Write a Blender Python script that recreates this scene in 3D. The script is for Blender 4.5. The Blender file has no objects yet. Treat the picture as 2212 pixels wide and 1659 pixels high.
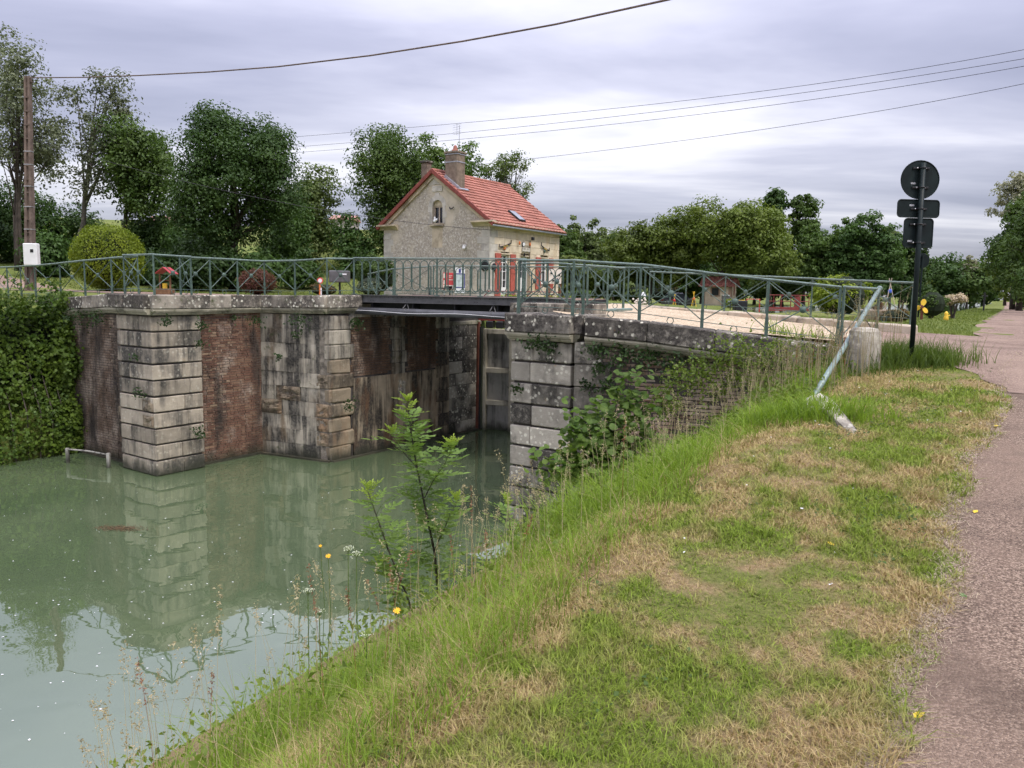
import bpy, math, random
import numpy as np
from mathutils import Vector, Matrix, noise as mnoise
random.seed(7); rng = np.random.default_rng(7)
R_ = math.radians
sc = bpy.context.scene
col = sc.collection

# ------------------------------------------------------------------ camera
CAM_Z = 4.7; FPX = 1662.0; PITCH = R_(6.86); ROLL = R_(1.0)
_f = Vector((0, math.cos(PITCH), -math.sin(PITCH)))
_u0 = Vector((0, math.sin(PITCH), math.cos(PITCH))); _r0 = Vector((1, 0, 0))
_r = _r0*math.cos(ROLL) + _u0*math.sin(ROLL)
_u = _u0*math.cos(ROLL) - _r0*math.sin(ROLL)
cam = bpy.data.cameras.new('camera'); camo = bpy.data.objects.new('camera', cam); col.objects.link(camo)
cam.sensor_width = 36; cam.lens = 36*FPX/2212; cam.clip_start = .05; cam.clip_end = 4000
camo.matrix_world = Matrix(((_r.x, _u.x, -_f.x, 0), (_r.y, _u.y, -_f.y, 0), (_r.z, _u.z, -_f.z, CAM_Z), (0, 0, 0, 1)))
sc.camera = camo
CAM = Vector((0, 0, CAM_Z))

# ------------------------------------------------------------------ node helper
class NT:
    def __init__(s, nt): s.nt = nt
    def __call__(s, typ, ins=None, out=0, **props):
        n = s.nt.nodes.new(typ)
        for k, v in props.items(): setattr(n, k, v)
        for k, v in (ins or {}).items():
            sk = n.inputs[k]
            if isinstance(v, bpy.types.NodeSocket): s.nt.links.new(v, sk)
            else: sk.default_value = v
        n_out = n.outputs[out] if out is not None else n
        return n_out
    def math(s, op, a, b=0.0, clamp=False): return s('ShaderNodeMath', {0: a, 1: b}, operation=op, use_clamp=clamp)
    def mix(s, fac, a, b, bt='MIX'):
        n = s.nt.nodes.new('ShaderNodeMix'); n.data_type = 'RGBA'; n.blend_type = bt
        for i, v in ((0, fac), (6, a), (7, b)):
            if isinstance(v, bpy.types.NodeSocket): s.nt.links.new(v, n.inputs[i])
            else: n.inputs[i].default_value = v if i == 0 else (tuple(v)+(1,))[:4]
        return n.outputs[2]
    def ramp(s, fac, stops, interp='LINEAR'):
        n = s.nt.nodes.new('ShaderNodeValToRGB'); cr = n.color_ramp; cr.interpolation = interp
        while len(cr.elements) < len(stops): cr.elements.new(.5)
        for e, (p, c) in zip(cr.elements, stops):
            e.position = p; e.color = (c, c, c, 1) if isinstance(c, (int, float)) else (tuple(c)+(1,))[:4]
        s.nt.links.new(fac, n.inputs[0]); return n.outputs[0]
    def map(s, vec, scale=(1, 1, 1), loc=(0, 0, 0), rot=(0, 0, 0)):
        return s('ShaderNodeMapping', {'Vector': vec, 'Scale': scale, 'Location': loc, 'Rotation': rot})
    def noise(s, vec, scale, detail=4, rough=.55, dist=0, out=0):
        return s('ShaderNodeTexNoise', {'Vector': vec, 'Scale': scale, 'Detail': detail, 'Roughness': rough, 'Distortion': dist}, out=out)

# ------------------------------------------------------------------ world: overcast cloud sheet over a Nishita sky
SUN_EL = R_(58); SUN_AZ = R_(130)      # azimuth clockwise from +Y (light from the right, slightly behind the camera)
world = bpy.data.worlds.new('World'); sc.world = world; world.use_nodes = True
wn = NT(world.node_tree); world.node_tree.nodes.clear()
sky = wn('ShaderNodeTexSky', sky_type='NISHITA', sun_disc=False, sun_elevation=SUN_EL, sun_rotation=SUN_AZ)
tc = wn('ShaderNodeTexCoord', out=0)
sp = wn('ShaderNodeSeparateXYZ', {0: tc}, out=None)
zz = wn.math('ADD', wn.math('MAXIMUM', sp.outputs[2], 0.0), 0.045)
pl = wn('ShaderNodeCombineXYZ', {0: wn.math('DIVIDE', sp.outputs[0], zz), 1: wn.math('DIVIDE', sp.outputs[1], zz), 2: 0.0})
m1 = wn.map(pl, scale=(.20, .42, 1), rot=(0, 0, R_(10)), loc=(3.3, 1.9, 0))
c1 = wn.noise(m1, 1.15, 6, .55, .35)
m2 = wn.map(pl, scale=(.06, .22, 1), rot=(0, 0, R_(12)), loc=(1.3, 7.2, 0))
c2 = wn.noise(m2, 1.0, 5, .5, .4)
cc = wn.math('ADD', wn.math('MULTIPLY', c1, .5), wn.math('MULTIPLY', c2, .5))
cloud = wn.ramp(cc, [(.37, (.165, .168, .228)), (.45, (.228, .229, .297)), (.525, (.345, .342, .41)), (.625, (.62, .605, .64))])
# an overcast dome is brighter towards the zenith (about three to one)
grad = wn.math('ADD', .585, wn.math('MULTIPLY', wn.math('POWER', wn.math('MAXIMUM', sp.outputs[2], 0.0), 1.4), 3.4))
cl = wn('ShaderNodeVectorMath', {0: cloud, 3: grad}, operation='SCALE')
nis = wn('ShaderNodeVectorMath', {0: sky, 3: .012}, operation='SCALE')
tot = wn('ShaderNodeVectorMath', {0: cl, 1: nis}, operation='ADD')
bg = wn('ShaderNodeBackground', {'Color': tot, 'Strength': 1.0})
wn('ShaderNodeOutputWorld', {0: bg}, out=None)

sun = bpy.data.lights.new('sun', 'SUN'); sun.energy = 1.5; sun.angle = R_(14); sun.color = (1, .95, .87)
suno = bpy.data.objects.new('sun', sun); col.objects.link(suno)
_sd = Vector((math.sin(SUN_AZ)*math.cos(SUN_EL), math.cos(SUN_AZ)*math.cos(SUN_EL), math.sin(SUN_EL)))
suno.rotation_euler = _sd.to_track_quat('Z', 'Y').to_euler(); suno.location = (10, -10, 30)
sc.view_settings.view_transform = 'Standard'; sc.view_settings.look = 'None'
sc.view_settings.exposure = 1.06; sc.view_settings.gamma = 1
sc.cycles.use_adaptive_sampling = True; sc.cycles.adaptive_threshold = .03; sc.cycles.max_bounces = 4; sc.cycles.diffuse_bounces = 3; sc.cycles.glossy_bounces = 3; sc.cycles.transparent_max_bounces = 8

# ------------------------------------------------------------------ frames: the lock axis runs along e (upstream), n is across (to the right bank)
AX = np.array([-4.9, 20.55]); EV = np.array([.569, .8224]); EV = EV/np.linalg.norm(EV); NV = np.array([EV[1], -EV[0]])
EU3 = Vector((EV[0], EV[1], 0)); NV3 = Vector((NV[0], NV[1], 0)); UP = Vector((0, 0, 1))
def L(u, v, z=0.0): q = AX + EV*u + NV*v; return Vector((q[0], q[1], z))
def UV(p): w = np.array((p[0], p[1])) - AX; return float(w@EV), float(w@NV)
def ray(x, y): return _f + _r*((x-1106)/FPX) - _u*((y-829.5)/FPX)
def at(x, y, Y): d = ray(x, y); return CAM + d*(Y/d.y)           # world point seen at that picture point, Y metres away
def atz(x, y, z): d = ray(x, y); return CAM + d*((z-CAM_Z)/d.z)
def on_u(x, u, y=640):
    d = ray(x, y); q = -AX; t = (u - float(q@EV))/float(np.array((d.x, d.y))@EV); P = CAM + d*t; return UV(P)[1], P
def on_v(x, v, y=640):
    d = ray(x, y); q = -AX; t = (v - float(q@NV))/float(np.array((d.x, d.y))@NV); P = CAM + d*t; return UV(P)[0], P

# ------------------------------------------------------------------ object helpers
def tag(o, label=None, cat=None, group=None, kind=None):
    if label: o['label'] = label
    if cat: o['category'] = cat
    if group: o['group'] = group
    if kind: o['kind'] = kind
    return o
def thing(name, loc, label, cat, group=None):
    o = bpy.data.objects.new(name, None); col.objects.link(o); o.location = loc; o.empty_display_size = .2
    return tag(o, label, cat, group)
def wloc(o):
    p = Vector(o.location)
    while o.parent: o = o.parent; p += Vector(o.location)
    return p
class MB:
    def __init__(s): s.v = []; s.f = []
    def add(s, vs, fs):
        b = len(s.v); s.v += [tuple(p) for p in vs]; s.f += [tuple(i+b for i in q) for q in fs]
    def obox(s, o, ax, ay, az):               # corner o and three edge vectors
        o = Vector(o); ax = Vector(ax); ay = Vector(ay); az = Vector(az)
        P = [o, o+ax, o+ax+ay, o+ay]; P += [p+az for p in P]
        s.add(P, [(3, 2, 1, 0), (4, 5, 6, 7), (0, 1, 5, 4), (1, 2, 6, 5), (2, 3, 7, 6), (3, 0, 4, 7)])
    def cbox(s, c, hx, hy, hz, ax=Vector((1, 0, 0)), ay=Vector((0, 1, 0)), az=UP):
        s.obox(Vector(c)-ax*hx-ay*hy-az*hz, ax*2*hx, ay*2*hy, az*2*hz)
    def chamfer(s, c, hx, hy, hz, b, ax=Vector((1, 0, 0)), ay=Vector((0, 1, 0)), az=UP, jit=0):
        c = Vector(c); V = []; idx = {}
        for sx in (-1, 1):
            for sy in (-1, 1):
                for sz in (-1, 1):
                    j = Vector((random.uniform(-jit, jit), random.uniform(-jit, jit), random.uniform(-jit, jit)))
                    for k in range(3):
                        h = [hx-b, hy-b, hz-b]; h[k] += b
                        idx[(sx, sy, sz, k)] = len(V); V.append(c + ax*(sx*h[0]+j.x) + ay*(sy*h[1]+j.y) + az*(sz*h[2]+j.z))
        F = []
        I = lambda x, y, z, k: idx[(x, y, z, k)]
        for q in (-1, 1):
            for k in range(3):
                o1, o2 = [(1, 2), (2, 0), (0, 1)][k]
                def key(a1, a2):
                    t = [0, 0, 0]; t[k] = q; t[o1] = a1; t[o2] = a2; return I(*t, k)
                qd = [key(-1, -1), key(1, -1), key(1, 1), key(-1, 1)]
                F.append(qd if q == 1 else qd[::-1])
        for k in range(3):                     # edges running along axis k
            o1, o2 = [(1, 2), (2, 0), (0, 1)][k]
            for a1 in (-1, 1):
                for a2 in (-1, 1):
                    def key(a, kk):
                        t = [0, 0, 0]; t[k] = a; t[o1] = a1; t[o2] = a2; return I(*t, kk)
                    qd = [key(-1, o1), key(1, o1), key(1, o2), key(-1, o2)]
                    F.append(qd if a1*a2 == -1 else qd[::-1])
        for sx in (-1, 1):
            for sy in (-1, 1):
                for sz in (-1, 1):
                    t = [I(sx, sy, sz, k) for k in range(3)]; F.append(t if sx*sy*sz == 1 else t[::-1])
        s.add(V, F)
    def tube(s, pts, r, n=8, cap=True, r2=None):
        pts = [Vector(p) for p in pts]; m = len(pts); rs = r if isinstance(r, (list, tuple)) else [r + ((r2 if r2 is not None else r)-r)*i/max(1, m-1) for i in range(m)]
        b = len(s.v); pv = None
        for i, p in enumerate(pts):
            t = (pts[min(i+1, m-1)] - pts[max(i-1, 0)]); t = t.normalized() if t.length > 1e-9 else UP
            if pv is None:
                a = t.orthogonal().normalized()
                if abs(t.z) < .9: a = t.cross(UP).normalized()
            else: a = (pv - t*pv.dot(t)); a = a.normalized() if a.length > 1e-6 else t.orthogonal().normalized()
            pv = a; c = t.cross(a)
            for k in range(n):
                an = 2*math.pi*k/n; s.v.append(tuple(p + a*(rs[i]*math.cos(an)) + c*(rs[i]*math.sin(an))))
        for i in range(m-1):
            for k in range(n):
                k2 = (k+1) % n; s.f.append((b+i*n+k, b+i*n+k2, b+(i+1)*n+k2, b+(i+1)*n+k))
        if cap: s.f.append(tuple(b+k for k in range(n))[::-1]); s.f.append(tuple(b+(m-1)*n+k for k in range(n)))
    def ring(s, c, ax, ay, R, r, n=14, m=5):
        pts = [Vector(c)+ax*(R*math.cos(2*math.pi*i/n))+ay*(R*math.sin(2*math.pi*i/n)) for i in range(n)]
        b = len(s.v); az = ax.cross(ay)
        for i, p in enumerate(pts):
            rad = (p-Vector(c)).normalized()
            for k in range(m):
                an = 2*math.pi*k/m; s.v.append(tuple(p + rad*(r*math.cos(an)) + az*(r*math.sin(an))))
        for i in range(n):
            for k in range(m):
                i2 = (i+1) % n; k2 = (k+1) % m; s.f.append((b+i*m+k, b+i2*m+k, b+i2*m+k2, b+i*m+k2))
    def lathe(s, c, prof, axis=UP, n=16):      # prof: (radius, distance along axis)
        a = axis.orthogonal().normalized(); bb = axis.cross(a); b = len(s.v); m = len(prof)
        for (r, h) in prof:
            for k in range(n):
                an = 2*math.pi*k/n; s.v.append(tuple(Vector(c)+axis*h+a*(r*math.cos(an))+bb*(r*math.sin(an))))
        for i in range(m-1):
            for k in range(n):
                k2 = (k+1) % n; s.f.append((b+i*n+k, b+i*n+k2, b+(i+1)*n+k2, b+(i+1)*n+k))
        s.f.append(tuple(b+k for k in range(n))[::-1]); s.f.append(tuple(b+(m-1)*n+k for k in range(n)))
    def prism(s, poly, d):                     # polygon of points extruded by vector d
        P = [Vector(p) for p in poly]; d = Vector(d); m = len(P)
        s.add(P+[p+d for p in P], [tuple(range(m))[::-1], tuple(range(m, 2*m))]+[(i, (i+1) % m, (i+1) % m+m, i+m) for i in range(m)])
    def build(s, name, mat, parent=None, smooth=False, kind=None, base=None):
        off = wloc(parent) if parent is not None else (Vector(base) if base is not None else Vector((0, 0, 0)))
        me = bpy.data.meshes.new(name); me.from_pydata([(x-off.x, y-off.y, z-off.z) for x, y, z in s.v], [], s.f)
        if smooth: me.shade_smooth()
        me.materials.append(mat); o = bpy.data.objects.new(name, me); col.objects.link(o)
        if parent is not None: o.parent = parent
        elif base is not None: o.location = base
        if kind: o['kind'] = kind
        return o
def npmesh(name, V, F, mat, parent=None, kind=None, base=None, smooth=False):      # V (n,3), F (m,k) arrays
    V = np.asarray(V, dtype=np.float64); F = np.asarray(F, dtype=np.int32)
    off = wloc(parent) if parent is not None else (Vector(base) if base is not None else Vector((0, 0, 0)))
    V = V - np.array(off)
    me = bpy.data.meshes.new(name); me.vertices.add(len(V)); me.vertices.foreach_set('co', V.astype(np.float32).ravel())
    k = F.shape[1]; me.loops.add(F.size); me.loops.foreach_set('vertex_index', F.ravel())
    me.polygons.add(len(F)); me.polygons.foreach_set('loop_start', np.arange(0, F.size, k, dtype=np.int32))
    me.update(calc_edges=True); me.validate()
    if smooth: me.shade_smooth()
    me.materials.append(mat); o = bpy.data.objects.new(name, me); col.objects.link(o)
    if parent is not None: o.parent = parent
    elif base is not None: o.location = base
    if kind: o['kind'] = kind
    return o
def inst(name, me, parent, M, wpos=True):       # a piece that shares mesh data; M is a world matrix
    o = bpy.data.objects.new(name, me); col.objects.link(o)
    if parent is not None:
        o.parent = parent; M = Matrix.Translation(-wloc(parent)) @ M
    o.matrix_local = M; return o
def frame(o, ax, ay, az):
    return Matrix(((ax.x, ay.x, az.x, o.x), (ax.y, ay.y, az.y, o.y), (ax.z, ay.z, az.z, o.z), (0, 0, 0, 1)))
def lerp(a, b, t): return a+(b-a)*t
def interp(x, xs, ys): return float(np.interp(x, xs, ys))

# ------------------------------------------------------------------ materials
def newmat(name):
    m = bpy.data.materials.new(name); m.use_nodes = True; m.node_tree.nodes.clear(); return m, NT(m.node_tree)
def finish(n, colr, rough=.8, bumpv=None, bstr=.3, bdist=.02, metal=0.0, spec=.3, **extra):
    ins = {'Base Color': colr if isinstance(colr, bpy.types.NodeSocket) else (tuple(colr)+(1,))[:4], 'Roughness': rough, 'Metallic': metal, 'Specular IOR Level': spec}
    ins.update(extra)
    if bumpv is not None: ins['Normal'] = n('ShaderNodeBump', {'Strength': bstr, 'Distance': bdist, 'Height': bumpv})
    b = n('ShaderNodeBsdfPrincipled', ins); n('ShaderNodeOutputMaterial', {0: b}, out=None); return b
def pos(n): return n('ShaderNodeNewGeometry', out=0)
def plain(name, c, rough=.6, var=.12, scale=8, metal=0.0, bstr=.15, spec=.3, **ex):
    m, n = newmat(name); p = pos(n); f = n.noise(p, scale, 5, .6)
    r = n('ShaderNodeObjectInfo', out=5)
    dark = tuple(x*(1-var*1.6) for x in c); lite = tuple(min(1, x*(1+var)) for x in c)
    cc = n.ramp(f, [(.3, dark), (.7, lite)])
    cc = n.mix(1.0, cc, n.ramp(r, [(0, 1-var*.7), (1, 1.0)]), 'MULTIPLY')
    finish(n, cc, rough, f, bstr, .01, metal, spec, **ex); return m
def stone(name, light, dark, stain=.5, lichen=.5, tint=None, streak=1.0, moss=0.0, rnd=.25):
    m, n = newmat(name); p = pos(n); r = n('ShaderNodeObjectInfo', out=5)
    pr = n('ShaderNodeVectorMath', {0: p, 1: n('ShaderNodeCombineXYZ', {0: n.math('MULTIPLY', r, 9.0), 1: n.math('MULTIPLY', r, 5.0), 2: n.math('MULTIPLY', r, 3.0)})}, operation='ADD')
    base = n.ramp(n.noise(pr, 2.2, 6, .65), [(.25, tuple(x*.72 for x in light)), (.55, light), (.8, tuple(min(.9, x*1.18) for x in light))])
    st = n.noise(n.map(p, scale=(3.2, 3.2, .32)), 1.3, 5, .62)
    big = n.noise(n.map(pr, scale=(.9, .9, .7)), .9, 4, .6)
    f = n.math('ADD', n.math('MULTIPLY', st, .55*streak), n.math('MULTIPLY', big, 1-.55*streak))
    lo = .62-.34*stain
    dk = n.ramp(f, [(lo+.02, 0.0), (lo+.13, 1.0)])
    fine = n.ramp(n.noise(p, 16, 6, .7), [(.3, .72), (.6, 1.0)])
    c = n.mix(n.math('MULTIPLY', dk, fine), base, dark)
    if tint:
        tf = n.ramp(n.noise(n.map(p, scale=(1.6, 1.6, .5)), 1.0, 4, .6), [(.52, 0.0), (.66, .75)])
        c = n.mix(tf, c, tint)
    if lichen:
        vd = n('ShaderNodeTexVoronoi', {'Vector': n('ShaderNodeVectorMath', {0: p, 1: n('ShaderNodeVectorMath', {0: n.noise(p, 14, 3, .6, out=1), 3: .05}, operation='SCALE')}, operation='ADD'), 'Scale': 9.0}, out=0)
        cl_ = n.noise(p, 2.6, 3, .5)
        sp_ = n.math('MULTIPLY', n.ramp(vd, [(.24, 1.0), (.32, 0.0)]), n.ramp(cl_, [(.42, 0.0), (.52, 1.0)]))
        pt2 = n.math('MULTIPLY', n.ramp(n.noise(p, 6.5, 6, .75), [(.50, 0.0), (.60, .8)]), n.ramp(n.noise(p, 1.7, 3, .5), [(.35, .2), (.6, 1.0)]))
        c = n.mix(n.math('MULTIPLY', pt2, lichen*.62), c, tuple(x*1.25 for x in light))
        c = n.mix(n.math('MULTIPLY', sp_, lichen), c, (.55, .55, .50))
        og = n.ramp(n.noise(p, 5.5, 5, .6), [(.66, 0.0), (.74, lichen*.55)])
        c = n.mix(og, c, (.36, .20, .06))
    if moss:
        mf = n.ramp(n.noise(p, 3.5, 5, .65), [(.62-moss*.3, 0.0), (.74-moss*.25, .9)])
        c = n.mix(mf, c, (.05, .07, .022))
    c = n.mix(1.0, c, n.ramp(r, [(0, 1-rnd), (1, 1+rnd*.35)]), 'MULTIPLY'); c = n.mix(1.0, c, (1.05, 1.0, .90), 'MULTIPLY')
    wz = n('ShaderNodeSeparateXYZ', {0: p}, out=2); wl_ = n.math('ADD', wz, n.math('MULTIPLY', n.noise(n.map(p, scale=(2.2, 2.2, .8)), 1.0, 5, .65), -.75))
    c = n.mix(n.ramp(n.math('ADD', wl_, .5), [(.18, .88), (.46, 0.0)]), c, (.030, .032, .022))
    h = n.math('ADD', n.noise(p, 7, 6, .7), n.math('MULTIPLY', n.noise(p, 38, 4, .7), .45))
    finish(n, c, .92, h, .75, .035, 0, .15); return m
def brickmat(name, stops, lime=.35, soot=.3):
    m, n = newmat(name); p = pos(n); r = n('ShaderNodeObjectInfo', out=5)
    vn = n('ShaderNodeTexWhiteNoise', {'Vector': n('ShaderNodeVectorMath', {0: n.map(p, scale=(4.2, 4.2, 15.1))}, operation='FLOOR')}, out=0)
    k = n.math('FRACT', n.math('ADD', r, n.math('MULTIPLY', vn, .35)))
    c = n.ramp(k, stops)
    c = n.mix(.22, c, n.ramp(n.noise(p, 22, 5, .65), [(.3, (.05, .03, .025)), (.7, (.36, .24, .17))]))
    lf = n.ramp(n.noise(n.map(p, scale=(1.5, 1.5, 1.1)), 1.2, 6, .68), [(.58-.3*lime, 0.0), (.72-.2*lime, .85)])
    c = n.mix(n.math('MULTIPLY', lf, n.ramp(n.noise(p, 14, 4, .7), [(.35, .2), (.65, 1.0)])), c, (.37, .33, .30))
    sf = n.ramp(n.noise(n.map(p, scale=(1.8, 1.8, .35), loc=(4, 2, 1)), 1.0, 5, .6), [(.64-.3*soot, 0.0), (.78-.26*soot, .93)])
    c = n.mix(sf, c, (.035, .032, .032))
    wz = n('ShaderNodeSeparateXYZ', {0: p}, out=2); wl_ = n.math('ADD', wz, n.math('MULTIPLY', n.noise(n.map(p, scale=(2.2, 2.2, .8)), 1.0, 5, .65), -.75))
    c = n.mix(n.ramp(n.math('ADD', wl_, .5), [(.18, .88), (.46, 0.0)]), c, (.030, .032, .022))
    c = n.mix(1.0, c, (1.06, 1.0, .90), 'MULTIPLY')
    finish(n, c, .93, n.noise(p, 40, 5, .7), .6, .012, 0, .12); return m
def leafmat(name, c1, c2, rough=.55, nscale=.8, trans=.28, c3=None):
    m, n = newmat(name); p = pos(n); r = n('ShaderNodeObjectInfo', out=5)
    f = n.noise(p, nscale, 3, .55); g = n.noise(p, nscale*9, 2, .5)
    k = n.math('ADD', n.math('MULTIPLY', f, .6), n.math('MULTIPLY', g, .4))
    c = n.ramp(k, [(.33, c1), (.66, c2)])
    if c3: c = n.mix(n.ramp(n.noise(p, nscale*2.3, 3, .6), [(.52, 0.0), (.68, .8)]), c, c3)
    c = n.mix(1.0, c, n.ramp(r, [(0, .82), (1, 1.1)]), 'MULTIPLY')
    b = n('ShaderNodeBsdfPrincipled', {'Base Color': c, 'Roughness': rough, 'Specular IOR Level': .25})
    t = n('ShaderNodeBsdfTranslucent', {'Color': n.mix(1.0, c, (1.25, 1.35, .75), 'MULTIPLY')})
    mx = n('ShaderNodeMixShader', {0: trans, 1: b, 2: t}); n('ShaderNodeOutputMaterial', {0: mx}, out=None); return m

M = {}
M['stone_pier'] = stone('weathered_limestone', (.36, .325, .28), (.060, .060, .060), .57, .3, streak=.75, rnd=.32)
M['stone_dark'] = stone('blackened_limestone', (.36, .345, .315), (.060, .058, .056), .56, 1.0, streak=.35, rnd=.42)
M['stone_cope'] = stone('lichened_coping', (.36, .335, .30), (.06, .056, .054), .70, 1.0, streak=.25, moss=.1)
M['stone_cope_r'] = stone('lichened_dark_coping', (.33, .315, .29), (.045, .042, .042), .78, 1.0, streak=.25)
M['stone_abut'] = stone('stained_ashlar', (.42, .395, .35), (.034, .034, .036), .62, .12, (.17, .125, .085), 1.0, .05)
M['stone_warm'] = stone('rough_tan_stone', (.25, .212, .165), (.06, .052, .045), .60, .1, (.24, .165, .11), .6, rnd=.15)
M['stone_mould'] = stone('pale_moulding', (.30, .29, .24), (.11, .11, .085), .45, .2, streak=.3, moss=.12, rnd=.12)
M['stone_white'] = stone('whitewashed_stone', (.54, .52, .48), (.17, .16, .145), .46, .5, streak=.4, rnd=.05)
M['render_stain'] = stone('rust_stained_render', (.35, .295, .23), (.030, .028, .028), .60, 0, (.14, .075, .042), 1.0, rnd=.05)
M['stone_kerb'] = stone('pale_kerb_stone', (.48, .43, .37), (.12, .11, .10), .46, .3, (.40, .31, .24), .3, rnd=.12)
M['mortar'] = plain('old_mortar', (.27, .235, .19), .95, .5, 6, bstr=.5)
M['mortar_dark'] = plain('sooty_mortar', (.075, .066, .06), .95, .3, 6, bstr=.5)
M['brick'] = brickmat('red_brick', [(0, (.046, .027, .025)), (.2, (.088, .047, .040)), (.4, (.122, .067, .055)), (.55, (.19, .125, .094)), (.66, (.044, .037, .039)), (.78, (.11, .052, .043)), (.88, (.30, .235, .175)), (1, (.075, .042, .037))], .24, .48)
M['brick_dark'] = brickmat('sooty_brick', [(0, (.05, .042, .038)), (.4, (.11, .085, .072)), (.7, (.20, .155, .125)), (1, (.34, .29, .24))], .52, .66)
M['brick_pale'] = brickmat('lime_bleached_brick', [(0, (.12, .065, .052)), (.4, (.20, .135, .11)), (.7, (.25, .205, .175)), (1, (.36, .33, .29))], .75, .38)
M['brick_lock'] = brickmat('brown_lock_brick', [(0, (.055, .040, .033)), (.5, (.12, .075, .056)), (.8, (.085, .062, .050)), (1, (.20, .15, .11))], .2, .55)  # dark brown tones for the brick under the bridge
M['rail'] = plain('green_rail_paint', (.082, .128, .103), .5, .25, 14, bstr=.1, spec=.4)
M['rail_top'] = plain('faded_skylit_rail_paint', (.19, .255, .225), .42, .22, 10, bstr=.1, spec=.5)  # paler from fading, with the sky's reflection painted into the colour
M['girder'] = plain('grey_painted_steel', (.10, .098, .10), .5, .2, 5, bstr=.1, spec=.4)
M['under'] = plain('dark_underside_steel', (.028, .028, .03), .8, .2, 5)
M['pipe'] = plain('galvanised_pipe', (.085, .085, .092), .5, .2, 4, .1, .05)
M['cable_pale'] = plain('pale_cable', (.62, .62, .62), .6, .05, 4)
M['red'] = plain('dark_red_paint', (.22, .045, .04), .5, .15, 8)
M['rust'] = plain('rust_red_steel', (.16, .055, .035), .7, .25, 6)
M['gate_steel'] = stone('grey_gate_plate', (.34, .34, .34), (.06, .06, .062), .45, 0, streak=1.0, rnd=.12)
M['gate_frame'] = stone('scuffed_gate_frame', (.42, .40, .355), (.12, .115, .10), .42, 0, None, .8, rnd=.1)
M['black'] = plain('black_plastic', (.018, .018, .02), .5, .1, 5)
M['dark_green_sign'] = plain('dark_green_enamel', (.008, .015, .015), .5, .3, 5, bstr=.05, spec=.2)
M['alu'] = plain('clamp_alloy', (.45, .45, .46), .4, .1, 6, .6)
M['white'] = plain('white_plastic', (.72, .72, .72), .45, .05, 3, bstr=.02)
# ------------------------------------------------------------------ terrain
def sstep(x, a, b): t = np.clip((np.asarray(x, float)-a)/(b-a), 0, 1); return t*t*(3-2*t)
def zpath(u): return np.interp(u, [-40, -14, -10.5, -8, -5, -2, 0, 3, 8, 400], [2.95, 3.0, 3.08, 3.24, 3.43, 3.60, 3.70, 3.80, 3.88, 3.92])
def zroad(v): return np.interp(v, [3, 5.2, 8.3, 10.6, 13, 15.2, 30], [4.46, 4.40, 4.20, 4.04, 3.88, 3.82, 3.82])
def uwing(v): return np.interp(v, [5.2, 7.1, 8.4, 12.8, 13.6], [2.9, -.3, -1.05, .50, .80])
def hill(X, Y):
    r = np.sqrt(X*X+Y*Y); ang = X/np.maximum(Y, 1)
    s = sstep(-ang, -.02, .16)
    return s*np.clip(r-46, 0, 160)*.098 + sstep(r, 300, 900)*12*sstep(-ang, -.6, 0)
def zt(u, v):
    u = np.asarray(u, float); v = np.asarray(v, float)
    X = AX[0]+EV[0]*u+NV[0]*v; Y = AX[1]+EV[1]*u+NV[1]*v
    zp = zpath(u)
    # right bank
    upr = np.where(u < 9, zroad(v), lerp(zroad(v), 3.94, sstep(u, 9, 16)))
    ve = v-np.interp(u, [-14, -12, -10, -7.5], [.68, .56, .26, 0])
    bank = np.interp(ve, [6.9, 8.5, 10.8, 13.1, 13.7], [-1.2, 0, .50, .955, 1.0])
    low = np.where(bank > 0, bank*zp, bank)
    w = np.where(v < 13.1, (u > uwing(v)+.28).astype(float), sstep(u, -2.5, 2.0))
    w = np.where((v >= 13.1) & (v < 13.8), np.maximum((u > uwing(v)+.28)*((13.8-v)/.7) + sstep(u, -2.5, 2.0)*((v-13.1)/.7), 0), w)
    right = low*(1-w)+upr*w
    # left bank
    upl = 4.36 + hill(X, Y)
    bankl = np.interp(-v, [6.2, 6.6, 7.6, 8.4], [-1.2, 0, 3.7, 4.2])
    left = np.where(u > -3.12, np.where(v < -2.62, upl, -1.2), np.where(v < -9, 4.2+hill(X, Y), bankl))
    left = np.where((u > -.44+.189*(v+2.33)+.38) & (v < -.35), upl, left)
    z = np.where(v < 2.6, left, right)
    ch = ((v > -.35) & (v < 5.55) & (u > -.4) & (u < 37)) | ((v > 2.6) & (v < 7.3-.68*np.clip(u+.4, 0, 9)) & (u > -3.7) & (u < 3)) | ((v > -2.6) & (v <= 2.6) & (u <= -.4+.189*v) & (u > -3.7)) | ((v > -.35) & (v <= 2.6) & (u <= 1) & (u > -3.7))
    z = np.where(ch, -1.2, z)
    # upper pound
    vb = v+np.interp(u, [10, 25, 53, 92, 330], [0, .4, 1.2, 2.7, 13])
    pb = np.interp(vb, [-9, -7, 8.6, 10.6, 12.0], [4.36, 2.4, 2.4, 3.3, 3.9])
    z = np.where((u > 37) & (vb > -9) & (vb < 12.0), np.minimum(pb, z), z)
    lo_ = (v < 2.6)*(hill(X, Y) < .6)*(z > 3.8)*(1-sstep(u, 110, 160))
    z = z - lo_*np.maximum(sstep(u, 26, 40)*(.72+.38*sstep(-v, 12, 16)), .42*sstep(u, 12, 22)*sstep(v, -7.6, -5.6))
    far = hill(X, Y)
    z = np.where((v >= 2.6) & (u > 60), z+far, z)
    return z
def gz(p): u, v = UV(p); return float(zt(u, v))
def ground_at(x, y):                       # ground point seen at picture point
    d = ray(x, y); t = 1.5
    for i in range(4000):
        P = CAM + d*t
        if P.z <= gz(P): return P
        t += .03 if t < 30 else .25
    return P

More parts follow.
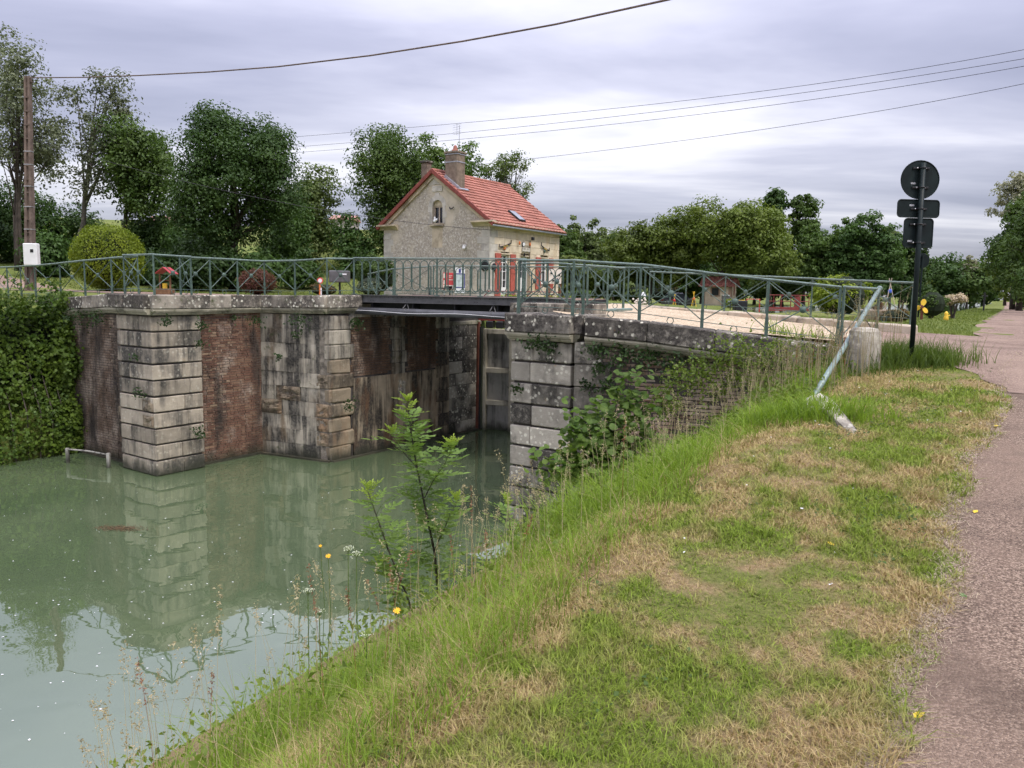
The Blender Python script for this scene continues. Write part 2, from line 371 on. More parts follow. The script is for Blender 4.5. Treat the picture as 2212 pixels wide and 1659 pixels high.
def axis_lines(fine0, fine1, step, extra, lo, hi):
    a = list(np.arange(fine0, fine1, step)); s = step; x = fine1
    while x < hi: a.append(x); s *= 1.16; x += s
    a.append(hi); s = step; x = fine0-step
    while x > lo: a.append(x); s *= 1.16; x -= s
    a.append(lo); a += extra; return np.array(sorted(set(np.round(a, 4))))
us = axis_lines(-16, 9, .22, [-3.14, -3.10, -.42, -.38, -.27, -.23, 36.98, 37.02], -400, 2600)
vs = axis_lines(-11, 18, .2, [-2.64, -2.60, -.37, -.33, 5.53, 5.57, 2.58, 2.62, -3.42, -3.38, 7.28, 7.32], -1600, 1600)
UU, VV = np.meshgrid(us, vs, indexing='ij'); ZZ = zt(UU, VV)
PX = AX[0]+EV[0]*UU+NV[0]*VV; PY = AX[1]+EV[1]*UU+NV[1]*VV
bumpn = np.sin(PX*1.7+PY*.6)*np.sin(PY*1.3-PX*.4)*.018 + np.sin(PX*4.1-PY*2.2)*np.sin(PY*3.7)*.008
ZZ = ZZ + np.where((ZZ > .5) & (VV > 12.3) & (VV < 15.2), bumpn, 0)
nu, nv = UU.shape
idx = np.arange(nu*nv).reshape(nu, nv)
GF = np.stack([idx[:-1, :-1], idx[1:, :-1], idx[1:, 1:], idx[:-1, 1:]], -1).reshape(-1, 4)[:, ::-1]

def dry_mask(n, p):
    q = n.map(p, scale=(1, 1, 0))
    f = n.noise(q, 1.25, 6, .68, .3)
    g = n.noise(n.map(p, scale=(1, 1, 0), loc=(5, 3, 0)), 3.1, 4, .6)
    dv = n('ShaderNodeVectorMath', {0: p, 1: (NV[0], NV[1], 0)}, out=1, operation='DOT_PRODUCT')
    side = n.ramp(n.math('MULTIPLY', n.math('SUBTRACT', dv, float(AX@NV)+13.2), .5), [(.15, .10), (.5, .02), (.8, -.04), (1.0, .05)])
    k = n.math('ADD', n.math('ADD', n.math('MULTIPLY', f, .68), n.math('MULTIPLY', g, .32)), side)
    return n.ramp(k, [(.49, 0.0), (.58, .85)])
def near_verge(n, p):                     # 1 on the verge this side of the bridge
    s = n('ShaderNodeSeparateXYZ', {0: p}, out=None)
    return n.ramp(n.math('MULTIPLY', s.outputs[1], .04), [(.40, 1.0), (.56, 0.0)])
mg, n = newmat('lawn_and_meadow'); p = pos(n)
lawn = n.ramp(n.noise(p, 9, 6, .7), [(.3, (.075, .105, .022)), (.7, (.155, .185, .048))])
lawn = n.mix(n.ramp(n.noise(n.map(p, scale=(1, 1, 0)), .16, 4, .6), [(.4, 0.0), (.7, .7)]), lawn, (.20, .20, .065))
soil = n.ramp(n.noise(p, 26, 6, .75), [(.3, (.14, .095, .05)), (.55, (.30, .21, .12)), (.75, (.40, .30, .19))])
verge = n.mix(dry_mask(n, p), n.ramp(n.noise(p, 30, 5, .75), [(.3, (.08, .095, .025)), (.7, (.20, .20, .065))]), soil)
c = n.mix(near_verge(n, p), lawn, verge)
finish(n, c, .95, n.noise(p, 34, 5, .75), .8, .03, 0, .1)
ground = npmesh('ground', np.stack([PX.ravel(), PY.ravel(), ZZ.ravel()], -1), GF, mg, smooth=False, kind='structure')
tag(ground, 'grass ground sheet of the canal banks, garden and rising meadow')

# ------------------------------------------------------------------ water
mw, n = newmat('canal_water'); p = pos(n)
wc = n.ramp(n.noise(n.map(p, scale=(1, 1, 0)), .35, 3, .5), [(.3, (.062, .090, .045)), (.7, (.096, .126, .066))])
rip = n.math('ADD', n.math('MULTIPLY', n.noise(n.map(p, scale=(1, 1, 0)), .9, 2, .45, .4), 1.0), n.math('MULTIPLY', n.noise(n.map(p, scale=(1, 1, 0)), 3.3, 2, .5), .07))
bmp = n('ShaderNodeBump', {'Strength': .13, 'Distance': .08, 'Height': rip})
df = n('ShaderNodeBsdfPrincipled', {'Base Color': wc, 'Roughness': .6, 'Specular IOR Level': 0.0})
gl = n('ShaderNodeBsdfGlossy', {'Color': (.94, 1.0, .92, 1), 'Roughness': .015, 'Normal': bmp})
fr = n('ShaderNodeFresnel', {'IOR': 3.1, 'Normal': bmp})
mx = n('ShaderNodeMixShader', {0: fr, 1: df, 2: gl}); n('ShaderNodeOutputMaterial', {0: mx}, out=None)
def uvquad(mb, u0, u1, v0, v1, z): mb.add([L(u0, v0, z), L(u1, v0, z), L(u1, v1, z), L(u0, v1, z)], [(0, 3, 2, 1)])
mb = MB(); uvquad(mb, -120, 36.5, -6.4, 8.9, 0.0)
tag(mb.build('canal_water', mw, kind='structure'), 'murky green canal water below the lock')
mb = MB()
for u0, u1 in ((37.5, 53), (53, 92), (92, 330)):
    s0, s1 = [float(np.interp(q, [10, 25, 53, 92, 330], [0, .4, 1.2, 2.7, 13])) for q in (u0, u1)]
    mb.add([L(u0, -8.0-s0, 3.52), L(u1, -8.0-s1, 3.52), L(u1, 11.2-s1, 3.52), L(u0, 11.2-s0, 3.52)], [(0, 3, 2, 1)])
tag(mb.build('upper_canal_water', mw, kind='structure'), 'still water of the upper canal beyond the lawn')

# ------------------------------------------------------------------ paths and roads (sheets on the terrain)
def sheet(name, u0, u1, nu_, vlo, vhi, nv_, mat, dz, label):
    V = []; F = []
    ul = [u0+(u1-u0)*(i/nu_)**(1.0 if u1-u0 < 60 else 2.2) for i in range(nu_+1)]
    for u in ul:
        a, b = vlo(u), vhi(u)
        for j in range(nv_+1):
            v = a+(b-a)*j/nv_; P = L(u, v); V.append((P.x, P.y, float(zt(u, v))+dz))
    for i in range(nu_):
        for j in range(nv_):
            q = i*(nv_+1)+j; F.append((q, q+1, q+nv_+2, q+nv_+1))
    return tag(npmesh(name, V, F, mat, kind='structure'), label)
def pathmat(name, c0, c1, c2, gs=90, patch=None):
    m, n = newmat(name); p = pos(n)
    vo = n('ShaderNodeTexVoronoi', {'Vector': p, 'Scale': float(gs)}, out=1)
    k = n('ShaderNodeSeparateColor', {0: vo}, out=0)
    c = n.ramp(k, [(0, c0), (.55, c1), (1, c2)])
    c = n.mix(n.ramp(n.noise(p, 1.1, 4, .6), [(.4, 0.0), (.7, .35)]), c, c1)
    if patch: c = n.mix(n.ramp(n.noise(n.map(p, loc=(2, 2, 0)), .5, 4, .6), [(.42, 0.0), (.62, .7)]), c, patch)
    c = n.mix(n.ramp(n.noise(n.map(p, loc=(9, 1, 0)), .9, 6, .65), [(.50, 0.0), (.66, .45)]), c, c0); c = n.mix(1.0, c, (1.05, 1.0, .90), 'MULTIPLY')
    vd = n('ShaderNodeTexVoronoi', {'Vector': p, 'Scale': float(gs)}, out=0)
    finish(n, c, .92, n.math('SUBTRACT', 1.0, vd), .9, .012, 0, .2); return m
M['path'] = pathmat('pinkish_chip_tarmac', (.055, .040, .033), (.185, .136, .110), (.45, .36, .295), 120, (.235, .175, .143))
M['road'] = pathmat('pink_gritted_road', (.11, .078, .068), (.225, .165, .142), (.40, .315, .265), 85, (.30, .23, .195))
M['gravel'] = pathmat('pale_gravel', (.24, .19, .135), (.45, .375, .285), (.60, .52, .42), 26)
_pe = lambda u: 15.30 + .06*math.sin(u*1.1)+.035*math.sin(u*3.3+1)+.018*math.sin(u*9.0)+.010*math.sin(u*23.0)
sheet('towpath', -24, 10, 420, _pe, lambda u: 21.0, 10, M['path'], .014, 'pinkish tarmac towpath running up the right side')
def _ft(u): return float(np.interp(u, [5, 10.8, 24.5, 53, 92, 330], [14.6, 14.1, 13.75, 12.95, 11.5, 1.2]))+.12*math.sin(u*1.3)
sheet('far_towpath', 6.4, 330, 130, _ft, lambda u: _ft(u)+3.4+max(0, 12-u)*.9, 6, M['road'], .014, 'pink track running on between lawn and trees')
def _rd0(u): return interp(u, [1.2, 2.2, 2.9], [12.0, 9, 7.4])
def vjun(u): return np.interp(u, [-2.9, -2.2, -1.2, -.2, .6, 1.2], [15.45, 15.2, 14.75, 14.1, 13.3, 12.6])+.05*np.sin(np.asarray(u)*7.0)
sheet('junction_road', -2.9, 6.5, 60, lambda u: float(vjun(u)), lambda u: 21.0, 30, M['road'], .022, 'pink gritted road meeting the towpath beyond the sign post')
def vsheet(name, v0, v1, nv_, ulo, uhi, nu_, mat, dz, label):
    V = []; F = []
    for j in range(nv_+1):
        v = v0+(v1-v0)*j/nv_; a, b = ulo(v), uhi(v)
        for i in range(nu_+1):
            u = a+(b-a)*i/nu_; P = L(u, v); V.append((P.x, P.y, float(zroad(v))+dz))
    for j in range(nv_):
        for i in range(nu_): q = j*(nu_+1)+i; F.append((q, q+nu_+1, q+nu_+2, q+1)[::-1])
    return tag(npmesh(name, V, F, mat, kind='structure'), label)
vsheet('gravel_road', 5.5, 12.7, 40, lambda v: float(uwing(v))+.12, lambda v: 5.75, 30, M['gravel'], .018, 'pale gravel road on the bridge approach')
def roadl(u): return -45
sheet('left_road', 1.6, 5.8, 14, roadl, lambda u: -.6, 50, M['road'], .02, 'pale pink road leading away from the left end of the bridge')

# ------------------------------------------------------------------ masonry
def plane_pt(O, t, nr): return lambda s, d, z: O+t*s+nr*d+UP*z
BR = []
for k in range(6):
    me = bpy.data.meshes.new('brick'); rr = random.Random(50+k)
    c = [(-.5, -.5, -.5), (.5, -.5, -.5), (.5, .5, -.5), (-.5, .5, -.5), (-.5, -.5, .5), (.5, -.5, .5), (.5, .5, .5), (-.5, .5, .5)]
    me.from_pydata([(x+rr.uniform(-.03, .03), y+rr.uniform(-.05, .05), z+rr.uniform(-.09, .09)) for x, y, z in c], [], [(3, 2, 1, 0), (4, 5, 6, 7), (0, 1, 5, 4), (1, 2, 6, 5), (2, 3, 7, 6), (3, 0, 4, 7)])
    BR.append(me)
BRM = {}
def brick_mesh(k, mat):
    key = (k, mat.name)
    if key not in BRM: me = BR[k].copy(); me.materials.append(mat); BRM[key] = me
    return BRM[key]
def brickwork(th, O, t, nr, length, z0, ztop, mat, mortar, pitch=.069, bl=.235, skip=None, cap=300, backing=.4, rough=0.0):
    P = plane_pt(O, t, nr); mb = MB()
    N_ = 8; poly = [P(0, -.012, z0-.9), P(length, -.012, z0-.9)]+[P(length*(N_-i)/N_, -.012, ztop(length*(N_-i)/N_)+.05) for i in range(N_+1)]
    mb.prism(poly, nr*-backing); mb.build('mortar_bed', mortar, th)
    L_ = []
    k = 0; z = z0
    while z < 6:
        s = -(k % 2)*bl*.5; any_ = False
        while s < length:
            w = bl*(.5 if random.random() < .3 else random.uniform(.92, 1.06))
            a, b = max(s, 0), min(s+w, length); s += w
            if b-a < .05: continue
            m_ = (a+b)/2
            if z+pitch > ztop(m_)+.03: continue
            any_ = True
            if skip and skip(m_, z): continue
            L_.append((a, b, z))
        k += 1; z += pitch
        if not any_ and z > z0+1: break
    L_.sort(key=lambda q: (P((q[0]+q[1])/2, 0, q[2])-CAM).length)
    rest = MB()
    ax, ay, az = t, -nr, UP
    if t.cross(-nr).z < 0: pass
    for i, (a, b, z) in enumerate(L_):
        pr = random.uniform(-.006-rough, .010+rough*.4); c = P((a+b)/2, -.045+pr, z+pitch/2)
        sx, sy, sz = (b-a-.013), .10, pitch-.014-rough*.3
        if i < cap:
            o = inst('brick', brick_mesh(i % 6, mat), th, frame(c, t*sx, -nr*sy, UP*sz))
        else: rest.cbox(c, sx/2, sy/2, sz/2, t, -nr, UP)
    if rest.v: rest.build('brickwork', mat, th, kind='stuff')
def block(th, name, P, t, nr, s0, s1, d0, d1, z0, z1, mat, bev=.018, jit=.004, gap=.008):
    mb = MB(); c = P((s0+s1)/2, (d0+d1)/2, (z0+z1)/2)
    mb.chamfer(c, (s1-s0)/2-gap/2, (d1-d0)/2, (z1-z0)/2-gap/2, bev, t, nr, UP, jit); return mb.build(name, mat, th)
def rough_block(th, name, P, t, nr, s0, s1, z0, z1, d, amp, mat, nn=9, seed=0):
    mb = MB(); V = []
    for i in range(nn):
        for j in range(nn):
            a, b = i/(nn-1), j/(nn-1); e = min(1, min(a, 1-a, b, 1-b)*5)
            q = P(s0+(s1-s0)*a, 0, z0+(z1-z0)*b); h = mnoise.fractal(q*7+Vector((seed, 0, 0)), .9, 2.1, 4)
            V.append(q+nr*(d*(.35+.65*e)+amp*h*e))
    mb.add(V, [(i*nn+j, (i+1)*nn+j, (i+1)*nn+j+1, i*nn+j+1) for i in range(nn-1) for j in range(nn-1)])
    return mb.build(name, mat, th)

# coping: slab and moulding blocks along a line of front points (top edge of the wall face)
def coping(th, pts, inward, mat, slab=.34, over=.15, depth=.62, blen=1.15, mould=True, jz=.006, ext=(0, 0)):
    for i in range(len(pts)-1):
        a, b = Vector(pts[i]), Vector(pts[i+1]); t = (b-a); ln = t.length; t = t/ln; inn = inward[i]
        a = a - t*ext[0] if i == 0 else a; b = b + t*ext[1] if i == len(pts)-2 else b
        ln = (b-a).length; k = max(1, round(ln/blen)); cuts = [0]+sorted((j+random.uniform(-.12, .12))/k for j in range(1, k))+[1]
        for j in range(k):
            s0, s1 = cuts[j]*ln, cuts[j+1]*ln; m_ = a+t*((s0+s1)/2)
            mb = MB(); dz = random.uniform(-jz, jz)+.002*i
            mb.chamfer(m_+inn*(depth/2-over)+UP*(dz-slab/2), (s1-s0)/2-.004, depth/2, slab/2, .022, t, inn, UP, .006)
            o = mb.build('coping_stone', mat, th)
            if mould:
                mb = MB(); prof = [(over-.03, -slab-.005), (over-.015, -slab-.035), (over-.03, -slab-.075), (over-.07, -slab-.085), (over-.075, -slab-.12), (over-.11, -slab-.15), (-.1, -slab-.15), (-.1, -slab-.005)]
                q = m_-t*((s1-s0)/2-.003)+UP*dz
                mb.prism([q-inn*d+UP*z for d, z in prof], t*((s1-s0)-.006)); mb.build('moulding', M['stone_mould'], th)

ZC = 4.47          # coping top on the left bank
ZW = ZC-.49        # underside of the moulding
# --- left pier
def pier(th, u0, u1, v0, v1, ztop, courses, mat, seed, splits):
    rr = random.Random(seed); mb = MB()
    mb.obox(L(u0+.05, v0+.05, -1), EU3*(u1-u0-.1), NV3*(v1-v0-.1), UP*(ztop+1)); mb.build('core', M['mortar_dark'], th)
    h = ztop/courses
    for k in range(-1, courses):
        za, zb = k*h+.012, (k+1)*h-.03
        vs_ = splits[k % len(splits)]
        ed = [v0]+[lerp(v0, v1, q) for q in vs_]+[v1]
        for j in range(len(ed)-1):
            dd = rr.uniform(0, .012); last = j == len(ed)-2
            us_ = [u0-dd, lerp(u0, u1, rr.uniform(.5, .75)), u1] if last or j == 0 else [u0-dd, u1]
            for q in range(len(us_)-1):
                mb = MB(); ua, ub = us_[q], us_[q+1]; va, vb = ed[j], ed[j+1]+(rr.uniform(0, .012) if last else 0)
                mb.chamfer(L((ua+ub)/2, (va+vb)/2, (za+zb)/2), (ub-ua)/2-.001, (vb-va)/2-.001, (zb-za)/2, .018, EU3, NV3, UP, .005)
                mb.build('stone_block', mat, th)
pl_ = thing('stone_pier', L(-3.1, -2.8, 0), 'banded limestone pier at the left of the lock mouth, rising from the water', 'pier', 'banded stone piers')
pier(pl_, -3.80, -2.46, -3.60, -2.04, ZW, 10, M['stone_pier'], 3, [(.33,), (.62,), (.3, .72), (.5,), (.68,), (.36,)])
P_ = plane_pt(L(-3.80, -2.8), NV3, -EU3)
rough_block(pl_, 'spalled_patch', P_, NV3, -EU3, .25, .75, 1.62, 1.90, .02, .05, M['stone_warm'], 10, 3)
rough_block(pl_, 'spalled_patch', P_, NV3, -EU3, .25, .75, 1.22, 1.50, .02, .05, M['stone_warm'], 10, 8)
coping(pl_, [L(-3.85, -3.62, ZC), L(-3.85, -1.98, ZC), L(-2.40, -1.98, ZC)], [EU3, -NV3], M['stone_cope'], ext=(.1, .1))
# --- left wing wall beside the ivy
wl = thing('brick_wing_wall', L(-3.42, -5, 0), 'soot-blackened brick wing wall between the ivy bank and the left pier', 'wall')
zwl = lambda s: ZW - .02 - max(0, s-.6)*.055
brickwork(wl, L(-3.42, -3.55), -NV3, -EU3, 4.6, .05, zwl, M['brick_dark'], M['mortar_dark'])
coping(wl, [L(-3.47, -3.72, ZC-.01), L(-3.47, -4.3, ZC-.01), L(-3.47, -8.2, ZC-.26), L(-3.47, -11.5, ZC-.42)], [EU3]*3, M['stone_cope'])
P_ = plane_pt(L(-3.42, -3.55), -NV3, -EU3)
mb = MB(); mb.obox(P_(.08, 0, .5), -NV3*.75, -EU3*.012, UP*1.0); mb.build('repair_render', M['render_stain'], wl)
mb = MB(); mb.obox(P_(0, 0, -.6), -NV3*4.4, -EU3*.10, UP*.64); mb.build('footing', M['stone_warm'], wl)
# --- red brick wall between pier and abutment
wm = thing('brick_wall', L(-1.4, -2.5, 0), 'red brick wall panel between the left pier and the stained stone abutment', 'wall')
brickwork(wm, L(-.42, -2.33), -EU3, NV3, 2.08, .06, lambda s: ZW-.01, M['brick'], M['mortar'])
coping(wm, [L(-2.42, -2.28, ZC-.004), L(-.30, -2.28, ZC+.01)], [-NV3], M['stone_cope'])
P_ = plane_pt(L(-.42, -2.33), -EU3, NV3)
mb = MB(); mb.obox(P_(.02, 0, -.6), -EU3*2.0, NV3*.07, UP*.66); mb.build('footing', M['stone_warm'], wm)
# --- stone abutment: facade, corner, lock wall
ab = thing('stone_abutment', L(0, 0, 0), 'stained ashlar abutment carrying the left end of the bridge', 'abutment')
F0, F1 = L(-.44, -2.33), L(0, 0); tF = (F1-F0).normalized(); nF = Vector((tF.y, -tF.x, 0))
LF = (F1-F0).length; P_ = plane_pt(F0, tF, nF)
mb = MB(); mb.obox(P_(0, -.8, -1), tF*LF, nF*.785, UP*(ZW+1)); mb.build('core', M['mortar'], ab)
rr = random.Random(21); NC = 10; hc = ZW/NC
rough = {(6, 1): 1, (5, 1): 1, (1, 0): 1, (2, 0): 1}
for k in range(-1, NC):
    ed = [0, .52+.25*(k % 2), 1.18+.22*((k+1) % 2), LF-.34] if k % 3 else [0, .75, 1.5, LF-.34]
    for j in range(len(ed)-1):
        if k in (4,) and j == 1: rough_block(ab, 'eroded_block', P_, tF, nF, ed[j]+.02, ed[j+1]-.02, k*hc, (k+1)*hc, .03, .13, M['stone_warm'], 12, 5); continue
        if k in (3,) and j == 0: rough_block(ab, 'eroded_block', P_, tF, nF, ed[j], ed[j+1]-.02, k*hc, (k+1)*hc, .05, .10, M['stone_warm'], 11, 15); continue
        d = rr.uniform(-.010, .016)
        block(ab, 'stone_block', P_, tF, nF, ed[j], ed[j+1], -.3, d, k*hc, (k+1)*hc, M['stone_abut'], .006, .003, .005)
    # corner stones: wrap both faces, rough and tan low down
    w1 = .46+.05*(k % 2); mt = M['stone_warm'] if k < 7 else M['stone_abut']
    mb = MB(); w2 = .90 if k % 2 else .78; jj = .02 if k < 7 else .005
    mb.chamfer(L(w2/2-.02, -w1/2+.01, (k+.5)*hc), w2/2, w1/2+.02, hc/2-.002, .045 if k < 7 else .03, EU3, NV3, UP, jj); mb.build('corner_stone', mt, ab)
    if k in (1, 2, 3, 5): rough_block(ab, 'eroded_face', P_, tF, nF, LF-.46, LF-.03, k*hc+.02, (k+1)*hc-.02, .015, .07, M['stone_warm'], 10, 30+k)
coping(ab, [L(-.42, -2.36, ZC+.015), L(-.05, -.02, ZC+.04), L(1.05, .03, ZC+.05)], [-nF, -NV3], M['stone_cope'], ext=(.02, .0))
mb = MB(); mb.obox(P_(0, 0, -.6), tF*LF, nF*.12, UP*.65); mb.obox(L(0, -.1, -.6), EU3*6.7, NV3*.24, UP*.64); mb.build('footing', M['stone_warm'], ab)
# lock side wall
PLk = plane_pt(L(0, 0), EU3, NV3)
lw = thing('lock_wall', L(3, -.3, 0), 'patched brick and render side wall of the lock under the bridge', 'wall')
ZL = 4.3
def zlock(s): return ZL
stoneset = lambda s, z: z < 2.25 or (2.35 < s < 3.0) or s > 4.45 or s < .75
brickwork(lw, L(.2, -.02), EU3, NV3, 6.4, 2.2, zlock, M['brick_lock'], M['mortar_dark'], skip=lambda s, z: stoneset(s+.2, z))
mb = MB(); mb.obox(L(.85, -.3, -1), EU3*3.75, NV3*.315, UP*3.22); mb.build('rendered_base', M['render_stain'], lw)
mb = MB(); mb.obox(L(.7, -.3, 3.92), EU3*4.3, NV3*.325, UP*.36); mb.build('bearing_band', M['stone_abut'], lw)
for k in range(5):
    z0 = 2.2+k*.35; block(lw, 'stone_block', PLk, EU3, NV3, 2.4-.05*(k % 2), 2.95+.08*(k % 2), -.2, .02, z0, z0+.35, M['stone_abut'])
for k in range(-1, 11):
    z0 = k*.39; block(lw, 'jamb_stone', PLk, EU3, NV3, 4.5-.12*(k % 2), 5.0, -.3, .05, z0, z0+.39, M['stone_abut'] if k > 6 else M['render_stain'], .02)
for k in range(-1, 9):
    z0 = k*.40
    for (a, b) in (((5.0, 5.75), (5.75, 6.55)) if k % 2 else ((5.0, 5.4), (5.4, 6.55))):
        block(lw, 'stone_block', PLk, EU3, NV3, a, b, -.55, -.02+random.uniform(-.008, .008), z0, z0+.40, M['gate_steel'] if 0 else M['stone_dark'], .012)
block(lw, 'cap_stone', PLk, EU3, NV3, 4.98, 6.75, -.9, .02, 3.58, 3.72, M['stone_mould'], .02)
mb = MB(); mb.obox(L(.8, -.34, -1), EU3*5.7, NV3*.30, UP*5.2); mb.build('core', M['mortar_dark'], lw)
for i, (s, w) in enumerate(((2.62, .34), (2.7, .26))):
    rough_block(lw, 'broken_stone', PLk, EU3, NV3, s, s+w, 1.55-.45*i, 2.05-.45*i, .03, .1, M['stone_abut'], 9, 60+i)

# --- right pier and wing wall
ZR = 4.28
PR0 = at(1105, 735, 15.15); uR, vR = UV(PR0)
pr_ = thing('stone_pier', L(uR+.5, vR+.7, 0), 'banded limestone pier with a dark lichened cap, nearest the grass bank', 'pier', 'banded stone piers')
ZWR = ZR-.50
pier(pr_, uR, uR+1.3, vR, vR+1.36, ZWR, 9, M['stone_dark'], 9, [(.36,), (.36,), (.33,), (.38,), (.35,)])
coping(pr_, [L(uR+1.2, vR-.02, ZR), L(uR-.03, vR-.02, ZR), L(uR-.03, vR+1.42, ZR), L(uR+.25, vR+1.42, ZR)], [NV3, EU3, -NV3], M['stone_cope_r'], slab=.36, ext=(0, 0))
mb = MB(); mb.obox(L(uR+.1, vR+.15, ZR-.4), EU3*1.6, NV3*1.1, UP*.38); mb.build('cap_fill', M['stone_cope_r'], pr_)
# wing wall runs off to the right and slopes down
WR = [at(1268, 690, 14.25), at(1400, 700, 13.85), at(1545, 722, 13.5), at(1700, 745, 13.2), at(1860, 770, 12.95)]
WZ = [ZR-.02, ZR-.08, ZR-.20, ZR-.33, ZR-.46]
WR = [Vector((p.x, p.y, z)) for p, z in zip(WR, WZ)]
tW = (Vector((WR[-1].x, WR[-1].y, 0))-Vector((WR[0].x, WR[0].y, 0))); LW = tW.length; tW.normalize(); nW = Vector((tW.y, -tW.x, 0))
wr = thing('brick_wing_wall', (WR[0].x, WR[0].y, 1), 'lime-bleached brick wing wall behind the hazel bush, right of the near pier', 'wall')
O_ = Vector((WR[0].x, WR[0].y, 0))-tW*.12
zwr = lambda s: interp(s, [0, 1.2, 2.5, 3.8, LW], [z-.50 for z in WZ])
brickwork(wr, O_, tW, nW, LW, .6, zwr, M['brick_pale'], M['mortar_dark'], cap=300, rough=.016, skip=lambda s, z: s < .45+.15*(int(z/.425) % 2))
P_ = plane_pt(O_, tW, nW)
for k in range(1, 9): block(wr, 'toothing_stone', P_, tW, nW, -.1, .44+.15*(k % 2), -.3, .012, k*.4217, (k+1)*.4217-.004, M['stone_dark'], .015)
coping(wr, WR, [-nW]*4, M['stone_cope_r'], slab=.36, blen=1.3, ext=(.02, 0))
mb = MB(); mb.prism([P_(.0, -.46, ZR-.5), P_(LW, -.46, ZR-.9), P_(LW, -.46, ZR-.44), P_(0, -.46, ZR-.03)], -nW*.5); mb.build('wall_head', M['stone_cope_r'], wr)
# right lock wall and the coping block beside the bridge end
lr = thing('lock_wall', L(3, 5.5, 0), 'right side wall of the lock, in shade behind the near pier', 'wall')
mb = MB(); mb.obox(L(2.7, 5.2, -1), EU3*4.1, NV3*.7, UP*5.2); mb.prism([L(2.75, 5.25, -1), L(-.45, vR+.05, -1), L(-.45, vR+.6, -1), L(2.75, 5.9, -1)], UP*5.1); mb.build('wall_body', M['stone_dark'], lr)
cb0 = at(1100, 655, 17.3); u_, v_ = UV(cb0)
Pc = plane_pt(L(u_, v_), NV3, -EU3)
for j in range(3): block(lr, 'coping_stone', Pc, NV3, -EU3, j*.72, j*.72+.70, -.6, 0, 4.08, 4.46+.004*j, M['stone_cope'], .02, .006)
# far kerb wall on the right approach
kb = thing('kerb_wall', L(5.6, 9, 3.9), 'low pale stone kerb along the far side of the gravel approach', 'kerb')
K0, K1 = L(5.9, 5.3, 4.42), L(5.35, 13.3, 4.10)
k = 9
for j in range(k):
    a = K0.lerp(K1, j/k); b = K0.lerp(K1, (j+1)/k); t = (b-a).normalized(); inn = EU3
    mb = MB(); mb.chamfer((a+b)/2+inn*.2+UP*(-.2+random.uniform(-.012, .012)), (b-a).length/2-.005, .22, .2, .03, t, inn, UP, .01); mb.build('kerb_stone', M['stone_kerb'], kb)

# ------------------------------------------------------------------ railings
def bar(mb, a, b, w, d, side):                 # rectangular bar from a to b
    a = Vector(a); b = Vector(b); t = (b-a).normalized(); s = side-t*side.dot(t); s.normalize(); q = t.cross(s)
    mb.obox(a-s*w/2-q*d/2, s*w, q*d, b-a)
ROS = MB(); ROS.lathe((0, 0, 0), [(.02, -.022), (.052, -.02), (.06, -.008), (.06, .008), (.052, .02), (.028, .026), (.012, .034)], UP, 14)
_o = ROS.build('rosette', M['rail'], None, True); ROSM = _o.data; bpy.data.objects.remove(_o)
RNG = MB(); RNG.ring((0, 0, 0), Vector((1, 0, 0)), Vector((0, 1, 0)), .058, .008, 16, 5)
_o = RNG.build('ring', M['rail'], None, True); RNGM = _o.data; bpy.data.objects.remove(_o)
def xpanel(th, A, B, hA, hB, lean=0.0):
    A = Vector(A); B = Vector(B); t = Vector((B.x-A.x, B.y-A.y, 0)).normalized(); nr = Vector((t.y, -t.x, 0))
    a0, a1 = A+UP*.16, A+UP*(hA-.05); b0, b1 = B+UP*.16, B+UP*(hB-.05)
    for i, (p, q) in enumerate(((a0, b1), (a1, b0))):
        mb = MB(); off = nr*(.007*(1 if i else -1)); mb.tube([p+off, q+off], .0105, 6); mb.build('brace', M['rail'], th)
    c = (a0+a1+b0+b1)/4
    inst('rosette', ROSM, th, frame(c, t, UP, t.cross(UP)))
    mb = MB(); mb.tube([A+UP*.135, B+UP*.135], .007, 5); mb.build('bottom_rod', M['rail'], th)
    m_ = (A+B)/2+UP*.077
    inst('ring', RNGM, th, frame(m_, t, UP, t.cross(UP)))
def railing(th, pts, hs, posts=None, panel=None, pw=.036):
    n_ = len(pts)
    for i, p in enumerate(pts):
        t = Vector(pts[min(i+1, n_-1)])-Vector(pts[max(i-1, 0)]); t.z = 0; t.normalize()
        mb = MB(); bar(mb, Vector(p)-UP*.03, Vector(p)+UP*(hs[i]-.012), pw, pw*.8, t); 
        bar(mb, Vector(p)-UP*.02, Vector(p)+UP*.36, pw*1.35, pw*1.1, t); mb.build('post', M['rail'], th)
        if i < n_-1:
            a = Vector(p)+UP*hs[i]; b = Vector(pts[i+1])+UP*hs[i+1]; tt = (b-a).normalized(); sd = tt.cross(UP).normalized()
            mb = MB(); mb.chamfer((a+b)/2+UP*.004*(i % 2), (b-a).length/2+.012, .027, .017, .009, tt, sd, sd.cross(tt)); mb.build('top_rail', M['rail_top'], th)
            mb = MB(); bar(mb, a-UP*.026, b-UP*.026, .012, .016, UP); mb.build('under_rail', M['rail'], th)
            if panel is None or panel(i): xpanel(th, p, pts[i+1], hs[i], hs[i+1])
rl = thing('canal_railing', L(-3.2, -4, 4.4), 'green iron cross-braced railing along the left bank coping up to the bridge', 'railing')
RP = []; RH = []
for x, z in ((-60, 4.17), (-20, 4.2), (18, 4.22), (47, 4.24), (78, 4.26), (132, 4.32), (185, 4.385), (243, 4.44), (300, 4.47)):
    v, P = on_u(x, -3.22); RP.append(Vector((P.x, P.y, z))); RH.append(.96)
for x, u in ((270, -3.72), (334, -3.74)):
    v, P = on_u(x, u); RP.append(Vector((P.x, P.y, ZC))); RH.append(.96)
for x, v in ((414, -2.12), (391, -2.50), (455, -2.50), (514, -2.50), (572, -2.55)):
    u, P = on_v(x, v); RP.append(Vector((P.x, P.y, ZC+.01))); RH.append(.96)
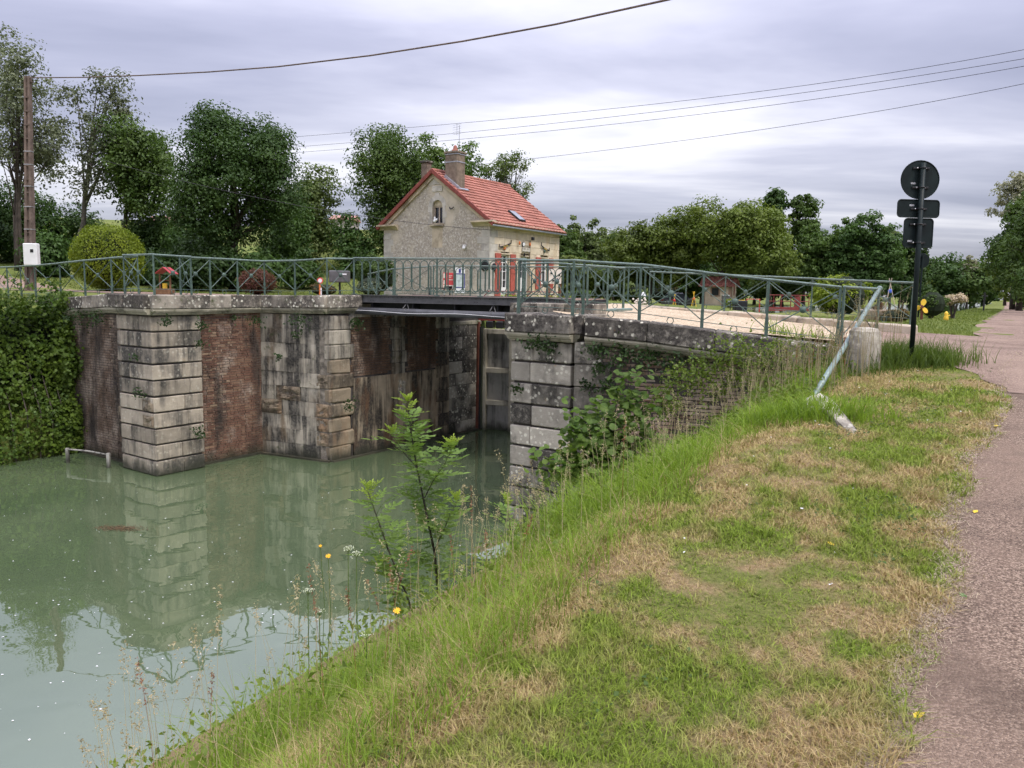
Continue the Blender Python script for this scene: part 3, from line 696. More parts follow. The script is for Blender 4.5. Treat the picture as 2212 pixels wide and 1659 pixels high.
a_ = RP[-1]; c_ = L(.12, -.2, ZC+.04)
RP += [a_.lerp(c_, .5), c_, L(1.05, -.16, ZC+.06)]; RH += [.97, .99, 1.0]
for p in RP[11:]: p.z = ZC
RP[-1].z = ZC+.05; RP[-2].z = ZC+.03
railing(rl, RP, RH)

# ------------------------------------------------------------------ bridge
ZB = 4.54
B0 = at(772, 640, 21.35); B0.z = ZB
RD = Vector((.966, -.26, 0)).normalized(); RPp = Vector((.26, .966, 0)).normalized()
BL, BW = 5.9, 4.3
Pb = lambda s, d, z: Vector((B0.x, B0.y, 0))+RD*s+RPp*d+UP*z
bg_ = thing('road_bridge', Pb(0, 0, 4.2), 'grey riveted steel girder bridge spanning the lock mouth', 'bridge')
mb = MB(); mb.obox(Pb(-.15, .02, ZB-.19), RD*(BL+.3), RPp*.02, UP*.18); mb.obox(Pb(-.15, -.05, ZB-.012), RD*(BL+.3), RPp*.16, UP*.014)
mb.obox(Pb(-.15, -.02, ZB-.205), RD*(BL+.3), RPp*.12, UP*.016); mb.build('edge_girder', M['girder'], bg_)
mb = MB(); mb.obox(Pb(-.15, BW-.02, ZB-.19), RD*(BL+.3), RPp*.02, UP*.18); mb.obox(Pb(-.15, BW-.1, ZB-.012), RD*(BL+.3), RPp*.16, UP*.014); mb.build('edge_girder', M['girder'], bg_)
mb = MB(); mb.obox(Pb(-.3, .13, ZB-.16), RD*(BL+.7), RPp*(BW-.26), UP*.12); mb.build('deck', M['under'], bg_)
mb = MB(); mb.obox(Pb(-.3, .14, ZB-.038), RD*(BL+.7), RPp*(BW-.28), UP*.02); mb.build('road_surface', M['road'], bg_)
for k in range(5):
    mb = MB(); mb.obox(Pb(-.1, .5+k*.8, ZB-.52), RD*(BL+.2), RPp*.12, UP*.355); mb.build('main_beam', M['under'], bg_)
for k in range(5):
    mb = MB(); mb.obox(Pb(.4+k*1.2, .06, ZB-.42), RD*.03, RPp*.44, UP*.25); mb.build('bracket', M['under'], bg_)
rv = MB(); rv.lathe((0, 0, 0), [(.013, 0), (.011, .006), (.004, .010)], UP, 6); _o = rv.build('rivet', M['under']); RVM = _o.data; bpy.data.objects.remove(_o)
for k in range(46):
    c = Pb(.05+k*.125, .019, ZB-.055-.002); inst('rivet', RVM, bg_, frame(c, RD, UP, -RPp))
    if k % 8 == 3:
        for q in range(2): inst('rivet', RVM, bg_, frame(Pb(.02+k*.125+.07*q, .019, ZB-.15), RD, UP, -RPp))
# oval baluster railing
def stadium(w, h, r, n_=7):
    pts = []
    for i in range(n_+1): a = math.pi*i/n_; pts.append(Vector((w/2*math.cos(a), 0, h/2-w/2+w/2*math.sin(a))))
    for i in range(n_+1): a = math.pi+math.pi*i/n_; pts.append(Vector((w/2*math.cos(a), 0, -h/2+w/2+w/2*math.sin(a))))
    pts.append(pts[0]); mb = MB(); mb.tube(pts, r, 5, False); o = mb.build('oval_baluster', M['rail'], None, True); me = o.data; bpy.data.objects.remove(o); return me
STM = stadium(.205, .80, .012)
def oval_railing(th, d, s0, s1, nb, zb, h=1.0):
    w = (s1-s0)/nb
    for i in range(nb+1):
        p = Pb(s0+i*w, d, zb); mb = MB(); bar(mb, p, p+UP*(h-.02), .038, .03, RD); mb.cbox(p+UP*.012, .07, .04, .012, RD, RPp); mb.build('post', M['rail'], th)
        if i < nb:
            for j in range(5):
                c = Pb(s0+i*w+w*(j+.5)/5, d, zb+.535); inst('oval_baluster', STM, th, frame(c, RD*(w/5/.235*1.02), RPp, UP))
    mb = MB(); mb.chamfer((Pb(s0, d, zb+h)+Pb(s1, d, zb+h))/2, (s1-s0)/2+.02, .027, .016, .008, RD, RPp); mb.build('top_rail', M['rail_top'], th)
    mb = MB(); mb.obox(Pb(s0, d-.012, zb+h-.05), RD*(s1-s0), RPp*.024, UP*.02); mb.build('under_rail', M['rail'], th)
    mb = MB(); mb.obox(Pb(s0, d-.012, zb+.115), RD*(s1-s0), RPp*.024, UP*.018); mb.build('bottom_rail', M['rail'], th)
o1 = thing('bridge_railing', Pb(2.5, .05, ZB), 'green iron railing of upright ovals on the near side of the bridge', 'railing')
oval_railing(o1, .05, -.12, 4.75, 4, ZB+.004)
o2 = thing('bridge_railing', Pb(2.5, BW-.05, ZB), 'green iron railing of upright ovals on the far side of the bridge, towards the house', 'railing')
oval_railing(o2, BW-.05, .6, 8.2, 6, ZB-.05)
fl = thing('canal_railing', Pb(-3, BW, ZB), 'far cross-braced green railing running left from the far oval railing', 'railing')
railing(fl, [Pb(.5, BW-.02, ZB-.05), Pb(-.9, BW+.15, ZB-.12), Pb(-2.0, BW+1.2, ZB-.2), Pb(-2.9, BW+2.4, ZB-.24)], [.98, .96, .95, .95])
# hanging pipe and cable
pp = thing('water_pipe', Pb(2.5, -.1, 4.1), 'large galvanised pipe slung below the near side of the bridge', 'pipe')
mb = MB(); mb.tube([Pb(-.1, -.06, 4.10), Pb(2, -.06, 4.085), Pb(4, -.06, 4.065), Pb(6.0, -.06, 4.05)], .098, 16); mb.build('pipe', M['pipe'], pp, True)
for s in (1.45, 3.9, 5.5):
    mb = MB(); z = 4.10-.009*s; mb.ring(Pb(s, -.06, z), RPp, UP, .104, .012, 18, 5); mb.ring(Pb(s+.09, -.06, z), RPp, UP, .104, .01, 18, 5)
    mb.tube([Pb(s-.06, -.1, z+.1), Pb(s, .06, ZB-.2)], .012, 6); mb.tube([Pb(s+.12, -.1, z+.06), Pb(s, .06, ZB-.2)], .01, 6); mb.build('hanger', M['girder'], pp)
mb = MB(); mb.tube([Pb(s, -.175-.004*math.sin(s*3), 4.10-.012*s+.02*math.sin(s*2.3+1)) for s in np.linspace(-.1, 6, 26)], .008, 6)
tag(mb.build('cable', M['cable_pale'], None, base=Pb(0, -.17, 4.1)) if 0 else mb.build('cable', M['cable_pale']), 'thin pale cable sagging along the front of the pipe', 'cable')

# ------------------------------------------------------------------ right railing
rr_ = thing('canal_railing', at(1380, 690, 14.2), 'green cross-braced railing on the near pier and right wing wall, ending at the slanting pipe', 'railing')
RQ = []
for x, Y, z in ((1120, 15.0, 4.285), (1237, 14.35, 4.27), (1259, 14.5, 4.265), (1381, 14.2, 4.21), (1517, 13.85, 4.08), (1657, 13.55, 3.965), (1812, 13.25, 3.85)):
    p = at(x, 680, Y); RQ.append(Vector((p.x, p.y, z)))
railing(rr_, RQ, [1.02]*7, pw=.042)
e_ = RQ[-1]; p = at(1897, 660, 14.6); f_ = Vector((p.x, p.y, 3.84))
re_ = thing('end_railing', e_, 'short green railing end panel turning towards the stone bollard', 'railing')
railing(re_, [e_+RD*.06, f_], [1.03, 1.03], pw=.046)
rb2 = thing('barrier_railing', at(1260, 668, 18.2), 'short green cross-braced railing standing behind the near pier', 'railing')
RB = []
for x, Y in ((1128, 19.5), (1181, 18.75), (1224, 18.2), (1268, 18.25), (1311, 18.3), (1346, 18.4)):
    p = at(x, 665, Y); RB.append(Vector((p.x, p.y, gz(p)+.06 if Y < 18.7 else 4.42)))
railing(rb2, RB, [.98]*6)
fr_ = thing('canal_railing', L(5.7, 9, 4.4), 'far green cross-braced railing along the pale kerb of the right approach', 'railing')
FP = [K0.lerp(K1, q)+EU3*.25 for q in np.linspace(.14, .98, 7)]
railing(fr_, FP, [.95]*7, pw=.03)
mb = MB(); a = at(1240, 672, 17.7); b = at(1366, 668, 17.6); mb.chamfer((a+b)/2, (b-a).length/2, .05, .03, .012, (b-a).normalized(), Vector((0, 1, 0)), UP)
tag(mb.build('lying_bar', M['rail_top'], None, base=None), 'long faded green bar lying on blocks at the gravel edge', 'bar')
# ------------------------------------------------------------------ lock gate
gt = thing('lock_gate', L(6.9, 1.3, 0), 'grey steel lower lock gate leaf with scuffed frame, beyond the bridge', 'gate')
G0 = L(6.72, .10, 0); tG = (EU3*.30+NV3*.954).normalized(); nG = (NV3*.30-EU3*.954).normalized(); LG = 2.85
PG = plane_pt(G0, tG, nG)
mb = MB(); mb.obox(PG(.1, -.06, -1), tG*(LG-.1), nG*.05, UP*4.4); mb.build('skin_plate', M['gate_steel'], gt)
for s, w in ((.06, .10), (.98, .24), (2.15, .24), (2.75, .12)):
    mb = MB(); mb.chamfer(PG(s+w/2, .10, 1.25), w/2, .11, 2.2, .012, tG, nG); mb.build('upright', M['gate_frame'], gt)
for z in (.95, 2.05, 3.36):
    mb = MB(); mb.chamfer(PG(LG/2+.05, .07, z), LG/2-.06, .085, .085, .012, tG, nG); mb.build('cross_beam', M['gate_frame'], gt)
mb = MB(); mb.obox(PG(-.12, -.15, -1), tG*.10, nG*.3, UP*4.5); mb.build('heel_post', M['black'], gt)
mb = MB(); mb.obox(L(6.50, -.3, -1), EU3*.10, NV3*.36, UP*4.66); mb.build('edge_channel', M['rust'], gt)
wk = thing('gate_walkway', L(6.9, 1.3, 3.7), 'dark red footbridge with thin red rails on top of the lower lock gate', 'walkway')
mb = MB(); mb.obox(PG(-.6, -.75, 3.74), tG*3.5, nG*.72, UP*.05); mb.build('deck_plate', M['pipe'], wk)
mb = MB(); mb.obox(PG(-.6, -.02, 3.71), tG*3.5, nG*.03, UP*.09); mb.build('edge_beam', M['red'], wk)
for s in (0, .75, 1.5, 2.3):
    mb = MB(); mb.tube([PG(s, -.06, 3.78), PG(s, -.06, 4.55), PG(s+.15, -.06, 4.7)], .018, 6); mb.build('stanchion', M['red'], wk)
mb = MB(); mb.tube([PG(0, -.06, 4.7), PG(2.6, -.06, 4.7)], .018, 6); mb.build('hand_rail', M['red'], wk)
for k, s in enumerate((.1, .45, .8, 1.3, 1.8)):
    mb = MB(); mb.chamfer(PG(s+.12, -.1, 3.58), .13, .16, .12, .03, tG, nG); mb.build('support_block', M['black'], wk)
mb = MB(); mb.tube([L(6.0, -.5, 3.8), L(6.6, -.3, 3.8), L(7.2, .0, 4.25)], .05, 8)
mb.build('operating_arm', M['black'], wk)
mb = MB(); a = PG(-.5, -.5, 3.72)
# low steel rail in the water by the left wing wall
gr = thing('water_rail', atz(180, 985, 0), 'low grey pipe rail standing in the water below the wing wall', 'rail')
q0 = atz(147, 1000, 0); q1 = atz(235, 1010, 0)
for q, h in ((q0, .40), (q1, .38)):
    mb = MB(); mb.obox(q+Vector((-.035, -.035, -.5)), (.07, 0, 0), (0, .07, 0), (0, 0, .5+h)); mb.build('post', M['gate_steel'], gr)
mb = MB(); mb.tube([q0+UP*.37, q0.lerp(q1, .5)+UP*.38, q1+UP*.34], .022, 8); mb.build('rail', M['gate_steel'], gr)

# ------------------------------------------------------------------ lock keeper's house
HB = at(1056, 640, 39.5); uH, vH = UV(HB); ZG = 4.30; ZE = 8.22; HW = 7.35; HL = 6.75; ZA = 10.84
def fpt(x, y): u, P = on_v(x, vH, y); return u-uH, P.z          # facade: distance from corner, height
def gpt(x, y): v, P = on_u(x, uH, y); return vH-v, P.z          # gable: distance from corner, height
Pf = lambda s, d, z: L(uH+s, vH+d, z)                            # facade frame
Pgb = lambda s, d, z: L(uH-d, vH-s, z)                           # gable frame
M['plaster'] = None
def plaster():
    m, n = newmat('patchy_old_render'); p = pos(n)
    base = n.ramp(n.noise(p, 1.3, 5, .6), [(.3, (.44, .385, .295)), (.7, (.56, .495, .39))])
    g = n.ramp(n.noise(n.map(p, scale=(.5, .5, .42), loc=(1.7, 3.1, .4)), 1.0, 5, .62), [(.42, 0.0), (.54, 1.0)])
    gf = n.ramp(n.noise(p, 9, 6, .72), [(.34, (.22, .195, .165)), (.52, (.36, .32, .265)), (.66, (.66, .62, .55))])
    c = n.mix(n.math('MULTIPLY', g, n.ramp(n.noise(p, 5, 5, .7), [(.25, .35), (.6, 1.0)])), base, gf)
    finish(n, c, .95, n.noise(p, 18, 6, .7), .5, .03, 0, .1); return m
M['plaster'] = plaster()
M['ashlar'] = stone('cream_ashlar', (.62, .555, .46), (.40, .35, .285), .30, 0, (.52, .42, .30), .3, rnd=.14)
M['quoin'] = stone('grey_white_quoin', (.50, .49, .475), (.27, .26, .26), .38, .1, streak=.4, rnd=.16)
M['cornice'] = stone('pale_cornice', (.52, .46, .37), (.24, .21, .17), .38, .1, streak=.3, rnd=.1)
M['roof_tile'] = plain('salmon_roof_tile', (.37, .158, .118), .85, .17, 1.4, bstr=.2, spec=.2)
M['verge_tile'] = plain('dark_red_verge_tile', (.24, .065, .05), .7, .2, 5, bstr=.2)
M['chimney'] = plain('brown_chimney_render', (.21, .165, .125), .95, .25, 5, bstr=.5)
M['zinc'] = plain('zinc_flashing', (.36, .38, .42), .45, .15, 5, .4)
M['glass'] = plain('window_glass', (.02, .022, .028), .08, .2, 1.5, spec=.6, bstr=0)
M['pvc'] = plain('white_window_frame', (.78, .77, .75), .4, .04, 3, bstr=.02)
M['shutter'] = plain('coral_red_shutter', (.42, .105, .075), .6, .15, 10, bstr=.15)
M['wood'] = plain('brown_wood', (.20, .10, .055), .75, .25, 8, bstr=.3)
M['pale_wood'] = plain('pale_grey_wood', (.46, .38, .30), .7, .15, 8)
M['orange'] = plain('orange_glaze', (.62, .18, .05), .5, .15, 8)
M['gold'] = plain('gold_lettering', (.55, .38, .08), .4, .05, 4)
M['yellow'] = plain('yellow_paint', (.75, .48, .05), .5, .08, 4)
M['cream_paint'] = plain('cream_panel', (.74, .64, .56), .6, .06, 4)
M['panel_red'] = plain('red_panel', (.62, .07, .075), .45, .06, 4)
M['panel_blue'] = plain('blue_frame', (.03, .035, .22), .45, .05, 4)
M['poster'] = plain('pale_map_print', (.58, .66, .66), .4, .25, 7)
M['pink'] = plain('pink_petals', (.75, .22, .26), .7, .15, 30)
M['blue'] = plain('blue_plastic', (.06, .12, .5), .45, .1, 4)
hs = thing('lock_house', Pf(0, 0, ZG), "lock keeper's house with salmon tiled roof, rendered gable and tall brown chimney", 'house')
def zroof(s): return ZE+(ZA-ZE)*(1-abs(s-HW/2)/(HW/2))
wa, wzt = gpt(956, 431); wb, wzb = gpt(934, 484)
wa, wb = min(wa, wb), max(wa, wb)
for poly in ([(0, ZG-.6), (wa, ZG-.6), (wa, zroof(wa)), (0, ZE)], [(wb, ZG-.6), (HW, ZG-.6), (HW, ZE), (wb, zroof(wb))], [(wa, ZG-.6), (wb, ZG-.6), (wb, wzb), (wa, wzb)],
             [(wa, wzt), (wb, wzt), (wb, zroof(wb)), (HW/2, ZA), (wa, zroof(wa))] if wa < HW/2 < wb else [(wa, wzt), (wb, wzt), (wb, zroof(wb)), (wa, zroof(wa))]):
    mb = MB(); mb.prism([Pgb(s, 0, z) for s, z in poly], EU3*.35); mb.build('gable_wall', M['plaster'], hs)
mb = MB(); mb.obox(Pf(.1, -.34, ZG-.6), EU3*(HL-.2), NV3*.12, UP*(ZE-ZG+.55)); mb.obox(Pf(.1, -HW+.02, ZG-.6), EU3*(HL-.2), NV3*.3, UP*(ZE-ZG+.5))
mb.prism([Pgb(.05, -HL+.02, ZG-.6), Pgb(HW-.05, -HL+.02, ZG-.6), Pgb(HW-.05, -HL+.02, ZE), Pgb(HW/2, -HL+.02, ZA-.05), Pgb(.05, -HL+.02, ZE)], -EU3*.3); mb.build('back_wall', M['plaster'], hs)
# facade ashlar with three openings
def fs(x): return fpt(x, 560)[0]
OP = [(fs(1081.5), fs(1100), ZG+.12, fpt(1090, 549)[1]), (fs(1124.5), fs(1143.5), ZG+.05, fpt(1133, 554)[1]), (fs(1167.5), fs(1184), ZG+.85, fpt(1176, 558)[1])]
rowh = .355; k = 0; z = ZG-.05
while z < ZE-.12:
    z1 = min(z+rowh, ZE-.02); cuts = [0]; s = .42+.28*(k % 2)
    while s < HL-.3: cuts.append(s); s += .62+.14*((k*3+len(cuts)*5) % 4)
    cuts.append(HL)
    for a, b in zip(cuts[:-1], cuts[1:]):
        segs = [(a, b)]
        for (o0, o1, oz0, oz1) in OP:
            if z1 > oz0+.02 and z < oz1-.06:
                ns = []
                for (p0, p1) in segs:
                    if p1 <= o0 or p0 >= o1: ns.append((p0, p1))
                    else:
                        if p0 < o0-.04: ns.append((p0, o0))
                        if p1 > o1+.04: ns.append((o1, p1))
                segs = ns
        for (p0, p1) in segs:
            q = p0 < .01 or p1 > HL-.01
            block(hs, 'quoin' if q else 'ashlar_block', Pf, EU3, NV3, p0, p1, -.22, random.uniform(-.002, .004)+(.012 if q else 0), z, z1, M['quoin'] if (q and p0 < .01) else M['ashlar'], .006, .001, .008)
    z = z1; k += 1
for k in range(11):                                   # quoins on the gable ends
    z0 = ZG-.05+k*.355; w = .52 if k % 2 else .78
    if z0+.35 > ZE-.4: break
    block(hs, 'quoin', Pgb, -NV3, -EU3, -.012, w, -.1, .015, z0, z0+.355, M['quoin'], .008, .002, .01)
    block(hs, 'quoin', Pgb, -NV3, -EU3, HW-(.55 if k % 2 else .72), HW+.012, -.1, .015, z0, z0+.355, M['quoin'], .008, .002, .01)
for s0, s1 in ((-.35, 1.05), (HW-1.1, HW+.32)):       # cornice returns
    mb = MB(); mb.prism([Pgb(s0+.0, .28, ZE+.02), Pgb(s0, .28, ZE-.06), Pgb(s0, .12, ZE-.16), Pgb(s0, .03, ZE-.26), Pgb(s0, -.05, ZE-.26), Pgb(s0, -.05, ZE+.02)], -NV3*(s1-s0)); mb.build('cornice_return', M['cornice'], hs)
mb = MB(); mb.prism([Pf(0, .30, ZE-.03), Pf(0, .30, ZE-.09), Pf(0, .12, ZE-.2), Pf(0, .02, ZE-.3), Pf(0, -.05, ZE-.3), Pf(0, -.05, ZE-.03)], EU3*HL); mb.build('eaves_cornice', M['cornice'], hs)
# roof planes, tiles
rv_ = .36; apexv = -HW/2; ro = (ZA-ZE)/(HW/2)
slp = Vector(NV3*(-1.0)+UP*ro).normalized(); nrm = (NV3*ro+UP).normalized()
slp2 = Vector(NV3*(1.0)+UP*ro).normalized(); nrm2 = (NV3*(-ro)+UP).normalized()
eave = Pf(0, rv_, ZE-rv_*ro+.10); sl_len = (Pf(0, apexv, ZA+.10)-eave).length
rf = MB(); rf.obox(eave-EU3*.22-nrm*.10, EU3*(HL+.44), slp*sl_len, nrm*.08); rfo = rf.build('roof', M['cornice'], hs)
eave2 = Pf(0, -HW-rv_, ZE-rv_*ro+.10)
rf = MB(); rf.obox(eave2-EU3*.22-nrm2*.10, EU3*(HL+.44), slp2*(sl_len-.02), nrm2*.09); rf.build('roof', M['verge_tile'], hs)
tm = MB(); tw, tl = .5, .5
tm.add([(-.5, -.55, .055), (-.18, -.55, .075), (.5, -.55, .05), (-.5, .55, 0), (-.18, .55, .02), (.5, .55, 0), (-.5, -.55, 0), (.5, -.55, 0)], [(0, 1, 4, 3), (1, 2, 5, 4), (6, 7, 2, 1, 0), (0, 3, 6), (2, 7, 5)])
_o = tm.build('roof_tile', M['roof_tile']); TLM = _o.data; bpy.data.objects.remove(_o)
NR, NCt = 16, 22; th_, tw_ = sl_len/NR, (HL+.30)/NCt
cl_ = []
for i in range(NR):
    for j in range(NCt):
        c = eave-EU3*.15+EU3*(tw_*(j+.5))+slp*(th_*(i+.5)); cl_.append(((c-CAM).length, i, j, c))
cl_.sort(key=lambda q: q[0]); rest = MB()
for r_i, (d, i, j, c) in enumerate(cl_):
    s_ = th_*1.12; c = c+nrm*random.uniform(0, .004)
    if r_i < 300: inst('roof_tile', TLM, hs, frame(c, EU3*(tw_*.985), slp*s_, nrm*1.0))
    else: rest.add([c+EU3*(v.co.x*tw_*.985)+slp*(v.co.y*s_)+nrm*v.co.z for v in TLM.vertices], [tuple(p.vertices) for p in TLM.polygons])
if rest.v: rest.build('roof_tiling', M['roof_tile'], hs, kind='stuff')
for q in range(16):                                    # verge tiles up both rakes of the gable
    for (ev, sp_, nm_) in ((eave, slp, nrm), (eave2, slp2, nrm2)):
        c = ev-EU3*.20+sp_*(sl_len*(q+.5)/16)
        mb = MB(); mb.chamfer(c-nm_*.02+nm_*.004*(q % 2), .05, sl_len/32+.02, .10, .012, EU3, sp_, nm_); mb.build('verge_tile', M['verge_tile'], hs)
for q in range(20):
    c = Pf(-.15+(HL+.3)*(q+.5)/20, apexv, ZA+.12); mb = MB(); mb.tube([c-EU3*.19, c+EU3*.19], .10+.006*(q % 2), 10); mb.build('ridge_tile', M['roof_tile'], hs, True)
mb = MB(); mb.tube([eave-EU3*.2-nrm*.10+NV3*.02, eave+EU3*(HL+.2)-nrm*.10+NV3*.02], .055, 8); mb.build('gutter', M['zinc'], hs, True)
# bargeboard
for (ev, sp_, nm_) in ((eave, slp, nrm), (eave2, slp2, nrm2)):
    mb = MB(); a = ev-EU3*.10-nm_*.30+sp_*.25; mb.obox(a, EU3*.10, sp_*(sl_len-.25), nm_*.2); mb.build('raking_cornice', M['cornice'], hs)
# chimneys
cc_ = at(975, 400, 41.3); uc, vc = UV(cc_)
ch = MB(); ch.chamfer(L(uc+.30, vc, 10.72), .34, .40, 1.12, .02, EU3, NV3); cho = ch.build('chimney', M['chimney'], hs)
for z, e, h in ((11.36, .02, .03), (11.76, .03, .03), (11.86, .06, .05)):
    mb = MB(); mb.chamfer(L(uc+.30, vc, z), .34+e, .40+e, h, .01, EU3, NV3); mb.build('band', M['chimney'] if h > .04 else M['zinc'], cho)
mb = MB(); mb.lathe(L(uc+.30, vc, 11.90), [(.19, 0), (.17, .1), (.10, .22), (.11, .28), (.04, .36)], UP, 12); mb.build('chimney_pot', M['roof_tile'], cho, True)
qf = eave+EU3*(uc+.30-uH)+slp*((vH+rv_-vc)/math.cos(math.atan(ro)))
mb = MB(); mb.obox(qf-EU3*.42-slp*.62, EU3*.09, slp*1.15, nrm*.16); mb.obox(qf-EU3*.42-slp*.72, EU3*.84, slp*.16, nrm*.10); mb.build('flashing', M['zinc'], cho)
c2 = at(921, 395, 44.6); u2, v2 = UV(c2)
mb = MB(); mb.chamfer(L(u2, v2, 11.0), .2, .22, .8, .02, EU3, NV3); c2o = mb.build('small_chimney', M['chimney'], hs)
mb = MB(); mb.chamfer(L(u2, v2, 11.86), .27, .29, .06, .02, EU3, NV3); mb.build('cap', M['stone_dark'], c2o)
an = MB(); an.tube([L(uc+.5, vc+.1, 11.5), L(uc+.5, vc+.1, 13.3)], .010, 6)
for q in range(5): an.tube([L(uc+.3, vc+.1-.28, 12.8+.12*q), L(uc+.3, vc+.1+.28, 12.8+.12*q+.03)], .005, 4)
an.tube([L(uc+.3, vc+.1, 12.75), L(uc+.3, vc+.1, 13.35)], .008, 5); an.build('aerial', M['black'], cho)
# skylight
sk = at(1115, 467, 42.3); us_, vs_ = UV(sk); kq = (vH+rv_-vs_)/math.cos(math.atan(ro))
cS = eave+EU3*(us_-uH)+slp*kq
mb = MB(); mb.chamfer(cS+nrm*.07, .30, .48, .06, .015, EU3, slp, nrm); so_ = mb.build('skylight', M['black'], hs)
mb = MB(); mb.chamfer(cS+nrm*.12, .24, .41, .015, .005, EU3, slp, nrm); mb.build('pane', M['glass'] if 0 else M['zinc'], so_)
# gable window: arched surround, timber frame, sill
wm_ = (wa+wb)/2; ww = wb-wa; zspr = wzt-ww/2
for k in range(7):
    z0 = wzb-.02+k*.32
    if z0 > zspr-.05: break
    for sg, e0 in ((-1, wa), (1, wb)):
        w = .20+.10*((k+(sg > 0)) % 2); a, b = (e0-w, e0) if sg < 0 else (e0, e0+w)
        block(hs, 'window_jamb_stone', Pgb, -NV3, -EU3, a, b, -.15, .014, z0, min(z0+.32, zspr+.1), M['quoin'], .008, .002, .008)
for k in range(7):                                    # arch stones
    a0, a1 = math.pi*k/7, math.pi*(k+1)/7; r0, r1 = ww/2, ww/2+.26+(.12 if k == 3 else 0)
    pts = [(wm_+r0*math.cos(a), zspr+r0*math.sin(a)) for a in (a0, (a0+a1)/2, a1)]+[(wm_+r1*math.cos(a), zspr+r1*math.sin(a)) for a in (a1, (a0+a1)/2, a0)]
    mb = MB(); mb.prism([Pgb(s, .016+.002*(k % 2), z) for s, z in pts], EU3*.16); mb.build('arch_stone', M['quoin'], hs)
for sg in (-1, 1):                                    # masonry filling the square corners of the opening beside the arch
    pts = [(wm_+sg*ww/2, zspr)]+[(wm_+sg*ww/2*math.cos(a), zspr+ww/2*math.sin(a)) for a in np.linspace(0, math.pi/2, 7)][1:]+[(wm_+sg*ww/2, wzt)]
    if sg > 0: pts = pts[::-1]
    mb = MB(); mb.prism([Pgb(s, -.004, z) for s, z in pts], EU3*.3); mb.build('arch_spandrel', M['quoin'], hs)
block(hs, 'keystone', Pgb, -NV3, -EU3, wm_-.35, wm_+.35, -.1, .03, wzt+.42, wzt+.72, M['quoin'], .01)
wi = MB(); wi.obox(Pgb(wa, -.16, wzb), EU3*.05, -NV3*.06, UP*(zspr-wzb+.02)); wi.obox(Pgb(wb-.06, -.16, wzb), EU3*.05, -NV3*.06, UP*(zspr-wzb+.02)); wi.obox(Pgb(wm_-.035, -.155, wzb), EU3*.05, -NV3*.07, UP*(zspr-wzb)); wi.obox(Pgb(wa, -.15, zspr-.03), EU3*.06, -NV3*ww, UP*.08)
wi.obox(Pgb(wa, -.157, wzb), EU3*.05, -NV3*ww, UP*.06); wio = wi.build('window', M['pale_wood'], hs)
mb = MB(); mb.obox(Pgb(wa, -.19, wzb), EU3*.01, -NV3*ww, UP*(zspr-wzb)); mb.build('pane', M['glass'], wio)
mb = MB(); mb.obox(Pgb(wa, -.12, zspr+.05), EU3*.05, -NV3*ww, UP*(wzt-zspr)); mb.build('tympanum', M['cornice'], wio)
block(hs, 'window_sill', Pgb, -NV3, -EU3, wa-.12, wb+.12, -.1, .12, wzb-.13, wzb+.01, M['cornice'], .012)
block(hs, 'wall_patch', Pgb, -NV3, -EU3, wa-.02, wb+.02, -.1, .006, wzb-1.25, wzb-.14, M['cornice'], .004)
mb = MB(); mb.prism([Pgb(HW/2-.42, .02, ZA-.62), Pgb(HW/2+.42, .02, ZA-.62), Pgb(HW/2, .02, ZA-.18)], EU3*.12); mb.build('apex_stone', M['quoin'], hs)
# hen ornament on the sill
hn = MB(); hp = Pgb(wb-.22, .06, wzb+.01)
hn.lathe(hp+UP*.10, [(.02, -.07), (.08, -.02), (.095, .05), (.06, .11), (.045, .17), (.05, .21), (.02, .26)], UP, 10); hn.tube([hp+UP*.14-NV3*-.04, hp+UP*.2+NV3*.13, hp+UP*.27+NV3*.15], [.06, .05, .02], 7)
hn.tube([hp+Vector((0, 0, 0)), hp+UP*.06], .012, 5); hn.tube([hp+UP*.33-NV3*.04, hp+UP*.32-NV3*.09], [.018, .004], 5)
tag(hn.build('hen_ornament', M['white'], None, True), 'small white hen ornament on the gable window sill', 'ornament')
# doors and shutters on the facade
def glazed(i, cols, rows, name, lower=.0):
    o0, o1, z0, z1 = OP[i]; w = o1-o0; h = z1-z0
    mb = MB(); fw = .09
    mb.obox(Pf(o0, -.20, z0), EU3*fw, NV3*.06, UP*h); mb.obox(Pf(o1-fw, -.20, z0), EU3*fw, NV3*.06, UP*h); mb.obox(Pf(o0+fw, -.20, z1-fw), EU3*(w-2*fw), NV3*.06, UP*fw); mb.obox(Pf(o0+fw, -.20, z0), EU3*(w-2*fw), NV3*.06, UP*(fw+lower*h))
    for c in range(1, cols): mb.obox(Pf(o0+w*c/cols-.03, -.197, z0+fw+lower*h), EU3*.06, NV3*.055, UP*(h-2*fw-lower*h))
    for r in range(1, rows): mb.obox(Pf(o0+fw, -.19, z0+lower*h+(h-lower*h)*r/rows), EU3*(w-2*fw), NV3*.03, UP*.03)
    o = mb.build(name, M['pvc'], hs)
    for c in range(cols):
        mb = MB(); mb.obox(Pf(o0+w*c/cols+.04, -.215, z0+.05), EU3*(w/cols-.08), NV3*.02, UP*(h-.1)); mb.build('pane', M['glass'], o)
    block(hs, 'lintel', Pf, EU3, NV3, o0-.08, o1+.08, -.12, .02, z1-.03, z1+.06, M['cornice'], .01)
glazed(0, 2, 4, 'glazed_door', .18); glazed(1, 2, 3, 'door', .45); glazed(2, 2, 2, 'window', 0)
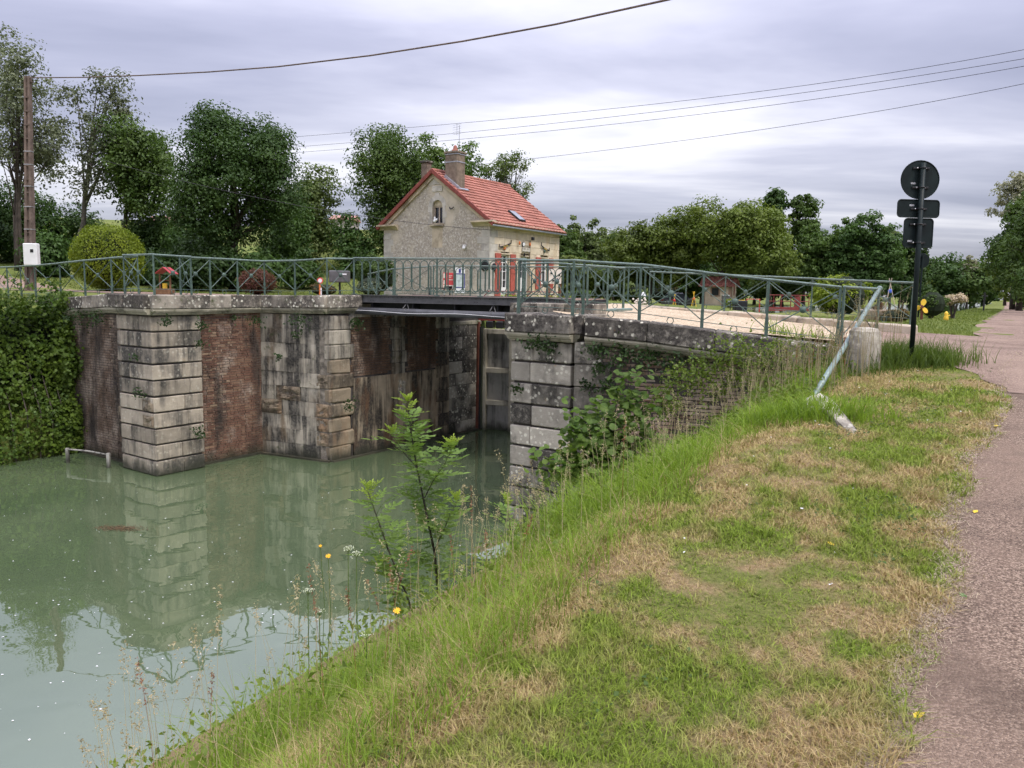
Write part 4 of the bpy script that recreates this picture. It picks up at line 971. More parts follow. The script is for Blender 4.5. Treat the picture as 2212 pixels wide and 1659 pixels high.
def shutter(x0, x1, zt_, zb_, flip):
    a, b = fs(x0), fs(x1); n_ = 4; so = None; w = (b-a)
    mb = MB(); mb.obox(Pf(a, .03, zb_), EU3*w, NV3*.02, UP*(zt_-zb_)); so = mb.build('shutter', M['shutter'], hs)
    for q in range(n_): mb = MB(); mb.chamfer(Pf(a+w*(q+.5)/n_, .06, (zt_+zb_)/2), w/n_/2-.004, .012, (zt_-zb_)/2, .004, EU3, NV3); mb.build('board', M['shutter'], so)
    for z in (zb_+.22, (zt_+zb_)/2+.1, zt_-.3): mb = MB(); mb.obox(Pf(a+.01, .072, z), EU3*(w-.02), NV3*.02, UP*.10); mb.build('batten', M['shutter'], so)
    for (za, zb2) in ((zb_+.3, (zt_+zb_)/2+.1), ((zt_+zb_)/2+.2, zt_-.3)):
        mb = MB(); p0, p1 = Pf(a+.03, .082, za), Pf(b-.03, .082, zb2); 
        if flip: p0, p1 = Pf(b-.03, .082, za), Pf(a+.03, .082, zb2)
        bar(mb, p0, p1, .08, .02, NV3.cross((p1-p0).normalized())); mb.build('diagonal', M['shutter'], so)
z_ = OP[0][3]; shutter(1068.5, 1080.5, z_+.02, ZG+.15, True); shutter(1101.5, 1112.5, z_+.02, ZG+.15, False)
z_ = OP[2][3]; shutter(1156.5, 1167, z_+.02, ZG+.55, True); shutter(1184.8, 1194, z_+.02, ZG+.55, False)
# things fixed to the facade
def fthing(name, lab, cat): return thing(name, Pf(3, .05, 6.5), lab, cat)
def boatsign(name, x0, y0, x1, y1, lab):
    a, za = fpt(x0, y0); b, zb = fpt(x1, y1); t = fthing(name, lab, 'sign'); mb = MB(); N_ = 9
    top = [(lerp(a, b, i/N_), lerp(za, zb, i/N_)-.03*math.sin(math.pi*i/N_)+.03) for i in range(N_+1)]; bot = [(s, z-.05-.05*math.sin(math.pi*i/N_)) for i, (s, z) in enumerate(top)]
    mb.prism([Pf(s, .05, z) for s, z in top]+[Pf(s, .05, z) for s, z in bot[::-1]], NV3*.03); mb.obox(Pf(a, .05, za), EU3*.03, NV3*.03, UP*.16); mb.obox(Pf(b-.03, .05, zb), EU3*.03, NV3*.03, UP*.16); mb.build('board', M['black'], t)
    for q in range(7):
        f_ = .32+.055*q; s = lerp(a, b, f_); z = lerp(za, zb, f_)-.03*math.sin(math.pi*f_)-.05; mb = MB(); mb.obox(Pf(s, .081, z), EU3*.035, NV3*.004, UP*.055); mb.build('letter', M['gold'], t)
boatsign('name_board', 1076.5, 534, 1102.5, 525, 'black curved name board with gold lettering above the left shutters')
boatsign('name_board', 1167, 530, 1185, 542, 'black slanting name board above the right shutters')
a, z1 = fpt(1126.5, 535); b, _ = fpt(1144, 537); z0 = fpt(1127, 543)[1]
t = fthing('wall_plaque', 'pale carved stone plaque over the middle door', 'plaque')
block(t, 'slab', Pf, EU3, NV3, a, b, 0, .07, z0-.02, z1+.02, M['quoin'], .02)
for r in range(2):
    for q in range(8):
        if q in (3, 4) and r == 0: continue
        mb = MB(); s = lerp(a+.12, b-.2, q/7.5); mb.obox(Pf(s, .0695, z0+.10+.15*r), EU3*.05, NV3*.003, UP*.09); mb.build('letter', M['gate_frame'], t)
for (x, y, nm, mt, h) in ((1118.5, 525, 'wall_lantern', 'orange', .2), (1141, 528, 'wall_lantern', 'orange', .2)):
    s, z = fpt(x, y); mb = MB(); mb.lathe(Pf(s, .12, z-h/2), [(.03, 0), (.05, .03), (.055, h*.7), (.03, h*.8), (.03, h*.95), (.01, h)], UP, 10)
    tag(mb.build(nm, M[mt], None, True), 'orange wall lantern %s of the clock' % ('left' if x < 1130 else 'right'), 'lantern')
s, z = fpt(1129.5, 528); mb = MB(); mb.lathe(Pf(s, .02, z), [(.14, 0), (.14, .04), (.12, .05)], NV3, 18); t = fthing('wall_clock', 'round pale dial with dark rim above the plaque', 'clock'); mb.build('rim', M['black'], t)
mb = MB(); mb.lathe(Pf(s, .05, z), [(.115, .005), (.11, .02), (.05, .025)], NV3, 18); mb.build('dial', M['white'], t)
s, z = fpt(1089, 537); mb = MB(); mb.lathe(Pf(s, .02, z), [(.07, 0), (.08, .03), (.03, .08)], NV3, 7); mb.tube([Pf(s-.1, .04, z-.04), Pf(s+.1, .06, z+.05)], .02, 6); tag(mb.build('wall_ornament', M['orange'], None), 'orange crab shaped ornament under the left name board', 'ornament')
s, z = fpt(1174.5, 543); mb = MB(); mb.lathe(Pf(s, .05, z-.1), [(.02, 0), (.05, .05), (.06, .12), (.03, .18), (.01, .22)], UP, 9); tag(mb.build('wall_ornament', M['rail'], None, True), 'small green ornament under the right name board', 'ornament')
s, z = fpt(1129.5, 549); mb = MB(); mb.lathe(Pf(s, .1, z-.16), [(.01, 0), (.04, .08), (.05, .2), (.02, .22)], UP, 8); tag(mb.build('door_lamp', M['black'], None), 'small black lamp hanging over the middle door', 'lamp')
s, z = fpt(1144.5, 516); t = fthing('floodlight', 'small black floodlight on a thin pole at the facade', 'floodlight'); mb = MB(); mb.chamfer(Pf(s, .2, z), .10, .06, .09, .02, EU3, NV3); mb.build('lamp_head', M['black'], t); mb = MB(); mb.tube([Pf(s-.05, .06, z-.1), Pf(s-.06, .06, ZG+.2)], .025, 6); mb.build('pole', M['chimney'], t)
for (x, y, r, lab) in ((1048.5, 574, .28, 'dark round plate on the gable corner'), (1066, 577, .2, 'dark round plate beside the left shutter')):
    (s, z) = gpt(x, y) if x < 1056 else fpt(x, y); P = Pgb(s, .03, z) if x < 1056 else Pf(s, .03, z); ax = -EU3 if x < 1056 else NV3
    mb = MB(); mb.lathe(P, [(r, 0), (r, .03), (r*.7, .05), (r*.3, .05)], ax, 18); tag(mb.build('wall_plate', M['black'], None), lab, 'plate')
s, z = gpt(1006, 532); mb = MB(); mb.chamfer(Pgb(s, .12, z), .05, .1, .07, .02, -NV3, -EU3); mb.lathe(Pgb(s, .16, z-.16), [(.03, 0), (.09, .04), (.08, .12), (.03, .15)], UP, 10); tag(mb.build('security_lamp', M['white'], None), 'small white lamp low on the gable wall', 'lamp')
s, z = gpt(977, 449); mb = MB(); mb.tube([Pgb(s-.14, .06, z+.04), Pgb(s-.07, .1, z-.06), Pgb(s+.07, .1, z-.06), Pgb(s+.14, .06, z+.04)], .03, 6); tag(mb.build('wall_bracket', M['black'], None), 'black hooked bracket on the gable right of the window', 'bracket')
# info boards in front of the gable
def board(name, x0, y0, x1, y1, Y, mt, lab, detail):
    a = at(x0, y1, Y); b = at(x1, y1, Y); zt_ = at(x0, y0, Y).z; t = thing(name, (a+b)/2, lab, 'board'); w = (b-a); w.z = 0; wl_ = w.length; w.normalize(); nn = Vector((w.y, -w.x, 0))
    Pq = plane_pt(Vector((a.x, a.y, 0)), w, nn)
    mb = MB(); mb.chamfer(Pq(wl_/2, 0, (a.z+zt_)/2), wl_/2, .03, (zt_-a.z)/2, .008, w, nn); mb.build('panel', M[mt], t)
    for s in (.06, wl_-.06): mb = MB(); mb.tube([Pq(s, -.06, gz(a)-.1), Pq(s, -.06, zt_)], .03, 8); mb.build('post', M['alu'], t)
    for (u0, u1, v0, v1, m2) in detail: mb = MB(); mb.obox(Pq(wl_*u0, .031, lerp(a.z, zt_, v0)), w*(wl_*(u1-u0)), nn*.006, UP*((zt_-a.z)*(v1-v0))); mb.build('print', M[m2], t)
board('notice_board', 957, 589, 979.5, 625, 37.5, 'panel_red', 'red tourist notice board before the gable wall', [(.04, .3, .68, .96, 'cream_paint'), (.05, .3, .3, .55, 'cream_paint'), (.4, .95, .56, .6, 'cream_paint'), (.4, .9, .8, .84, 'cream_paint'), (.4, .8, .72, .75, 'cream_paint'), (.02, .98, .02, .26, 'cream_paint'), (.1, .9, .1, .2, 'pink')])
board('map_board', 982, 578, 1004, 634, 37.3, 'white', 'white and blue framed map board beside the red notice board', [(0, .08, .22, .78, 'panel_blue'), (.92, 1, .22, .78, 'panel_blue'), (0, 1, .74, .78, 'panel_blue'), (.08, .92, .22, .25, 'panel_blue'), (.1, .9, .26, .73, 'poster'), (.4, .6, .8, .95, 'panel_blue')])
# ------------------------------------------------------------------ sign post, bollard, slanting pipe
SB = ground_at(1968, 792); SB.z -= .02
ST = at(1995, 352, SB.y+.05)
sg = thing('sign_post', SB, 'dark green sign post with one round and two rectangular plates, seen from behind', 'sign')
mb = MB(); mb.tube([SB-UP*.2, SB.lerp(ST, .5), ST], .036, 14); mb.build('post', M['dark_green_sign'], sg, True)
dS = (ST-SB).normalized(); rS = dS.cross(Vector((0, 1, 0))); rS = Vector((1, .12, .02)); rS = (rS-dS*rS.dot(dS)).normalized(); fS = dS.cross(rS); fS = -fS if fS.y < 0 else fS   # fS points away from the viewer
def mpx(Y): return Y/FPX
kx = mpx(SB.y)
def on_post(y): return SB+(ST-SB)*((792-y)/(792-352.0))
def plate(poly, c, th, mat, nm):
    pts = [c+rS*x+dS*z for x, z in poly]; mb = MB(); mb.prism(pts, fS*th); return mb.build(nm, mat, sg)
def rrect(w, h, r): return [(sx*(w/2-r)+r*math.cos(a), sy*(h/2-r)+r*math.sin(a)) for (sx, sy, a0) in ((1, 1, 0), (-1, 1, 90), (-1, -1, 180), (1, -1, 270)) for a in [math.radians(a0+q*22.5) for q in range(5)]]
SPL = [(386, 'round', .60, .55, 0.0, (362, 403)), (447, 'rect', .66, .25, .0, (448,)), (499, 'rect', .46, .42, .02, (481, 520))]
for (y, kind_, w, h, dx, cl_y) in SPL:
    c = on_post(y)+fS*.055+rS*dx; nm = 'round_plate' if kind_ == 'round' else 'rectangular_plate'
    pl2 = plate([(w/2*math.cos(2*math.pi*i/36), h/2*math.sin(2*math.pi*i/36)) for i in range(36)] if kind_ == 'round' else rrect(w, h, .05), c, .008, M['dark_green_sign'], nm)
    rim = MB(); rp = [(w/2*math.cos(2*math.pi*i/36), h/2*math.sin(2*math.pi*i/36)) for i in range(37)] if kind_ == 'round' else rrect(w, h, .05)+[rrect(w, h, .05)[0]]
    rim.tube([c+rS*x+dS*z for x, z in rp], .009, 6, False); rim.build('rim', M['dark_green_sign'], pl2)
    for yy in cl_y:
        q = on_post(yy); mb = MB(); mb.chamfer(q+fS*.047, .13, .012, .014, .004, rS, fS, dS); mb.ring(q, rS, fS, .04, .008, 14, 5); mb.build('clamp', M['black'], pl2)
        for s in (-.065, .065): mb = MB(); mb.lathe(q+rS*s+fS*.034, [(.011, 0), (.011, -.008), (.005, -.012)], fS, 8); mb.build('bolt', M['alu'], pl2)
    q = on_post(y)+fS*.054-rS*(.11)+dS*(-.055 if kind_ == 'round' else (.045 if h < .3 else -.12)); mb = MB(); mb.obox(q-rS*.035-dS*.012, rS*.075, dS*.026, -fS*.001); mb.build('sticker', M['alu'], pl2)
fsn = thing('far_sign_post', ground_at(1991, 700), 'small dark round sign on a thin post behind the sign post', 'sign')
q = at(1993, 563, 30); b_ = Vector((q.x, q.y, gz(q)))
mb = MB(); mb.tube([b_, q+UP*.2], .035, 8); mb.build('post', M['dark_green_sign'], fsn); mb = MB(); mb.lathe(q+Vector((0, .04, 0)), [(.29, 0), (.29, .02)], Vector((0, 1, 0)), 22); mb.build('round_plate', M['dark_green_sign'], fsn)
# bollard
BB = ground_at(1862, 806); bw = 70*mpx(BB.y); bh = 98*mpx(BB.y)
bo = MB(); prof = [(1.0, -.15), (1.0, .0), (.96, .25), (.91, .55), (.86, .80), (.80, .93), (.66, .995), (.3, 1.01)]
sec = [(-.5, -.30), (-.28, -.5), (.12, -.46), (.5, -.22), (.46, .3), (.1, .5), (-.35, .42), (-.52, .1)]
V_ = []; nS = len(sec)
for (r_, h_) in prof:
    for (x, y) in sec:
        P = BB+Vector((x*bw*r_, y*bw*.9*r_, h_*bh)); V_.append(P+Vector(mnoise.noise_vector(P*6))*.012)
bo.add(V_, [(i*nS+k, i*nS+(k+1) % nS, (i+1)*nS+(k+1) % nS, (i+1)*nS+k) for i in range(len(prof)-1) for k in range(nS)]+[tuple((len(prof)-1)*nS+k for k in range(nS))])
tag(bo.build('stone_bollard', M['stone_white'], None), 'worn whitewashed stone bollard beside the end of the railing', 'bollard')
# slanting pipe and its concrete foot
AN = ground_at(1756, 868); AN.z += .06
pt_ = f_+UP*1.03
sp2 = thing('slanting_pipe', AN, 'faded green steel pipe slanting down from the railing end to a concrete foot', 'pipe')
mb = MB(); mb.tube([AN-(pt_-AN).normalized()*.1, AN.lerp(pt_, .33)+UP*-.01, AN.lerp(pt_, .66)-UP*.01, pt_], .037, 12); mb.build('pipe', M['rail_top'], sp2, True)
q = AN.lerp(pt_, .50); ax_ = (pt_-AN).normalized(); mb = MB(); mb.lathe(q, [(.038, -.03), (.050, -.025), (.050, .025), (.038, .03)], ax_, 12); mb.build('collar', M['rail'], sp2, True)
mb = MB(); mb.lathe(pt_, [(.042, -.05), (.052, -.03), (.052, .03), (.02, .05)], ax_, 12); mb.build('end_cap', M['rail_top'], sp2, True)
cf = [ground_at(1732, 884), ground_at(1770, 880), ground_at(1798, 893), ground_at(1852, 934), ground_at(1843, 938), ground_at(1780, 903), ground_at(1738, 897)]
tops = [.12, .17, .15, .02, -.01, .10, .08]
mb = MB(); T_ = [p+UP*t for p, t in zip(cf, tops)]; B_ = [p-UP*.3 for p in cf]; m_ = len(cf)
mb.add(T_+B_, [tuple(range(m_))[::-1]]+[(i, (i+1) % m_, (i+1) % m_+m_, i+m_) for i in range(m_)]); tag(mb.build('concrete_foot', M['stone_white'], None), 'half buried whitish concrete block at the foot of the slanting pipe', 'block')
# ------------------------------------------------------------------ utility pole, meter box, wires
M['pole'] = plain('brown_concrete_pole', (.155, .115, .095), .9, .25, 4, bstr=.4)
PY_ = 35.0; pb = at(66, 627, PY_); pb.z = gz(pb)-.1; ptp = at(60, 165, PY_)
up_ = thing('utility_pole', pb, 'tall brown concrete utility pole at the far left with pale bands', 'pole')
mb = MB(); ax = (ptp-pb).normalized(); sd = Vector((1, 0, 0)); fw_ = ax.cross(sd).normalized()
def sect(P, w, d): return [P+sd*x+fw_*y for x, y in ((-w, -d), (-w*.35, -d), (-w*.35, -d*.45), (w*.35, -d*.45), (w*.35, -d), (w, -d), (w, d), (w*.35, d), (w*.35, d*.45), (-w*.35, d*.45), (-w*.35, d), (-w, d))]
A0 = sect(pb, .19, .15); A1 = sect(ptp, .115, .10); mb.add(A0+A1, [(i, (i+1) % 12, (i+1) % 12+12, i+12) for i in range(12)]+[tuple(range(12, 24))]); mb.build('shaft', M['pole'], up_)
for k in range(13):
    f0 = .16+.062*k; P = pb.lerp(ptp, f0); w = lerp(.19, .115, f0)
    mb = MB(); mb.cbox(P-fw_*0, w*.96, .12, .025, sd, fw_, ax); mb.build('rung_web', M['pole'], up_)
for f0 in (.30, .405, .50, .60, .66):
    P = pb.lerp(ptp, f0); w = lerp(.19, .115, f0)+.012; mb = MB(); mb.cbox(P, w, w*.85, .018, sd, fw_, ax); mb.build('band', M['alu'], up_)
mb = MB(); mb.tube([ptp-ax*.25-sd*.2, ptp-ax*.25+sd*.25], .03, 8); mb.build('cross_arm', M['pole'], up_)
bx0 = at(55, 573, PY_-.3); bx1 = at(82, 526, PY_-.3)
mbx = thing('meter_box', bx0, 'white electricity meter box fixed low on the utility pole', 'box')
mb = MB(); mb.chamfer((bx0+bx1)/2, (bx1.x-bx0.x)/2, .14, (bx1.z-bx0.z)/2, .03); mb.build('cabinet', M['white'], mbx)
mb = MB(); mb.cbox(Vector((lerp(bx0.x, bx1.x, .66), bx0.y-.145, lerp(bx0.z, bx1.z, .66))), .07, .006, .07); mb.build('viewing_window', M['black'], mbx)
mb = MB(); pts = []
for x, y, Y in ((61, 168, 35), (180, 167, 33.4), (300, 163, 31.8), (450, 155.5, 29.8), (600, 144, 27.8), (800, 120, 25.2), (1000, 89, 22.6), (1200, 52.5, 20), (1440, 0, 17.2), (1750, -78, 14.5)): pts.append(at(x, y, Y))
mb.tube(pts, .024, 7); tag(mb.build('overhead_cable', M['pole'], None), 'thick twisted overhead cable running from the utility pole up to the right', 'cable')
LN = [((300, 322), (620, 297), (1300, 237), (2240, 102), 'uppermost of the four thin power lines right of the house'), ((300, 341), (620, 319), (1300, 255), (2240, 122), 'second from the top of the four thin power lines'), ((300, 352), (620, 331), (1300, 271), (2240, 138), 'third from the top of the four thin power lines'), ((600, 398), (1130, 345), (1700, 272), (2240, 175), 'lowest of the four thin power lines, clear of the others')]
for P4 in LN:
    xs = [p[0] for p in P4[:4]]; ys = [p[1] for p in P4[:4]]; cf_ = np.polyfit(xs, ys, 3); mb = MB(); pts = []
    for i in range(25):
        x = lerp(xs[0], xs[-1], i/24); pts.append(at(x, float(np.polyval(cf_, x)), 1/lerp(1/105, 1/48, i/24)))
    mb.tube(pts, .017, 5); tag(mb.build('power_line', M['black'], None), P4[4], 'power line', 'thin power lines')
a = at(66, 300, 35); b = Pf(.02, .15, 7.75); mb = MB(); mb.tube([a.lerp(b, t)-UP*(2.6*t*(1-t)) for t in np.linspace(0, 1, 15)], .012, 5); tag(mb.build('service_wire', M['black'], None), 'thin service wire sagging from the utility pole to the house corner', 'wire')
# ------------------------------------------------------------------ left garden things
def gp(x, Y, y=630): p = at(x, y, Y); return Vector((p.x, p.y, gz(p)))
W0 = gp(357, 26)
ww_ = thing('wishing_well', W0, 'toy wishing well with red roof and yellow bucket on the lawn', 'wishing well')
M['red_roof'] = plain('raspberry_roof', (.40, .05, .06), .6, .12, 6)
mb = MB(); mb.chamfer(W0+UP*.10, .23, .23, .13, .012); mb.build('well_box', M['wood'], ww_)
for s in (-1, 1): mb = MB(); mb.obox(W0+Vector((s*.17-.02, -.02, .2)), (.045, 0, 0), (0, .05, 0), (0, 0, .5)); mb.build('upright', M['wood'], ww_)
mb = MB(); mb.tube([W0+Vector((-.2, 0, .5)), W0+Vector((.2, 0, .5))], .02, 6); mb.build('crank', M['wood'], ww_)
mb = MB(); mb.obox(W0+Vector((-.06, -.06, .24)), (.12, 0, 0), (0, .1, 0), (0, 0, .17)); mb.build('bucket', M['yellow'], ww_)
for s in (-1, 1):
    mb = MB(); r0 = W0+Vector((.07, -.3, .92)); mb.obox(r0, Vector((s*.26, 0, -.20)), Vector((0, .6, 0)), Vector((0, 0, .025))); mb.build('roof_slope', M['red_roof'], ww_)
dp = gp(692, 27)
dl = thing('marker_post', dp, 'orange and white marker post with a small round red-rimmed sign', 'post')
mb = MB(); mb.obox(dp+Vector((-.045, 0, -.1)), (.05, 0, 0), (0, .04, 0), (0, 0, .62)); mb.build('orange_face', M['orange'], dl); mb = MB(); mb.obox(dp+Vector((.006, 0, -.1)), (.035, 0, 0), (0, .04, 0), (0, 0, .45)); mb.build('white_face', M['white'], dl)
mb = MB(); mb.lathe(dp+Vector((0, 0, .6)), [(.105, 0), (.105, .02)], Vector((0, -1, 0)), 16); mb.build('sign_disc', M['panel_red'], dl); mb = MB(); mb.lathe(dp+Vector((0, -.02, .6)), [(.07, 0), (.07, .004)], Vector((0, -1, 0)), 16); mb.build('sign_face', M['white'], dl)
mp = gp(734, 29); ml = thing('mail_box', mp, 'dark grey letter box on a thin stand by the bridge end', 'box')
mb = MB(); mb.chamfer(mp+UP*.78, .36, .2, .22, .03); mb.build('box', M['girder'], ml); mb = MB(); mb.tube([mp, mp+UP*.6], .04, 8); mb.build('stand', M['black'], ml)
mb = MB(); mb.obox(mp+Vector((.1, -.21, .84)), (.2, 0, 0), (0, .01, 0), (0, 0, .05)); mb.build('label', M['white'], ml)
bn = gp(949, 33); bl_ = thing('garden_bench', bn, 'small dark bench near the gable wall', 'bench')
mb = MB(); mb.obox(bn+Vector((-.55, -.15, .40)), (1.1, 0, 0), (0, .35, 0), (0, 0, .05)); mb.build('seat', M['black'], bl_)
for s in (-.45, .42): mb = MB(); mb.obox(bn+Vector((s, -.1, 0)), (.05, 0, 0), (0, .25, 0), (0, 0, .4)); mb.build('leg', M['black'], bl_)
# cream hoarding and planters right of the facade
hp_ = at(1190, 640, 40.5); hz_ = gz(hp_)
aw = thing('cream_panel', Vector((hp_.x, hp_.y, hz_)), 'cream decorated panel standing at the right end of the house facade', 'panel')
mb = MB(); a = at(1185, 613, 40.2); b = at(1213, 581, 40.2); mb.chamfer((a+b)/2, (b.x-a.x)/2, .03, (b.z-a.z)/2, .01); mb.build('panel', M['cream_paint'], aw)
for k, (x, y) in enumerate(((1191, 590), (1198, 597), (1204, 603), (1195, 606), (1208, 594))): p = at(x, y, 40.15); mb = MB(); mb.lathe(p, [(.05, 0), (.06, -.01), (.02, -.03)], Vector((0, 1, 0)), 7); mb.build('cut_out', M['black'], aw)
for x in (1187, 1211): p = at(x, 613, 40.2); mb = MB(); mb.obox(Vector((p.x-.04, p.y, hz_)), (.08, 0, 0), (0, .06, 0), (0, 0, p.z-hz_)); mb.build('leg', M['wood'], aw)
# ------------------------------------------------------------------ right background: hut, car, bin, ornaments
def hut():
    Y = 80.0; k_ = mpx(Y); ca, sa = math.cos(R_(28)), math.sin(R_(28)); t = Vector((ca, -sa, 0)); nr = Vector((-sa, -ca, 0))
    c0 = at(1579, 650, Y); c0.z = 0; LW_, DW_ = 3.0, 2.3; z0 = 2.9; ze = at(1579, 617, Y).z; zr = at(1596, 601, Y).z+.15
    P = lambda s, d, z: Vector((c0.x, c0.y, 0))-t*s-nr*d+UP*z            # s to the left along the front, d back
    h_ = thing('garden_hut', P(0, 0, z0), 'small cream hut with an old red tiled roof under the walnut tree', 'hut')
    M['hut_wall'] = plain('cream_hut_render', (.46, .38, .27), .95, .15, 1.5, bstr=.3)
    M['hut_stone'] = plain('brown_hut_stone', (.24, .16, .11), .9, .2, 3)
    M['old_tile'] = plain('old_red_tile', (.26, .10, .075), .9, .35, 3)
    mb = MB(); mb.obox(P(0, 0, z0), -t*LW_, -nr*DW_, UP*(ze-z0)); mb.prism([P(0, 0, ze), P(0, DW_, ze), P(0, DW_/2, zr-.05)], -t*LW_); mb.build('wall', M['hut_wall'], h_)
    for s in (0, LW_-.3): mb = MB(); mb.obox(P(s-.01, -.02, z0), -t*.32, -nr*.04, UP*(ze-z0)); mb.build('corner_stones', M['hut_stone'], h_)
    mb = MB(); mb.obox(P(-.02, -.015, z0), -nr*.35, t*-.03, UP*(ze-z0)); mb.build('corner_stones', M['hut_stone'], h_)
    mb = MB(); mb.obox(P(1.15, -.03, ze-1.15), -t*1.0, -nr*.04, UP*.95); w_ = mb.build('window', M['hut_stone'], h_); mb = MB(); mb.obox(P(1.3, -.05, ze-1.02), -t*.7, -nr*.02, UP*.75); mb.build('pane', M['glass'], w_)
    mb = MB(); mb.obox(P(-.03, .9, ze-1.0), -nr*.5, t*-.02, UP*1.1); w_ = mb.build('slit_window', M['hut_stone'], h_); mb = MB(); mb.obox(P(-.05, 1.02, ze-.95), -nr*.26, t*-.02, UP*.9); mb.build('pane', M['red'], w_)
    for sgn in (0, 1):
        e0 = P(-.35, -.35, ze-.12) if not sgn else P(-.35, DW_+.35, ze-.12); r0 = P(-.35, DW_/2, zr); sl = (r0-e0); n_ = (-t).cross(sl).normalized(); n_ = n_ if n_.z > 0 else -n_
        for i in range(9):
            for j in range(8):
                c = e0+sl*((i+.5)/9)+(-t)*((LW_+.7)*(j+.5)/8); mb = MB()
                if i == 0 and j == 0 or True: mb.chamfer(c+n_*(.03+.006*((i+j) % 3)), (LW_+.7)/16-.012, sl.length/18+.03, .022, .006, t, (sl.normalized()+n_*-.08).normalized(), n_)
                if sgn == 0: mb.build('roof_tile', M['old_tile'], h_)
        mb = MB(); mb.obox(e0-n_*.03, -t*(LW_+.7), sl, n_*.04); mb.build('roof_slope', M['old_tile'], h_)
hut()
def car():
    Y = 84.0; th_a = R_(24); fwd = Vector((math.sin(R_(50)), math.cos(R_(50)), 0)); rt = Vector((fwd.y, -fwd.x, 0)); c0 = at(1441, 650, Y); c0.z = gz(c0)
    t = thing('parked_car', c0, 'dark grey hatchback car parked beneath the walnut tree', 'car')
    M['car_paint'] = plain('dark_grey_car_paint', (.17, .16, .165), .28, .06, 2, .3, .02, .5)
    M['car_glass'] = plain('car_glass', (.12, .14, .17), .06, .1, 2, bstr=0, spec=.8)
    M['tail'] = plain('tail_light', (.45, .03, .03), .3, .05, 4)
    sec_ = [(0, .35, .80, .88), (.12, .30, .98, .90), (.5, .28, 1.02, .92), (1.6, .25, 1.0, .92), (3.1, .25, .96, .90), (3.9, .28, .86, .84), (4.2, .35, .70, .70)]
    mb = MB(); n_ = 10; V = []
    for (s, zb, zt_, hw) in sec_:
        for (x, z) in ((-hw, zb+.1), (-hw, zb+.3), (-hw*.99, zt_-.1), (-hw*.93, zt_), (hw*.93, zt_), (hw*.99, zt_-.1), (hw, zb+.3), (hw, zb+.1), (hw*.9, zb), (-hw*.9, zb)): V.append(c0+fwd*s+rt*x+UP*z)
    mb.add(V, [(i*n_+k, i*n_+(k+1) % n_, (i+1)*n_+(k+1) % n_, (i+1)*n_+k) for i in range(len(sec_)-1) for k in range(n_)]+[tuple(range(n_))[::-1], tuple(range((len(sec_)-1)*n_, len(sec_)*n_))]); body = mb.build('body', M['car_paint'], t)
    gh = [(.12, .98, .80, .88), (.55, 1.48, .62, .70), (1.0, 1.56, .60, .68), (2.0, 1.54, .60, .68), (3.0, 1.0, .74, .84)]
    mb = MB(); V = []
    for (s, z, a, b) in gh: V += [c0+fwd*s-rt*b+UP*.96, c0+fwd*s-rt*a+UP*z, c0+fwd*s+rt*a+UP*z, c0+fwd*s+rt*b+UP*.96]
    mb.add(V, [(i*4+k, i*4+k+1, (i+1)*4+k+1, (i+1)*4+k) for i in range(4) for k in (0, 2)]+[(0, 1, 2, 3)[::-1]]+[(1, 2, 6, 5), (13, 14, 18, 17)]); mb.build('windows', M['car_glass'], t)
    mb = MB(); V = []
    for (s, z, a, b) in gh[1:4]: V += [c0+fwd*s-rt*(a+.02)+UP*z, c0+fwd*s+rt*(a+.02)+UP*z, c0+fwd*s+rt*(a-.05)+UP*(z+.05), c0+fwd*s-rt*(a-.05)+UP*(z+.05)]
    mb.add(V, [(i*4+k, i*4+(k+1) % 4, (i+1)*4+(k+1) % 4, (i+1)*4+k) for i in range(2) for k in range(4)]+[(3, 2, 1, 0), (8, 9, 10, 11)]); mb.build('roof', M['alu'], t)
    for s, x in ((.75, -.86), (.75, .86), (3.35, -.86), (3.35, .86)):
        w = MB(); c = c0+fwd*s+rt*x+UP*.32; w.lathe(c-rt*.1, [(.18, 0), (.32, .01), (.33, .1), (.32, .19), (.18, .2)], rt, 18); wo = w.build('wheel', M['black'], t); w = MB(); w.lathe(c-rt*.11, [(.17, 0), (.17, .22)], rt, 12); w.build('rim', M['alu'], wo)
    for x in (-.68, .68): mb = MB(); mb.chamfer(c0-fwd*.0+rt*x+UP*.80, .17, .06, .07, .02, rt, fwd); mb.build('tail_light', M['tail'], t)
    mb = MB(); mb.obox(c0-fwd*.02-rt*.26+UP*.56, rt*.52, fwd*-.015, UP*.12); mb.build('number_plate', M['white'], t)
    mb = MB(); mb.lathe(c0-fwd*.02+UP*.80, [(.07, 0), (.06, .02)], -fwd, 10); mb.build('badge', M['alu'], t)
    for x in (-.97, .97): mb = MB(); mb.chamfer(c0+fwd*2.7+rt*x+UP*1.02, .09, .05, .06, .02, rt, fwd); mb.build('mirror', M['car_paint'], t)
car()
q = at(1567, 660, 50); bt = thing('brown_bin', Vector((q.x, q.y, 3.6)), 'dark brown slatted litter bin with a pale lid near the hut', 'bin')
a = at(1559, 671, 50); b = at(1573.5, 639, 50)
for k in range(4): mb = MB(); z0, z1 = lerp(a.z, b.z, k/4), lerp(a.z, b.z, (k+1)/4); mb.chamfer(Vector(((a.x+b.x)/2, a.y, (z0+z1)/2)), (b.x-a.x)/2, .22, (z1-z0)/2-.006, .012); mb.build('slat_band', M['wood'] if 0 else M['girder'], bt)
mb = MB(); mb.chamfer(Vector(((a.x+b.x)/2, a.y, b.z+.02)), (b.x-a.x)/2+.03, .25, .03, .012); mb.build('lid', M['alu'], bt)
